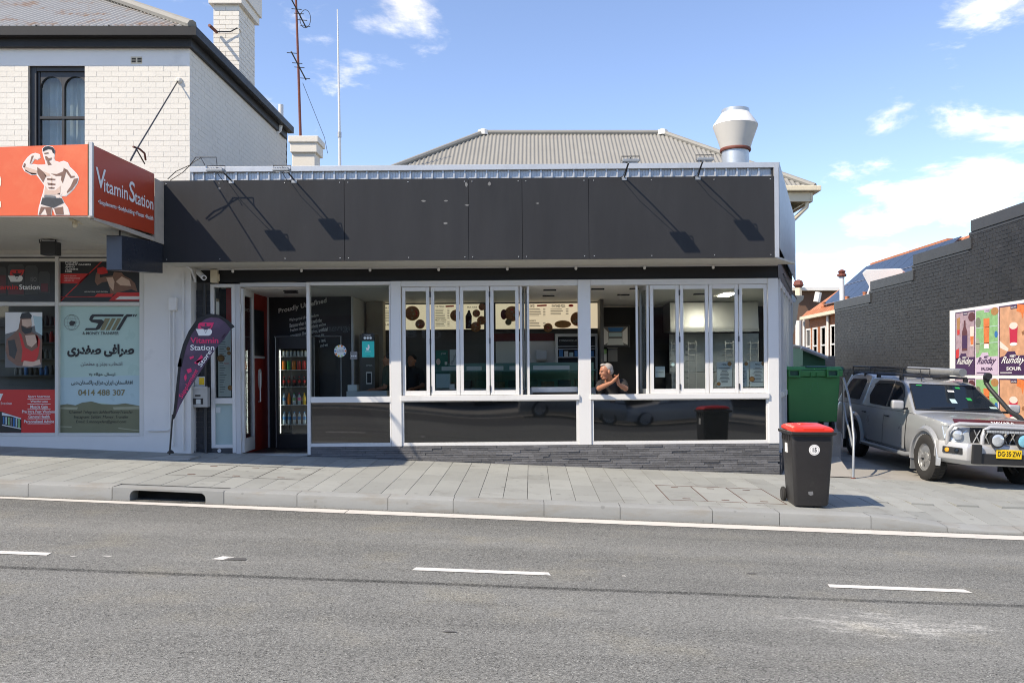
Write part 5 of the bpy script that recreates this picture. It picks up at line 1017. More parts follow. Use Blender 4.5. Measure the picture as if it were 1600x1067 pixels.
for pts, c in (([(310, 345), (350, 350), (420, 375), (500, 400), (488, 445), (420, 447), (335, 397)], 'print_skin'), ([(335, 385), (400, 425), (480, 435), (488, 447), (420, 450), (335, 402)], 'print_skin_shade'), ([(495, 350), (560, 400), (620, 470), (600, 500), (575, 560), (500, 440)], 'print_skin_shade'), ([(675, 440), (760, 445), (840, 410), (850, 360), (885, 400), (870, 460), (835, 570), (812, 520), (820, 470), (740, 470)], 'print_skin_shade'), ([(860, 370), (900, 390), (950, 470), (1000, 470), (990, 490), (940, 500), (890, 430)], 'print_skin_shade'), ([(1040, 500), (1025, 560), (960, 650), (895, 700), (890, 680), (940, 610), (985, 510)], 'print_skin_shade'), ([(560, 400), (660, 440), (670, 470), (610, 480)], 'print_skin'), ([(625, 500), (740, 510), (735, 530), (630, 525)], 'print_skin_shade'), ([(630, 560), (740, 575), (735, 595), (640, 590)], 'print_skin_shade'), ([(640, 620), (730, 625), (720, 642), (655, 640)], 'print_skin_shade'), ([(684, 480), (694, 480), (694, 640), (684, 640)], 'print_skin'), ([(600, 600), (640, 660), (740, 660), (810, 600), (800, 720), (590, 720)], 'print_skin'), ([(545, 880), (690, 890), (680, 988), (625, 988), (600, 900), (540, 985), (515, 985)], 'print_skin_shade'), ([(720, 900), (840, 880), (850, 985), (745, 985)], 'print_skin_shade'), ([(625, 280), (650, 270), (690, 320), (640, 330)], 'print_skin_shade'), ([(320, 300), (345, 310), (330, 360), (306, 350)], 'print_skin_shade'), ([(420, 205), (450, 200), (410, 300), (395, 310)], 'print_skin_shade'), ([(720, 735), (790, 700), (830, 700), (780, 775), (760, 770)], 'print_skin_pale')): ppoly(pl, z8(pts), 3, 'figure_shade', c, t)
ppoly(pl, z8([(565, 760), (740, 762), (820, 765), (848, 828), (710, 895), (543, 845)]), 4, 'shorts_print', 'print_dgrey', t); ppoly(pl, z8([(592, 725), (738, 735), (735, 765), (588, 757)]), 5, 'waistband_print', 'print_grey', t); ppoly(pl, z8([(570, 145), (572, 105), (600, 80), (650, 73), (705, 90), (728, 130), (722, 175), (700, 160), (690, 122), (640, 112), (590, 135)]), 4, 'hair_print', 'print_black', t)
ppoly(pl, z8([(585, 165), (645, 155), (645, 170), (590, 180)]), 4, 'brow_print', 'print_skin_shade', t); ppoly(pl, z8([(598, 210), (620, 205), (650, 235), (690, 225), (680, 255), (640, 272), (610, 262)]), 4, 'beard_print', 'print_skin_shade', t)
ppoly(pl, z8([(-30, 480), (5, 480), (14, 520), (10, 600), (-30, 620)]), 2, 'letter_end', 'print_white', t); ppoly(pl, z8([(-30, 800), (10, 810), (14, 880), (0, 895), (-30, 895)]), 2, 'letter_end', 'print_white', t)
sp = Plane((XR, 0, 0), (1, 0, 0)); t = thing('shop_sign', 'rust red awning end sign with white lettering', 'sign', (XR, 11.5, 3.7)); m = MB(); q = [sp.pt(*c) for c in ((146, 339.5), (241, 366.3), (241, 272), (146, 227))]; m.prism([v + Vector((.0, 0, 0)) for v in q], (-.015, 0, 0)); m.build('sign_board', 'sign_rust', t)
for s, q in (('V', [(149.5, 260.5), (165.5, 266), (165.5, 296.5), (149.5, 293)]), ('itamin', [(162.5, 279.5), (199.7, 293), (199.7, 313), (162.5, 300)]), ('S', [(202, 282), (210.8, 286), (210.8, 318), (202, 314)]), ('tation', [(210.5, 298), (239.5, 311.5), (239.5, 328.5), (210.5, 318.5)]), ('•Supplements •Bodybuilding •Fitness •Health', [(153.5, 311.5), (239.5, 338), (239.5, 347), (153.5, 320)])): ptext(sp, s, q, 3, 'print_white', t, bold=.015 if len(s) > 9 else .01)
# hanging light box, lamp under the awning
t = thing('lightbox_sign', 'blank dark lightbox sign hung under the awning end', 'sign', (-5.7, 11.4, 3.2)); m = MB(); xa, xb = -5.82, -5.605; ya_, yb_ = 11.4, 12.66
def lz(v, y): return CH - (v - CV) * y / F
zb0, zt0, zb1, zt1 = lz(422.5, ya_), lz(368, ya_), lz(427, yb_), lz(380, yb_)
m.hexa([(xa, ya_, zb0), (xb, ya_, zb0), (xb, yb_, zb1), (xa, yb_, zb1)], [(xa, ya_, zt0), (xb, ya_, zt0), (xb, yb_, zt1), (xa, yb_, zt1)]); mat('lightbox_dark', (.028, .032, .042), .25, var=.1); mat('lightbox_edge', (.075, .085, .11), .3, var=.1); m.build('case', 'lightbox_dark', t, bevel=.006)
MB().box(xa + .004, xb - .004, ya_ - .006, ya_ - .001, zb0 + .01, zt0 - .01).build('end_plate', 'lightbox_edge', t)
for y in (11.55, 12.5): MB().tube([(-5.71, y, zt0 - .05), (-5.71, y, 3.69)], .012).build('hanger', 'black_metal', t)
t = thing('under_awning_lamp', 'square black floodlight hanging under the left awning', 'floodlight', P(74, 365, 12.4)); MB().pb(62.5, 86.5, 377, 398, 12.3, .16).build('lamp_body', 'black_metal', t, bevel=.01); MB().tube([P(62, 380, 12.4), P(60.5, 367, 12.4), P(86.5, 367, 12.4), P(87, 380, 12.4)], .008, 6).build('yoke', 'black_metal', t); MB().tube([P(66, 378, 12.4), P(63.5, 374, 12.4), P(70, 369, 12.4)], .006, 6).build('cable', 'black_metal', t)
t = thing('awning_batten', 'rusty batten light under the left awning corner', 'lamp', P(117, 345, 10.9)); MB().tube([P(110, 343, 10.75), P(121, 346.5, 11), P(176, 366, 12.4)], .018, 6).build('tube', 'cream_paint', t); MB().lathe([(.03, 0), (.035, -.06), (.02, -.09)], P(117, 345, 10.9), 8).build('lamp_end', 'cream_paint', t)
# stays
for a, b, r_ in ((P(278, 127, YL - .02), P(205, 248, 11.2), .011), (P(213, 233, 11.4), P(226, 256, 11.9), .010), (P(214, 232, 11.35), P(204, 251, 11.15), .012)): MB().tube([a, b], r_, 6).build('tie_rod', 'black_metal', lbd)
MB().tube([P(208, 229.5, 11.3), P(218, 233, 11.42), P(226, 240, 11.6), P(227.5, 250, 11.8)], .014, 6).build('rod_hook', 'pipe_rust', lbd); MB().lathe([(.05, 0), (.05, .02), (.025, .05)], P(280, 126, YL), 12, Matrix.Rotation(R(90), 3, 'X')).build('rod_plate', 'white_brick', lbd)
# meter box, conduits on the pilaster
t = thing('conduit', 'white painted electrical conduit and box on the pilaster', 'conduit', P(268, 700, YL)); MB().pb(262.5, 275, 464.5, 485, YL - .12, .09).build('box', 'white_render', t, bevel=.01)
for pts, r_ in (([(265.5, 485), (265.5, 600), (265.5, 668), (262, 672.5), (231, 673)], .012), ([(271.5, 485), (271.5, 640), (270, 697)], .014), ([(286, 425), (286, 560), (286, 703)], .018)): MB().tube([P(u, v, YL - .06) for u, v in pts], r_, 8).build('pipe', 'white_render', t, smooth=True)
# chimneys, flues
ch = MB(); cx0, cx1, cy0, cy1 = (333.5 - CU) * 15.9 / F, (373.5 - CU) * 15.9 / F, 15.9, 16.8; ch.box(cx0 + .01, cx1 - .01, cy0 + .012, cy1 - .01, 6.8, 9.6); ch.box(cx0 - .07, cx1 + .07, cy0 - .07, cy1 + .07, 8.74, 8.9); ch.box(cx0 - .11, cx1 + .11, cy0 - .11, cy1 + .11, 8.9, 9.7); chm = ch.build('chimney', 'white_brick', lbd)
brick_wall(chm, (cx0, cy0, 6.9), (1, 0, 0), (0, -1, 0), cx1 - cx0, 1.83, 'white_brick', dep=.024, j=.008, n_single=0); brick_wall(chm, (cx1, cy0, 6.9), (0, 1, 0), (1, 0, 0), cy1 - cy0, 1.83, 'white_brick', dep=.024, j=.008, n_single=0)
MB().tube([P(328, 42, 15.7), P(338, 50, 15.8), P(360, 50, 15.85), P(371, 44, 15.85)], .012, 6).build('chimney_cable', 'black_metal', lbd); MB().tube([P(327, 40, 15.6), P(339, 51, 15.85)], .03, 8).build('chimney_bracket', 'pipe_rust', lbd)
MB().tube([P(374, 45, 15.9), P(385, 90, 16.5), P(397, 140, 17), P(399, 165, 17.2), P(399.5, 258, 17.3)], .012, 6).build('wall_cable', 'weathered', lbd)
MB().tube([P(439, 164, 18.0), P(439, 190, 18.0), P(436, 203, 18.0), P(425, 213, 18.0), P(421, 222, 18.0), P(421, 262, 18.0)], [.055, .055, .06, .06, .06, .06], 12).build('flue_pipe', 'pvc', lbd, smooth=True)
sc2 = MB(); yy = 20.0; sc2.pb(456, 492, 238, 300, yy, .5); sc2.pb(453, 495, 222, 238, yy - .06, .62); sc2.pb(450, 497, 212, 222, yy - .1, .7); sc2.build('rear_chimney', 'white_brick', lbd, bevel=.02)
# aerials
an = thing('television_aerial', 'rusty pole television aerial rising behind the shop roof', 'aerial', P(469, 212, 20.2)); ya = 20.2
MB().tube([P(469.5, 214, ya), P(466, 100, ya), P(461.5, -30, ya)], [.035, .03, .025], 8).build('pole', 'pipe_rust', an)
for (a, b, els) in (((455, 81), (478, 125), (.05, .4, .55, .95)), ((448, -15), (478, 43), (.5, .62, .8, .97))):
    pa, pb_ = P(*a, ya - .9), P(*b, ya + .2); MB().tube([pa, pb_], .018, 6).build('boom', 'black_metal', an)
    for e in els: c = pa.lerp(pb_, e); MB().tube([c + Vector((-.12, .0, .01)), c + Vector((.12, 0, -.01))], .009, 6).build('element', 'black_metal', an)
c = P(477, 30, ya); MB().tube([c + Vector((.13 * math.cos(t_), 0, .22 * math.sin(t_))) for t_ in lins(0, 6.28, 20)], .008, 6).build('loop', 'black_metal', an); MB().tube([P(473, 130, ya), P(507, 215, ya), P(512, 240, ya)], .006, 5).build('guy_wire', 'black_metal', an)
an = thing('whip_aerial', 'slim white whip aerial standing behind the parapet', 'aerial', P(531, 258, 19)); MB().tube([P(531, 262, 19), P(530.5, 205, 19), P(527.3, 15, 19)], [.035, .03, .014], 8).build('mast', 'pvc', an); MB().lathe([(.045, 0), (.045, .12)], P(530.5, 215, 19), 8).build('clamp', 'steel_dull', an)
# conduit and cables running from the white wall to the parapet
ex = thing('cable_run', 'loose dark cables between white wall and parapet', 'cable', P(300, 250, 12.4)); MB().tube([P(262, 280, 12.4), P(275, 268, 12.4), P(297, 258, 12.4), P(306, 246, 12.4), P(338, 246, 12.4), P(339, 258, 12.4)], .007, 6).build('cable', 'black_metal', ex); MB().tube([P(266, 282, 12.4), P(285, 270, 12.4), P(303, 253, 12.4), P(314, 247, 12.4), P(320, 258, 12.4)], .006, 6).build('cable', 'black_metal', ex)
# feather flag
YG2 = 12.75; fl = thing('feather_flag', 'purple feather flag with pink and white lettering on a leaning pole', 'flag', P(268, 707, YG2)); pf = flat(YG2)
z7 = lambda pts: [(270 + x / 6.957, 420 + y / 6.957) for x, y in pts]; z8b = lambda pts: [(250 + x / 6.4, 560 + y / 6.4) for x, y in pts]
edge_o = z7([(50, 1064), (75, 950), (110, 820), (170, 680), (250, 565), (330, 510), (410, 487), (500, 500), (600, 560), (672, 628)]); edge_i = z7([(95, 1064), (120, 950), (150, 840), (205, 710), (280, 605), (350, 548), (420, 525), (500, 535), (570, 580), (632, 655)])
left_o = z8b([(120, 620), (135, 520), (155, 330), (185, 60), (195, 0)]); left_i = z8b([(150, 590), (170, 480), (185, 330), (205, 120), (215, 0)])
body = left_i + edge_i + z7([(560, 760), (480, 850), (430, 920), (390, 985)]) + z8b([(480, 10), (430, 90), (350, 215), (280, 330), (200, 470)])
def wave(u, v): return .05 * math.sin(v * .035) + .03 * math.sin(u * .12)
m = MB(); pts = [pf.pt(u, v, 0) for u, v in body]; m.prism(pts, (0, .004, 0)); m.build('cloth', 'banner', fl)
bo = left_o + edge_o; bi = left_i + edge_i; m = MB()
n = min(len(bo), len(bi))
for i in range(n - 1): m.prism([pf.pt(*bo[i], .003), pf.pt(*bo[i + 1], .003), pf.pt(*bi[i + 1], .003), pf.pt(*bi[i], .003)], (0, .012, 0))
m.build('pole_sleeve', 'banner_edge', fl)
MB().tube([pf.pt(*z8b([(95, 960)])[0]), pf.pt(*z8b([(120, 640)])[0]), pf.pt(*z8b([(128, 560)])[0])], .014, 8).build('pole', 'black_metal', fl); MB().lathe([(.05, 0), (.05, .02), (.018, .05)], P(266.5, 708, YG2), 10).build('spigot', 'black_metal', fl)
m = MB()
b0 = P(266, 709, YG2); bz = zp(b0.x, YG2); m.box(b0.x - .42, b0.x + .36, YG2 - .16, YG2 + .28, bz - .01, bz + .012); m.build('base_plate', 'steel_dull', fl)
vlogo(pf, fl, *z7([(350, 655)])[0], .098 * 1.05, red='print_pink', wh='print_white', bk='banner', lay=3)
ptext(pf, 'Vitamin', [z7([p])[0] for p in ((190, 745), (495, 745), (495, 808), (190, 808))], 4, 'print_pink', fl, bold=.015); ptext(pf, 'Station', [z7([p])[0] for p in ((190, 825), (452, 825), (452, 885), (190, 885))], 4, 'print_white', fl, bold=.015)
ptext(pf, 'Supplement', [z8b([p])[0] for p in ((185, 375), (350, 95), (395, 130), (230, 410))], 4, 'print_pink', fl, bold=.015); ptext(pf, 'Store', [z8b([p])[0] for p in ((375, 60), (485, -95), (520, -65), (412, 88))], 4, 'print_white', fl, bold=.015)
for pts in ([(520, 740), (590, 640), (610, 660), (540, 755)], [(495, 790), (570, 700), (580, 715), (510, 800)]): ppoly(pf, z7(pts), 3, 'stripe', 'banner', fl); 
for pts in ([(250, 1010), (310, 935), (330, 960), (270, 1040)], [(180, 960), (225, 945), (230, 965), (190, 985)]): ppoly(pf, z7(pts), 3, 'splash', 'print_pink', fl)
for pts in ([(240, 180), (262, 150), (268, 200), (250, 230)], [(265, 110), (310, 95), (318, 130), (280, 150)], [(340, 40), (420, 0), (410, 30), (355, 55)]): ppoly(pf, z8b(pts), 3, 'splash', 'print_pink', fl)
# ------------------------------------------------------------------ old house behind the shop
hs = thing('house', 'old house with grey corrugated hip roof and cream eaves behind the shop', 'house', (1.1, 19, .4))
hx0, hx1, hy, hry, hz = -4.27, 6.47, 19.0, 22.0, 5.94; slp = (8.03 - hz) / 3
corr_roof(hs, hx0, hx1, hy, hry, hz, slp, 'roof', 'roof_grey', pitch=.10, amp=.017)
m = MB(); m.add([(hx1, hy, hz), (hx1, 25, hz), (hx1 - 3, hry, hz + 3 * slp), (hx0, hy, hz), (hx0, 25, hz), (hx0 + 3, hry, hz + 3 * slp)], [(0, 1, 2), (4, 3, 5), (1, 4, 5, 2)]); m.build('roof_back', 'roof_grey', hs)
rc = .07
for a, b in (((hx0 + 3, hry, hz + 3 * slp), (hx1 - 3, hry, hz + 3 * slp)), ((hx1 - 3, hry, hz + 3 * slp), (hx1, hy, hz)), ((hx0 + 3, hry, hz + 3 * slp), (hx0, hy, hz))): MB().tube([Vector(a) + Vector((0, -.02, .02)), Vector(b) + Vector((0, -.02, .02))], rc, 8).build('ridge_capping', 'roof_grey', hs, smooth=True)
for xx in (hx0 + 3, hx1 - 3): MB().lathe([(.16, -.05), (.14, .08), (.05, .12)], (xx, hry, hz + 3 * slp), 10).build('ridge_end', 'timber_white', hs)
m = MB(); m.box(hx0, hx1 + .02, hy - .12, hy, hz - .1, hz + .02); m.box(hx1 + .001, hx1 + .12, hy - .12, 25, hz - .1, hz + .02); m.build('gutter', 'cream_paint', hs, bevel=.02)
m = MB(); m.box(hx0 + .1, hx1 - .08, hy + .02, hy + .06, hz - .32, hz - .1); m.box(hx1 - .075, hx1 - .03, hy + .02, 25, hz - .32, hz - .1); m.build('eave_fascia', 'cream_paint', hs); m = MB(); m.prism([(hx1 - .1, hy + .07, hz - .3), (hx1 - .62, hy + .5, hz - .62), (hx1 - .62, hy + 6, hz - .62), (hx1 - .1, hy + 6, hz - .3)], (0, 0, .03)); m.build('eave_lining', 'cream_paint', hs)
m = MB(); m.box(hx0 + .6, hx1 - .62, hy + .5, 24.5, .2, hz - .3); m.build('wall', 'weathered', hs)
MB().tube([(hx1 - .12, hy + .1, hz - .12), (hx1 - .14, hy + .12, hz - .42), (hx1 - .55, hy + .3, hz - .85), (hx1 - .6, hy + .35, hz - 1.0), (hx1 - .6, hy + .35, .3)], .05, 10).build('downpipe', 'cream_paint', hs, smooth=True)
# cream cornice bracket beside the shop's side
cb = P(1247, 470, 18.9); m = MB(); m.prism([cb + Vector((-.2, 0, .12)), cb + Vector((.14, 0, .12)), cb + Vector((.12, 0, .02)), cb + Vector((.02, 0, -.06)), cb + Vector((-.02, 0, -.4)), cb + Vector((-.1, 0, -.75)), cb + Vector((-.2, 0, -.8))], (0, .5, 0)); m.build('verandah_cornice', 'cream_paint', hs, bevel=.01)
gb = MB(); gb.pb(1230, 1243, 460.5, 472, 17.6, .25); gb.build('meter_box', 'galv', label='small grey metal box at the end of the side eave', cat='box')
# exhaust cowl
mat('cowl_grey', (.56, .54, .50), .6, var=.1, scale=3, stain=(.33, .26, .19), sscale=3, samt=.4, sth=.55, stretch=(1, 1, .3))
ec = thing('exhaust_cowl', 'large white discharge cowl with galvanised neck on the shop roof', 'exhaust', P(1149, 262, 14.6)); Ye = 14.6; k = Ye / F
def prf(l): return [(r * k, -(v - 262) * k) for r, v in l]
c = P(1149, 262, Ye)
MB().lathe(prf([(21, 270), (21, 236)]), c, 28).build('neck', 'galv', ec, smooth=True); MB().lathe(prf([(23.3, 237.5), (24, 236), (24, 234.5), (23.3, 233)]), c, 28).build('rust_band', 'pipe_rust', ec, smooth=True)
MB().lathe(prf([(22.5, 234.5), (25.5, 224), (33.6, 201), (34.4, 198)]), c, 28).build('bowl', 'cowl_grey', ec, smooth=True); MB().lathe(prf([(34.6, 198.2), (34.2, 196), (22, 178.5)]), c, 28).build('top_cone', 'white_render', ec, smooth=True); MB().lathe(prf([(21.4, 179.5), (21.4, 172.5), (20.6, 172.5), (20.6, 180)]), c, 28, cap=False).build('top_ring', 'galv', ec, smooth=True)
# ------------------------------------------------------------------ black brick wall on the right with stepped parapet
BX = 10.0
bw = thing('brick_wall', 'black painted brick wall stepping up to the right', 'wall', (BX, 22, 0)); st = [(27.4, 24.6, 4.04), (24.6, 21.85, 4.39), (21.85, 19.0, 4.78), (19.0, 13.5, 5.16)]
m = MB()
for a, b, z in st: m.box(BX + .006, BX + .3, b + (.0 if b != 13.5 else 0), a, -.3, z - .27)
m.box(BX + .3, 16, 27.1, 27.4, -.3, 3.7); m.box(BX + .3, 14, 14, 27, 3.3, 3.4); m.build('wall', 'wall_mortar', bw)
for a, b, z in st:
    m = MB(); m.box(BX - .03, BX + .33, b - .12, a + .001 if a == 27.4 else a - .121, z - .26, z); m.build('coping', 'coping_grey', bw, bevel=.006); m = MB(); m.box(BX - .008, BX + .31, b + .01, a, z - .32, z - .262); m.build('coping_bed', 'coping_grey', bw)
hts = lambda y: next((z for a, b, z in st if b <= y <= a), 4.0)
brick_wall(bw, (BX, 13.6, -.1), (0, 1, 0), (-1, 0, 0), 27.4 - 13.6, 5.2, 'wall_black_brick', dep=.03, j=.012, score=lambda p: near(p) + (100 if p.y < 16.6 else 0), n_single=300, keep=lambda a, b: b - .1 < hts(a + 13.6) - .30, jit=.002)
wp = Plane((BX, 0, 0), (-1, 0, 0)); pbd = MB(); q = [wp.pt(*c, .012) for c in ((1484, 487), (1640, 464), (1640, 700), (1484, 660))]; y0_, y1_ = q[0].y, q[1].y
pbd.box(BX - .014, BX - .004, y1_, y0_, .2, q[0].z + .02); t0 = thing('poster_board', 'white paste up board on the black wall', 'board', (BX, 18, .2)); pbd.build('board', 'print_white', t0)
def wpt(a, z): return (CU + BX * F / a, CV - (z - CH) * F / a)      # photo position of wall point at depth a, height z
def cocktail(y0, y1, z0, z1, kind, lab):
    t = thing('street_poster', lab, 'poster', (BX - .02, (y0 + y1) / 2, z0), 'cocktail posters on the black wall')
    f = lambda s, v: wpt(y0 + (y1 - y0) * s, z1 + (z0 - z1) * v); P4 = lambda l: [f(*x) for x in l]; cir = lambda s, v, rs, rv, n=14: [f(s + rs * math.cos(2 * math.pi * i / n), v + rv * math.sin(2 * math.pi * i / n)) for i in range(n)]
    bgm, base, wd, ink, bord = {'a': ('print_pinkgrey', 'print_purple', None, 'print_white', 'print_purple'), 'b': ('print_green', 'print_lilac', 'PALOMA', 'print_purple', 'print_lilac'), 'c': ('print_peach', 'print_purple', 'SOUR', 'print_white', 'print_purple')}[kind]
    mm = MB(); mm.prism([wp.pt(*f(a, b), .0165) for a, b in ((0, 0), (1, 0), (1, 1), (0, 1))], (.002, 0, 0)); mm.build('sheet', bord, t)
    L0 = 11
    ppoly(wp, P4([(.03, .02), (.97, .02), (.97, .78), (.03, .78)]), L0 + 1, 'photo', bgm, t); ppoly(wp, P4([(.03, .74), (.2, .72), (.3, .66), (.55, .66), (.6, .72), (.97, .72), (.97, .99), (.03, .99)]), L0 + 2, 'caption_panel', base, t)
    if kind == 'a':
        ppoly(wp, P4([(.35, .62), (.35, .32), (.43, .24), (.45, .14), (.52, .14), (.54, .24), (.62, .32), (.62, .62)]), L0 + 2, 'bottle_print', 'print_maroon', t); ppoly(wp, P4([(.36, .38), (.61, .38), (.61, .58), (.36, .58)]), L0 + 3, 'label_print', 'print_purple', t); ppoly(wp, P4([(.75, .25), (.95, .25), (.92, .55), (.78, .55)]), L0 + 2, 'glass_print', 'print_skin_pale', t); ppoly(wp, P4([(.76, .4), (.93, .4), (.91, .53), (.79, .53)]), L0 + 3, 'drink_print', 'print_orange', t)
        ppoly(wp, cir(.83, .1, .17, .07), L0 + 2, 'bowl_print', 'print_maroon', t); ppoly(wp, P4([(.08, .1), (.25, .08), (.22, .35), (.1, .37)]), L0 + 2, 'glass_print', 'print_crust', t); ppoly(wp, P4([(.1, .28), (.23, .28), (.22, .36), (.11, .36)]), L0 + 3, 'drink_print', 'print_red', t); ppoly(wp, P4([(.03, .6), (.2, .58), (.18, .74), (.03, .75)]), L0 + 2, 'glass_print', 'print_red', t)
    elif kind == 'b':
        ppoly(wp, P4([(.36, .15), (.62, .15), (.60, .58), (.38, .58)]), L0 + 2, 'glass_print', 'print_orange', t); ppoly(wp, P4([(.40, .53), (.58, .53), (.6, .60), (.38, .60)]), L0 + 3, 'base_print', 'print_white', t); ppoly(wp, cir(.84, .06, .16, .06), L0 + 2, 'grapefruit_print', 'print_crust', t); ppoly(wp, cir(.12, .2, .12, .08), L0 + 2, 'lime_print', 'print_olive', t); ppoly(wp, cir(.9, .4, .07, .05), L0 + 2, 'clip_print', 'print_blue', t); ppoly(wp, cir(.1, .55, .1, .12), L0 + 2, 'leaf_print', 'print_olive_light', t)
        for v in (.28, .52): ppoly(wp, P4([(.03, v), (.97, v - .01), (.97, v), (.03, v + .01)]), L0 + 2, 'tile_line', 'print_mint', t)
    else:
        ppoly(wp, P4([(.36, .3), (.64, .3), (.62, .56), (.38, .56)]), L0 + 2, 'glass_print', 'print_crimson', t); ppoly(wp, cir(.5, .3, .14, .05), L0 + 3, 'foam_print', 'print_skin_pale', t); ppoly(wp, cir(.5, .56, .13, .025), L0 + 3, 'base_print', 'print_white', t); ppoly(wp, P4([(.62, .0), (.97, .03), (.97, .07), (.83, .13), (.8, .22), (.75, .13), (.6, .1)]), L0 + 2, 'chair_print', 'print_orange', t); ppoly(wp, P4([(.03, .5), (.34, .62), (.3, .66), (.03, .6)]), L0 + 2, 'napkin_print', 'print_skin_pale', t); ppoly(wp, P4([(.76, .4), (.97, .34), (.97, .38), (.8, .45)]), L0 + 2, 'shadow_print', 'print_brown', t)
    ppoly(wp, P4([(.4, .015), (.62, .015), (.62, .06), (.4, .06)]), L0 + 4, 'brand_flag', base, t); ptext(wp, 'OKAR', P4([(.42, .025), (.60, .025), (.60, .05), (.42, .05)]), L0 + 5, ink, t)
    ptext(wp, 'MEET', P4([(.38, .71), (.58, .71), (.58, .745), (.38, .745)]), L0 + 5, ink, t, bold=.02); ptext(wp, 'Runday', P4([(.12, .73), (.92, .73), (.86, .86), (.06, .86)]), L0 + 6, ink, t, bold=.012, shear=.35)
    if wd: ptext(wp, wd, P4([(.26, .88), (.76, .88), (.76, .93), (.26, .93)]), L0 + 5, ink, t, bold=.03)
    ppoly(wp, P4([(.05, .957), (.45, .957), (.45, .969), (.05, .969)]), L0 + 5, 'small_print', ink, t)
ys = [19.62, 18.73, 17.79, 16.7, 15.6]; kz = lambda y, v: CH - (v - CV) * y / F
zt, zb_ = kz(18.7, 484), kz(18.7, 586)
for i, kd in enumerate('abc'): cocktail(ys[i], ys[i + 1] + .015, zb_, zt, kd, ['purple cocktail poster with bottle, partly behind the roof tube', 'green tiled cocktail poster with lilac caption', 'peach cocktail poster with pink drink at right edge, upper row'][i])
for i, kd in enumerate('abc'): cocktail(ys[i], ys[i + 1] + .015, zb_ - .07 - (zt - zb_), zb_ - .07, kd, ['lower row purple cocktail poster hidden behind the utility', 'lower row green cocktail poster seen past the windscreen', 'lower row peach cocktail poster beside the snorkel'][i])
# ------------------------------------------------------------------ brick house with solar panels beyond the wall
bh = thing('brick_house', 'red brick house with tiled roof and solar panels beyond the black wall', 'house', (14, 34, .6)); ex_, rx_, rzz, ez = 12.5, 14.9, 6.39, 4.2; yb1 = 38.6; yr1 = 36.3
m = MB(); m.box(ex_ + .3, 17, 26, yb1 - .3, .3, ez + .05); m.build('wall', 'wall_mortar', bh)
holes = [(3.0, 3.55, 1.3, 2.95), (4.15, 4.75, 1.2, 2.95), (5.5, 6.1, 1.2, 2.95), (7.0, 7.6, 1.2, 2.95)]
holes = []
for u0, u1 in ((1260, 1267), (1270.5, 1278), (1283, 1291), (1298, 1306)):
    ya, yb2 = (ex_ + .28) * F / (u1 - CU), (ex_ + .28) * F / (u0 - CU); holes.append((ya - 32, yb2 - 32, .7 + .9, .7 + 2.55))
brick_wall(bh, (ex_ + .28, 32, .5), (0, 1, 0), (-1, 0, 0), 6.2, 3.7, 'red_brick', holes=holes, dep=.03, n_single=220, score=near)
for a, b, c, d in holes:
    wn = MB(); y0_, y1_, z0_, z1_ = 32 + a, 32 + b, .5 + c, .5 + d; t_ = .07; xx = ex_ + .25
    wn.box(xx, xx + .08, y0_, y0_ + t_, z0_, z1_); wn.box(xx, xx + .08, y1_ - t_, y1_, z0_, z1_); wn.box(xx, xx + .08, y0_ + t_ + .001, y1_ - t_ - .001, z0_, z0_ + t_); wn.box(xx, xx + .08, y0_ + t_ + .001, y1_ - t_ - .001, z1_ - t_, z1_); wn.box(xx, xx + .08, y0_ + t_ + .001, y1_ - t_ - .001, (z0_ + z1_) / 2 - .03, (z0_ + z1_) / 2 + .03)
    w_ = wn.build('window', 'timber_white', bh); MB().box(xx + .05, xx + .06, y0_ + .05, y1_ - .05, z0_ + .05, z1_ - .05).build('pane', 'car_glass', w_); MB().box(xx + .065, xx + .07, y0_ + .05, y1_ - .05, z0_ + .05, z0_ + (z1_ - z0_) * .6).build('blind', 'timber_white', w_)
for u in (1247.5, 1256, 1293.5): yy = (ex_ + .2) * F / (u - CU); MB().tube([(ex_ + .2, yy, ez), (ex_ + .2, yy, .5)], .06 if u != 1247.5 else .14, 8).build('downpipe', 'timber_white', bh)
m = MB(); m.box(ex_ - .05, ex_ + .08, 26, yb1, ez - .04, ez + .10); m.build('gutter', 'cream_paint', bh); m = MB(); m.box(ex_ + .08, ex_ + .3, 26, yb1, ez - .02, ez + .0); m.build('eave_lining', 'timber_white', bh)
m = MB(); m.add([(ex_, 24, ez + .1), (ex_, yb1, ez + .1), (rx_, yr1, rzz), (rx_, 24, rzz), (17.3, yb1, ez + .1), (17.3, 24, ez + .1)], [(0, 1, 2, 3), (1, 4, 2), (4, 5, 3, 2)]); m.build('roof', 'terracotta', bh)
sv = Vector((rx_ - ex_, 0, rzz - ez - .1)); svn = sv.normalized(); nrm = Vector((-svn.z, 0, svn.x)); E0 = Vector((ex_, 0, ez + .1))
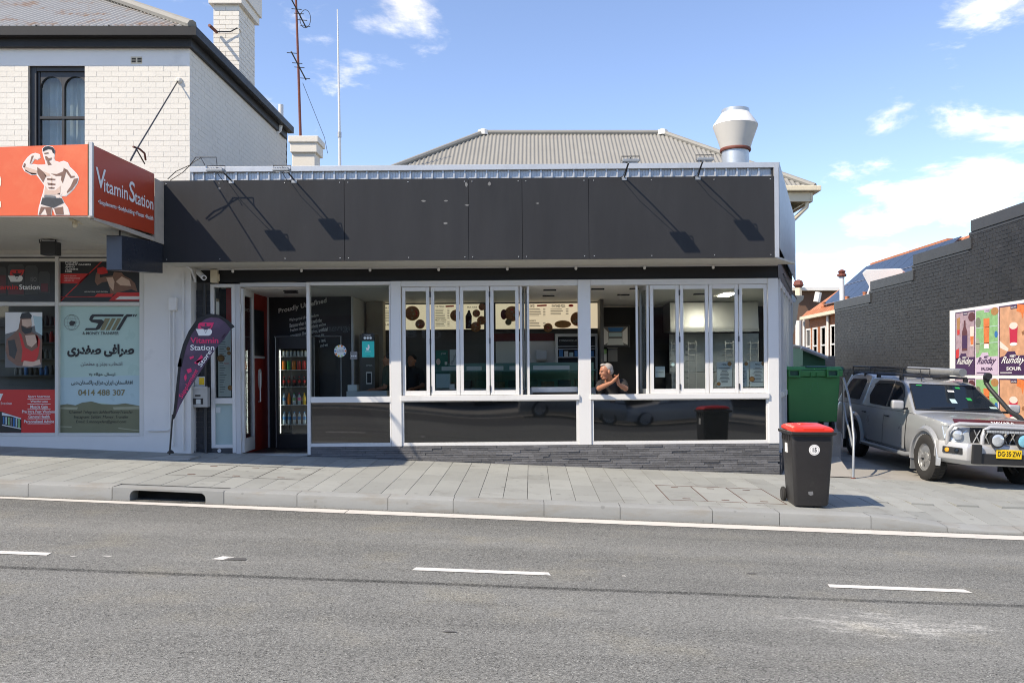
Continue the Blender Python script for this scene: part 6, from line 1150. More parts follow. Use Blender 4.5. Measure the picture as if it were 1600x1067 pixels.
# tiles along the eave and ridge, each its own piece
for r in range(9):
    for i in range(36):
        y = 38.2 - i * .33 - (.165 if r % 2 else 0); s0 = r * .34 - .02
        if y > yb1 - .3 - s0 * .75 or y < 27.5 or s0 + .36 > sv.length: continue
        if 1 <= r <= 7 and y > 29.3 and r not in (0,): continue
        rot = Matrix((Vector((0, 1, 0)), svn, nrm)).transposed(); rot = rot @ Matrix.Rotation(R(4), 3, 'X'); place_unit('roof_tile', bh, 'terracotta', E0 + svn * (s0 + .17) + nrm * .03 + Vector((0, y, 0)), (.30, .36, .022), rot @ Matrix.Rotation(R(3), 3, 'Y'))
for i in range(16): y = yr1 - .2 - i * .42; (place_unit('ridge_tile', bh, 'terracotta', (rx_, y, rzz + .05), (.22, .40, .10)) if y > 26 else None)
for c in range(9):
    for r in range(2):
        y = 37.4 - r * .9 * 0 - c * 1.01; s0 = .42 + r * 1.30
        if y - s0 * .0 > yb1 - .6 - (s0 + 1.2) * .72 + .5: continue
        ctr = E0 + svn * (s0 + .62) + nrm * .13 + Vector((0, y - .5, 0)); rot = Matrix((Vector((0, 1, 0)), svn, nrm)).transposed()
        pn = place_unit('solar_panel', bh, 'solar', ctr, (.985, 1.25, .035), rot)
        place_unit('panel_rail', bh, 'solar_frame', ctr - svn * .635 + nrm * .002, (.985, .02, .05), rot)
for i in range(3): y = (36.3, 33.6, 31.8)[i]; MB().lathe([(.09, 0), (.12, .12), (.07, .2), (.09, .3)], (ex_ + .25, y, ez + .3), 10).build('terracotta_vent', 'terracotta', bh)
vp = thing('vent_pipe', 'white vent pipe with rusty cowl beyond the black wall', 'vent', P(1316, 474, 29)); MB().tube([P(1316, 478, 29), P(1315.3, 432, 29)], .085, 10).build('pipe', 'pvc', vp, smooth=True); MB().lathe([(.09, 0), (.16, .03), (.16, .1), (.1, .12), (.14, .2), (.04, .26)], P(1315.3, 433, 29), 10).build('cowl', 'pipe_rust', vp)
db = thing('roof_box', 'white tapered plant box on the solar roof', 'plant box', P(1380, 455, 28)); m = MB(); q = [P(1353, 462, 27.6), P(1358, 448, 27.6), P(1347, 427, 27.6), P(1353, 421, 27.6), P(1408, 419.5, 27.6), P(1412, 424, 27.6), P(1395, 470, 27.6)]; m.prism(q, (0.6, 1.0, 0)); m.build('casing', 'white_render', db, bevel=.03)
fb = thing('far_building', 'brown building with white flat eave far behind', 'building', (19, 62, 0)); m = MB(); a, b = P(1238, 560, 62), P(1330, 455, 62); m.box(a.x, b.x, 62, 70, 0, b.z); m.build('wall', 'far_brown', fb); m = MB(); c = P(1325, 449.5, 61.6); m.box(a.x - .3, c.x, 61.4, 70.2, b.z, c.z); m.build('roof_edge', 'timber_white', fb); MB().tube([P(1248, 468, 61), P(1247.5, 450, 61)], .25, 8).build('flue', 'cream_paint', fb); MB().lathe([(.2, 0), (.4, .2), (.3, .5), (.1, .6)], P(1247.5, 450, 61), 8).build('flue_cowl', 'pipe_rust', fb); MB().tube([P(1279, 457, 61), P(1276, 472, 61)], .25, 8).build('downpipe', 'timber_white', fb)
# green shed
sh = thing('shed', 'small green shed with grey lean to roof behind the green bin', 'shed', P(1270, 590, 25.5)); Yh = 25.5
m = MB(); q = [P(1254, 600, Yh), P(1289, 600, Yh), P(1289, 557, Yh), P(1254, 543.5, Yh)]; m.prism(q, (0, 3, 0)); m.build('wall', 'shed_green', sh)
for i in range(9):
    v0 = 546 + i * 5.4; 
    m = MB(); a, b = P(1254, v0 + 5.1, Yh), P(1289, v0, Yh); xr_ = b.x if i > 2 else P(1254 + (i + .9) * 13, 0, Yh).x; m.box(a.x, xr_, Yh - .025, Yh - .001, a.z, b.z); m.build('weatherboard', 'shed_green', sh)
m = MB(); rows = [[], []]
for i in range(61): s = i / 60; dz = .02 * math.sin(i * 2.1); p0 = P(1252, 532.5, Yh + .4).lerp(P(1252, 541, Yh - .3), 0); A_ = P(1252.5, 541.5, Yh - .3).lerp(P(1293, 557.5, Yh - .3), s); B_ = A_ + Vector((.0, 3.6, .0)); rows[0].append(A_ + Vector((0, 0, dz))); rows[1].append(B_ + Vector((0, 0, dz + .35)))
m.grid(rows); m.build('roof', 'shed_roof', sh); MB().tube([P(1252, 543, Yh - .33), P(1293, 559.5, Yh - .33)], .06, 4).build('barge_board', 'timber_white', sh); m = MB(); m.pb(1289.3, 1305, 556, 600, Yh + .3, .1); m.build('end_wall', 'weathered', sh)
for i in range(9): m = MB(); m.pb(1289.5, 1305, 556.5 + i * 4.8, 560.8 + i * 4.8, Yh + .26, .035); m.build('weatherboard', 'weathered', sh)
# ------------------------------------------------------------------ bins
def wheelie():
    bx_, by_ = (1262 - CU) * 10.75 / F, 10.78; z0 = zp(bx_, by_); t = thing('wheelie_bin', 'black wheelie bin with red lid standing on the footpath near the kerb', 'bin', (bx_, by_, z0), mtx=Matrix.Translation((bx_, by_, z0)) @ Matrix.Rotation(R(-94), 4, 'Z') @ Matrix.Translation((-bx_, -by_, -z0)))
    def ring(hx0, hx1, hy, z, r=.05, n=4):
        pts = []
        for cx, cy, a0 in ((hx1 - r, hy - r, 0), (hx0 + r, hy - r, 90), (hx0 + r, -hy + r, 180), (hx1 - r, -hy + r, 270)):
            for i in range(n + 1): a = R(a0 + 90 * i / n); pts.append(Vector((bx_ + cx + r * math.cos(a), by_ + cy + r * math.sin(a), z0 + z)))
        return pts
    def loft(rs, m):
        n = len(rs[0]); m.add([p for r in rs for p in r], [(i * n + j, i * n + (j + 1) % n, (i + 1) * n + (j + 1) % n, (i + 1) * n + j) for i in range(len(rs) - 1) for j in range(n)] + [tuple(range(n - 1, -1, -1)), tuple(range((len(rs) - 1) * n, len(rs) * n))]); return m
    loft([ring(-.235, .235, .20, .02), ring(-.25, .245, .215, .05), ring(-.285, .285, .262, .86), ring(-.283, .283, .260, .90), ring(-.30, .295, .27, .915), ring(-.30, .295, .27, .935)], MB()).build('body', 'bin_black', t, smooth=True)
    loft([ring(-.37, .33, .285, .925, .03), ring(-.38, .34, .29, .935, .03), ring(-.38, .34, .29, .962, .03), ring(-.365, .325, .28, .967, .03)], MB()).build('rim', 'bin_black', t, smooth=True)
    lid = loft([ring(-.36, .30, .265, .968, .05), ring(-.36, .30, .262, .995, .05), ring(-.33, .27, .24, 1.018, .06), ring(-.27, .20, .19, 1.034, .06)], MB()).build('lid', 'bin_red', t, smooth=True); lid.rotation_euler = (0, R(2.0), 0); lid.location = (0, 0, .005)
    loft([ring(-.22, .03, .10, 1.030, .04), ring(-.20, .01, .085, 1.043, .04)], MB()).build('lid_ridge', 'bin_red', lid, smooth=True)
    MB().box(bx_ + .20, bx_ + .30, by_ - .13, by_ + .13, z0 + .99, z0 + 1.02).build('lid_grip', 'bin_red', lid, bevel=.01)
    m = MB(); m.tube([(bx_ - .30, by_ - .2, z0 + .93), (bx_ - .40, by_ - .2, z0 + .95), (bx_ - .40, by_ + .2, z0 + .95), (bx_ - .30, by_ + .2, z0 + .93)], .016); m.build('handle', 'bin_black', t)
    for i in range(4): x_ = bx_ - .2 + i * .13; MB().box(x_ - .008, x_ + .008, by_ - .275, by_ - .25, z0 + .84, z0 + .93).build('rib', 'bin_black', t)
    MB().tube([(bx_ - .27, by_ - .22, z0 + .1), (bx_ - .27, by_ + .26, z0 + .1)], .012).build('axle', 'steel_dull', t)
    for s in (-.24, .24):
        w_ = MB().lathe([(.03, -.022), (.088, -.022), (.1, -.012), (.1, .012), (.088, .022), (.03, .022)], (bx_ - .27, by_ + s, z0 + .1), 20, Matrix.Rotation(R(90), 3, 'X')).build('wheel', 'tyre', t, smooth=True); MB().lathe([(.055, -.025), (.055, .025)], (bx_ - .27, by_ + s, z0 + .1), 14, Matrix.Rotation(R(90), 3, 'X')).build('hub', 'bin_black', w_)
    ang = math.atan2(.285 - .245, .81); cz = z0 + .735; cy = bx_ + .279
    def tpt(a, b, o): return Vector((cy + b * math.tan(ang) + o, by_ + a, cz + b))
    n = 24
    for r_, mt_, o in ((.068, 'print_white', .004), (.056, 'print_grey', .005), (.053, 'print_white', .006)): MB().poly([tpt(.02 + r_ * math.cos(6.2832 * i / n), r_ * math.sin(6.2832 * i / n), o) for i in range(n)]).build('badge', mt_, t)
    vs, fs = text_mesh('15', .03); xs_ = [v.x for v in vs]; m = MB(); m.add([tpt(.02 + (v.x - min(xs_)) / (max(xs_) - min(xs_)) * .05 - .022, v.y * .075 - .025, .0075) for v in vs], fs); m.build('lettering', 'print_black', t)
    MB().box(bx_ - .08, bx_ + .04, by_ - .262, by_ - .25, z0 + .68, z0 + .80).build('sticker', 'print_white', t)
    MB().poly([tpt(-.02 + a, b - .55, .003) for a, b in ((-.03, .02), (.03, .025), (.035, -.02), (0, -.03), (-.025, -.015))]).build('scuff', 'print_grey', t)
wheelie()
def dumpster():
    Yd = 15.65; t = thing('dumpster', 'large green plastic bulk bin behind the red lidded bin', 'dumpster', P(1271, 668, Yd)); D = .8
    def sec(u0, u1, v, y0, y1): a, b = P(u0, v, Yd), P(u1, v, Yd); return [(a.x, y0, a.z), (b.x, y0, a.z), (b.x, y1, a.z), (a.x, y1, a.z)]
    m = MB(); m.hexa(sec(1235, 1311, 660, Yd + .10, Yd + .8), sec(1231, 1313, 588, Yd, Yd + D)); m.build('body', 'bin_green', t, bevel=.03, seg=3)
    m = MB(); m.hexa(sec(1228, 1315.5, 588, Yd - .04, Yd + D + .04), sec(1227, 1316, 578.5, Yd - .05, Yd + D + .05)); m.build('rim', 'bin_green', t, bevel=.012)
    for u in (1232, 1292):
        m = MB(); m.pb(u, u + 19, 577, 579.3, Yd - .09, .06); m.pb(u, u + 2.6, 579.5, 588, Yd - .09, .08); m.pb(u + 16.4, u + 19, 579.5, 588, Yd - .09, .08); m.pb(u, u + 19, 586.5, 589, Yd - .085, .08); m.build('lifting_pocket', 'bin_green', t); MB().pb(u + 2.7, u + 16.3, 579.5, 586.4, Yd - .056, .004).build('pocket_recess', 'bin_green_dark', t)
    m = MB(); m.hexa(sec(1226, 1316, 578, Yd - .06, Yd + D + .06), sec(1229, 1314, 572.5, Yd + .02, Yd + D)); m.build('lid', 'bin_green', t, bevel=.02); 
    m = MB(); m.hexa(sec(1258, 1292, 574.5, Yd - .03, Yd + .3), sec(1259, 1291, 571.3, Yd + .02, Yd + .3)); m.build('lid_hump', 'bin_green_dark', t, bevel=.015)
    for u in (1226.5, 1313): MB().tube([P(u, 577, Yd + .3), P(u + 4, 577, Yd + .3)], .05, 10).build('trunnion', 'bin_green_dark', t)
    for u in (1267, 1276): MB().pb(u, u + 1, 582, 589, Yd - .065, .05).build('rib', 'bin_green', t)
    for u in (1240, 1304):
        for dy in (.15, .75): MB().lathe([(.1, -.025), (.1, .025)], P(u, 664, Yd) + Vector((0, dy, -.02)), 14, Matrix.Rotation(R(90), 3, 'Y')).build('castor', 'tyre', t)
    m = MB(); pd = flat(Yd + .012)
    for i in range(22):
        a = rnd.uniform(1257, 1278); v = rnd.uniform(597, 611); m.poly([pd.pt(a, v, .03), pd.pt(a + rnd.uniform(.5, 1.5), v + .3, .03), pd.pt(a + rnd.uniform(.5, 2), v + rnd.uniform(.6, 3), .03)])
    mat('bin_emblem', (.06, .22, .13), .5); m.build('moulded_emblem', 'bin_emblem', t, kind='stuff')
dumpster()
hr = thing('handrail', 'bent galvanised pipe handrail beside the concrete ramp', 'handrail', P(1333, 746, 13.45))
MB().tube([P(1333, 746, 13.45), P(1333.5, 715, 13.5), P(1334, 684, 13.6), P(1330.5, 645, 13.9), P(1325, 615, 14.2), P(1319.5, 596, 14.5), P(1318.2, 591.5, 14.55), P(1317.5, 597, 14.7), P(1317.8, 640, 14.9), P(1317.5, 684, 15)], .021, 12).build('bent_pipe', 'pipe_galv', hr, smooth=True)
MB().tube([P(1318, 630, 14.8), P(1322, 655, 14.4), P(1327, 672, 14.0), P(1332, 697, 13.62)], .018, 10).build('brace', 'pipe_galv', hr, smooth=True); MB().lathe([(.04, 0), (.04, .01)], P(1333, 747, 13.45), 10).build('foot', 'pipe_rust', hr)
# ------------------------------------------------------------------ vehicles
def wheel(parent, c, r, wdt, side, rim_m, spokes=8, rr=.62):
    ax = Matrix.Rotation(R(90), 3, 'Y'); h = wdt / 2
    w_ = MB(); w_.m(0).lathe([(r * rr, -h * .85), (r * .80, -h), (r * .93, -h * .9), (r, -h * .72), (r, h * .72), (r * .93, h * .9), (r * .80, h), (r * rr, h * .85)], c, 36, ax, cap=False)
    for i in range(36):
        a = 2 * math.pi * i / 36
        for s, off in ((-1, 0), (1, .087)):
            d = Vector((0, math.cos(a + off), math.sin(a + off))); tn = Vector((0, -math.sin(a + off), math.cos(a + off))); p = Vector(c) + d * (r - .004) + Vector((s * h * .42, 0, 0)); sx = Vector((h * .3, 0, 0)); w_.hexa([p - sx - tn * .018, p + sx - tn * .018, p + sx + tn * .018, p - sx + tn * .018], [p - sx - tn * .015 + d * .011, p + sx - tn * .015 + d * .011, p + sx + tn * .015 + d * .011, p - sx + tn * .015 + d * .011])
    ty = w_.build('tyre', 'tyre', parent, smooth=True)
    rm = MB(); o = side * h * .62; rm.lathe([(r * rr + .004, -h * .8), (r * (rr - .05), -h * .6), (r * (rr - .07), h * .6), (r * rr + .004, h * .8)], c, 28, ax, cap=False)
    rm.lathe([(r * (rr + .02), o - side * .004), (r * (rr + .015), o + side * .02), (r * (rr - .06), o + side * .012), (r * (rr - .07), o - side * .03)], c, 28, ax, cap=False)
    for i in range(spokes):
        a = 2 * math.pi * i / spokes; d = Vector((0, math.cos(a), math.sin(a))); tn = Vector((0, -math.sin(a), math.cos(a))); cc = Vector(c) + Vector((o, 0, 0)); s0, s1 = cc + d * r * .13 - Vector((side * .012, 0, 0)), cc + d * r * (rr - .03); k = Vector((side * .03, 0, 0))
        rm.hexa([s0 - tn * .026 - k, s0 + tn * .026 - k, s1 + tn * .034 - k, s1 - tn * .034 - k], [s0 - tn * .022, s0 + tn * .022, s1 + tn * .030, s1 - tn * .030])
    rm.lathe([(r * .2, o - side * .05), (r * .2, o - side * .004), (r * .13, o + side * .008)], c, 18, ax)
    rm.build('rim', rim_m, ty, smooth=True); MB().lathe([(r * (rr - .08), o - side * .07), (r * (rr - .08), o - side * .065)], c, 24, ax).build('wheel_well_disc', 'black_metal', ty)
    return ty
def loft_body(stations, xs=1):
    m = MB(); rows = []
    for y, prof in stations: rows.append([Vector((x, y, z)) for x, z in prof] + [Vector((-x, y, z)) for x, z in reversed(prof) if abs(x) > 1e-6])
    n = len(rows[0]); m.add([p for r in rows for p in r], [(i * n + j, i * n + (j + 1) % n, (i + 1) * n + (j + 1) % n, (i + 1) * n + j) for i in range(len(rows) - 1) for j in range(n)] + [tuple(range(n)), tuple(range(len(rows) * n - 1, (len(rows) - 1) * n - 1, -1))]); return m
def cut_arches(o, arches, r, x0=.5):
    cm = MB()
    for y, z in arches:
        for s in (-1, 1): cm.lathe([(r, s * x0), (r, s * 1.3)], (0, y, z), 32, Matrix.Rotation(R(90), 3, 'Y'))
    c = cm.build('cutter', 'ute_trim'); md = o.modifiers.new('b', 'BOOLEAN'); md.operation = 'DIFFERENCE'; md.object = c; md.solver = 'EXACT'
    dg = bpy.context.evaluated_depsgraph_get(); dg.update(); me = bpy.data.meshes.new_from_object(o.evaluated_get(dg)); o.modifiers.clear(); o.data = me; bpy.data.objects.remove(c)
    me.polygons.foreach_set('use_smooth', [True] * len(me.polygons)); me.set_sharp_from_angle(angle=R(32))
def both(fn):
    for s in (-1, 1): fn(s)
def ute():
    cx, cy = 7.25, 13.62; z0 = zd(cx, cy); ex_ = Vector((1, 0, -.0385)).normalized(); ey_ = Vector((-.02, 1, .03)).normalized(); ez_ = ex_.cross(ey_).normalized(); ey_ = ez_.cross(ex_)
    CM = Matrix((ex_, ey_, ez_)).transposed().to_4x4(); CM.translation = (cx, cy, z0)
    t = thing('utility_vehicle', 'silver dual cab utility with canopy, bull bar and snorkel in the driveway', 'utility', (0, 0, 0), mtx=CM)
    def pf(w_, zt, zs, zl=.37): return [(0, zt), (w_ * .55, zt - .008), (w_ * .85, zt - .03), (w_ - .045, zs), (w_ - .012, zs - .07), (w_, .78), (w_ + .004, .62), (w_ - .005, .47), (w_ - .05, zl), (0, zl)]
    b = loft_body([(-.66, pf(.66, .93, .86, .45)), (-.60, pf(.72, .985, .93, .42)), (-.42, pf(.785, 1.02, .975)), (0, pf(.815, 1.06, 1.02)), (.45, pf(.82, 1.09, 1.04)), (.66, pf(.82, 1.085, 1.045)), (1.7, pf(.825, 1.07, 1.045)), (2.66, pf(.825, 1.07, 1.045)), (3.9, pf(.82, 1.07, 1.045)), (4.06, pf(.80, 1.06, 1.03))]).build('body', 'ute_silver', t, smooth=True)
    cut_arches(b, [(0, .37), (3.04, .37)], .425)
    m = MB(); m.box(-.7, .7, -.45, 3.9, .32, .60); m.build('chassis', 'black_metal', t)
    for y in (0, 3.04):
        for s in (-1, 1):
            m = MB(); n = 20; rows = [[], [], [], []]
            for i in range(n + 1):
                a = math.pi * (-.06 + 1.12 * i / n); 
                for k, (rr, xo) in enumerate(((.425, .80), (.432, .862), (.475, .868), (.52, .822))): rows[k].append((s * xo, y - rr * math.cos(a), max(.37 + rr * math.sin(a), .30)))
            m.grid(rows); m.build('wheel_flare', 'ute_silver', t, smooth=True)
            m = MB(); rows = [[], []]
            for i in range(n + 1): a = math.pi * i / n; rows[0].append((s * .50, y - .424 * math.cos(a), .37 + .424 * math.sin(a))); rows[1].append((s * .815, y - .424 * math.cos(a), .37 + .424 * math.sin(a)))
            m.grid(rows); m.build('arch_liner', 'ute_trim', t)
            wheel(t, (s * .735, y, .372), .372, .245, s, 'steel', 8, .60)
            m = MB(); yy = y + .44; m.box(s * .74 - .11, s * .74 + .11, yy, yy + .02, .12, .42); m.build('mud_flap', 'ute_flare' if y == 0 else 'ute_trim', t)
    def xw(z): return .795 - (z - 1.04) / .56 * .185
    def shell(out, nm):
        n = len(out); return MB().add([(-xw(z), y, z) for y, z in out] + [(xw(z), y, z) for y, z in out], [tuple(range(n)), tuple(range(2 * n - 1, n - 1, -1))] + [(i, (i + 1) % n, (i + 1) % n + n, i + n) for i in range(n)]).build(nm, 'ute_silver', t, bevel=.035, seg=3, smooth=True)
    shell([(.50, 1.03), (1.28, 1.535), (1.5, 1.585), (2.0, 1.605), (2.72, 1.60), (2.76, 1.03)], 'cab'); shell([(2.78, 1.03), (2.78, 1.60), (2.95, 1.645), (3.4, 1.655), (3.86, 1.62), (4.08, 1.04)], 'canopy')
    def wsp(s, q): y = .62 + (1.255 - .62) * q; z = 1.103 + (1.515 - 1.103) * q; return Vector((s * (.735 - .165 * q), y - .012, z + .012))
    ws = MB(); ws.prism([wsp(-1, .02), wsp(1, .02), wsp(1, .97), wsp(-1, .97)], (0, .006, -.004)); wso = ws.build('windscreen', 'car_glass', t)
    m = MB()
    for a, b_ in (((-1, 0), (1, 0)), ((1, 0), (1, 1)), ((1, 1), (-1, 1)), ((-1, 1), (-1, 0))): m.tube([wsp(*a), wsp(*b_)], .011, 6)
    m.build('seal', 'ute_trim', wso, kind='stuff')
    for s, q, wd, hh, c in ((-.82, .93, .10, .03, 'bottle_green'), (.35, .86, .08, .05, 'bottle_green'), (.82, .12, .12, .05, 'print_mint'), (.05, .72, .11, .05, 'print_white'), (.42, .40, .08, .08, 'bottle_green'), (-.05, .28, .10, .12, 'print_pale_blue')):
        c0 = wsp(s, q) + Vector((0, -.004, .004)); d = (wsp(s, q + .1) - wsp(s, q)).normalized(); m = MB(); m.poly([c0, c0 + Vector((wd, 0, 0)), c0 + Vector((wd, 0, 0)) + d * hh, c0 + d * hh]); m.build('windscreen_sticker', c, wso)
    for a, b_ in (((-.65, .05), (-.05, .10)), ((.1, .05), (.75, .11))): MB().tube([wsp(*a) + Vector((0, -.02, .012)), wsp(*b_) + Vector((0, -.012, .008))], .009, 6).build('wiper', 'ute_trim', t)
    def side(nm, out, mt_, s, off=.006, th=.006, par=None): return MB().prism([(s * (xw(z) + off), y, z) for y, z in out], (-s * th, 0, 0)).build(nm, mt_, par or t)
    def shap(s):
        side('door_window', [(.93, 1.10), (1.27, 1.46), (1.36, 1.505), (1.62, 1.53), (1.62, 1.09)], 'car_glass', s); side('door_window', [(1.70, 1.09), (1.70, 1.53), (2.30, 1.525), (2.48, 1.45), (2.56, 1.25), (2.42, 1.10)], 'car_glass', s); side('canopy_window', [(2.98, 1.14), (2.94, 1.52), (3.02, 1.55), (3.66, 1.535), (3.74, 1.48), (3.92, 1.18), (3.88, 1.14)], 'car_glass', s)
        side('weather_shield', [(1.05, 1.28), (1.27, 1.50), (1.40, 1.545), (1.64, 1.56), (1.64, 1.50), (1.40, 1.485), (1.29, 1.44)], 'ute_trim', s, .016, .008); side('weather_shield', [(1.69, 1.56), (2.34, 1.55), (2.5, 1.46), (2.42, 1.45), (2.30, 1.49), (1.69, 1.50)], 'ute_trim', s, .016, .008)
        side('window_pillar', [(1.63, 1.09), (1.63, 1.53), (1.69, 1.53), (1.69, 1.09)], 'chrome' if s < 0 else 'ute_trim', s, .008, .006)
        for y0, y1 in ((.76, 1.66), (1.675, 2.62)):
            pr_ = [(.83, .42), (.829, .50), (.832, .62), (.829, .78), (.816, .96), (.782, 1.03)]; ys_ = (y0, y1); rows = [[(s * x, y, z) for x, z in pr_] for y in ((y0, y1) if y0 < 1 else (y0, y1 - .12))]
            if y0 > 1: rows[1] = [(s * x, y1 - (.26 if z < .6 else .10 if z < .8 else 0), z) for x, z in pr_]
            d = MB().grid(rows).build('door', 'ute_silver', t, smooth=True); MB().tube([(s * .832, y0 + .67 if y0 < 1 else y1 - .16, .93), (s * .85, (y0 + .69 if y0 < 1 else y1 - .14), .93), (s * .85, (y0 + .80 if y0 < 1 else y1 - .03), .93), (s * .832, (y0 + .82 if y0 < 1 else y1 - .01), .93)], .014, 8).build('handle', 'black_metal', d)
            MB().grid([[(s * (x + .0035), y, z) for x, z in pr_] for y in (y0 - .013, y0 - .001)]).build('shut_line', 'ute_trim', d)
        MB().tube([(s * .80, .50, .36), (s * .88, .62, .345), (s * .88, 2.42, .345), (s * .80, 2.56, .36)], .04, 10).build('side_step', 'bullbar' if False else 'ute_flare', t, smooth=True)
        MB().lathe([(.02, 0)], (0, 0, 0), 3) if False else None
        mr = MB(); mr.box(s * .90 - .0, s * .90 + s * .20 if s > 0 else s * .90, .68, .78, 1.10, 1.25) if s > 0 else mr.box(-1.10, -.90, .68, .78, 1.10, 1.25); mo = mr.build('mirror', 'bullbar', t, bevel=.035, seg=3, smooth=True); MB().box(min(s * .82, s * .91), max(s * .82, s * .91), .71, .76, 1.09, 1.13).build('mirror_arm', 'ute_trim', mo)
        hl = MB(); hl.prism([(s * .80, -.42, .93), (s * .78, -.56, .94), (s * .50, -.645, .90), (s * .46, -.665, .70), (s * .70, -.635, .68), (s * .79, -.50, .74)], (0, -.03, .0)); h_ = hl.build('headlight', 'headlamp', t, bevel=.01); MB().lathe([(.075, 0), (.07, .03), (.03, .05)], (s * .66, -.67, .81), 16, Matrix.Rotation(R(90), 3, 'X')).build('lamp_lens', 'headlamp', h_, smooth=True)
    both(shap)
    MB().box(-.46, .46, -.685, -.655, .66, .93).build('grille', 'ute_trim', t)
    for i in range(7): x = -.42 + i * .14; MB().tube([(x, -.692, .70), (x + .10, -.692, .90)], .008, 6).build('grille_bar', 'steel_dull', t); MB().tube([(x + .10, -.695, .70), (x, -.695, .90)], .008, 6).build('grille_bar', 'steel_dull', t)
    MB().tube([(-.13, -.705, .90), (0, -.71, .72), (.13, -.705, .90)], .016, 6).build('grille_chevron', 'chrome', t)
    bp = MB(); bp.prism([(-.68, -.60, .985), (-.5, -.655, .985), (.5, -.655, .985), (.68, -.60, .985), (.66, -.50, 1.03), (-.66, -.50, 1.03)], (0, -.0, .018)); mat('bonnet_shield', (.085, .014, .016), .2, var=.05); bpo = bp.build('bonnet_protector', 'bonnet_shield', t)
    vs, fs = text_mesh('NAVARA', .01); mx_ = max(v.x for v in vs); MB().add([(-.12 + v.x / mx_ * .36, -.645 + v.y * .075, 1.008 + v.y * .035) for v in vs], fs).build('lettering', 'print_white', bpo)
    # steel bumper and hoops
    pl_ = [(-.86, -.36), (-.87, -.52), (-.62, -.90), (-.5, -.93), (.5, -.93), (.62, -.90), (.87, -.52), (.86, -.36)]
    m = MB(); n = len(pl_); top = [(x * .98, y + .02, .70 if abs(x) > .55 else .685) for x, y in pl_]; mid = [(x, y, .62) for x, y in pl_]; low = [(x * .985, y + .02, .44) for x, y in pl_]; bot = [(x * .90, y + .10, .36) for x, y in pl_]
    rows = [top, mid, low, bot]; m.add([p for r in rows for p in r], [(i * n + j, i * n + j + 1, (i + 1) * n + j + 1, (i + 1) * n + j) for i in range(3) for j in range(n - 1)] + [tuple(range(n)), tuple(range(4 * n - 1, 3 * n - 1, -1))]); bb = m.build('bull_bar', 'bullbar', t, bevel=.012, smooth=True)
    MB().tube([(-.78, -.60, .66), (-.79, -.64, .86), (-.74, -.68, .955), (-.66, -.71, .985), (.66, -.71, .985), (.74, -.68, .955), (.79, -.64, .86), (.78, -.60, .66)], .031, 12).build('hoop', 'bullbar', bb, smooth=True)
    MB().tube([(-.37, -.86, .66), (-.37, -.86, .82), (-.34, -.85, .91), (-.26, -.84, .955), (.26, -.84, .955), (.34, -.85, .91), (.37, -.86, .82), (.37, -.86, .66)], .032, 12).build('hoop', 'bullbar', bb, smooth=True)
    for s in (-1, 1):
        MB().box(s * .50 - .07, s * .50 + .07, -.985, -.93, .40, .70).build('rubber_block', 'ute_trim', bb, bevel=.015)
        d = (Vector((s * .87, -.52, 0)) - Vector((s * .62, -.90, 0))).normalized(); nv = Vector((s * abs(d.y), -abs(d.x), 0)); c0 = Vector((s * .745, -.71, .575)); m = MB(); p4 = [c0 - d * .16 + nv * .008, c0 + d * .16 + nv * .008]
        m.hexa([p4[0] - Vector((0, 0, .05)), p4[1] - Vector((0, 0, .05)), p4[1] - Vector((0, 0, .05)) - nv * .03, p4[0] - Vector((0, 0, .05)) - nv * .03], [p4[0] + Vector((0, 0, .05)), p4[1] + Vector((0, 0, .05)), p4[1] + Vector((0, 0, .05)) - nv * .03, p4[0] + Vector((0, 0, .05)) - nv * .03]); m.build('lamp_recess', 'ute_trim', bb, bevel=.01)
        rot = Vector((0, 0, 1)).rotation_difference(nv).to_matrix()
        for k_, mt_ in ((.08, 'amber'), (-.07, 'car_glass')): MB().lathe([(.036, 0), (.034, .012), (.015, .02)], c0 + d * k_ + nv * .008, 14, rot).build('indicator' if mt_ == 'amber' else 'fog_lamp', mt_, bb, smooth=True)
    MB().box(-.44, .44, -.945, -.92, .40, .56).build('lower_grille', 'ute_trim', bb)
    for x, mt_ in ((-.20, 'headlamp'), (.20, 'lens_blue')): dl = MB().lathe([(.05, -.10), (.10, -.05), (.115, 0), (.118, .02), (.105, .024)], (x, -.96, .775), 24, Matrix.Rotation(R(90), 3, 'X')).build('driving_light', 'black_metal', bb, smooth=True); MB().lathe([(.107, .012), (.09, .026), (.05, .034), (.0, .036)], (x, -.96, .775), 24, Matrix.Rotation(R(90), 3, 'X')).build('lens', mt_, dl, smooth=True)
    MB().box(-.36, .36, -.92, -.87, .875, .925).build('light_bar', 'black_metal', bb, bevel=.006)
    for i in range(18): MB().box(-.345 + i * .0385, -.345 + i * .0385 + .032, -.926, -.921, .882, .918).build('led_cell', 'headlamp', bb)
    MB().box(-.20, .185, -.962, -.952, .50, .635).build('number_plate', 'plate_yellow', bb, bevel=.004)
    vs, fs = text_mesh('DG·35·ZW', .02); mx_ = max(v.x for v in vs); my_ = max(v.y for v in vs); MB().add([(-.185 + v.x / mx_ * .355, -.964, .535 + v.y / my_ * .075) for v in vs], fs).build('plate_lettering', 'print_black', bb)
    # snorkel, aerial, roof racks, rolled awning
    MB().tube([(.82, .10, .98), (.86, .30, 1.06), (.84, .55, 1.14), (.74, 1.02, 1.50), (.71, 1.10, 1.60)], [.042, .043, .04, .038, .04], 12).build('snorkel', 'ute_trim', t, smooth=True); MB().tube([(.71, 1.10, 1.60), (.71, 1.09, 1.69), (.69, 1.04, 1.72), (.68, .97, 1.72)], [.042, .06, .064, .06], 14).build('snorkel_head', 'ute_trim', t, smooth=True)
    MB().tube([(-.30, 1.36, 1.57), (-.32, 1.40, 1.78)], .008, 6).build('aerial', 'black_metal', t)
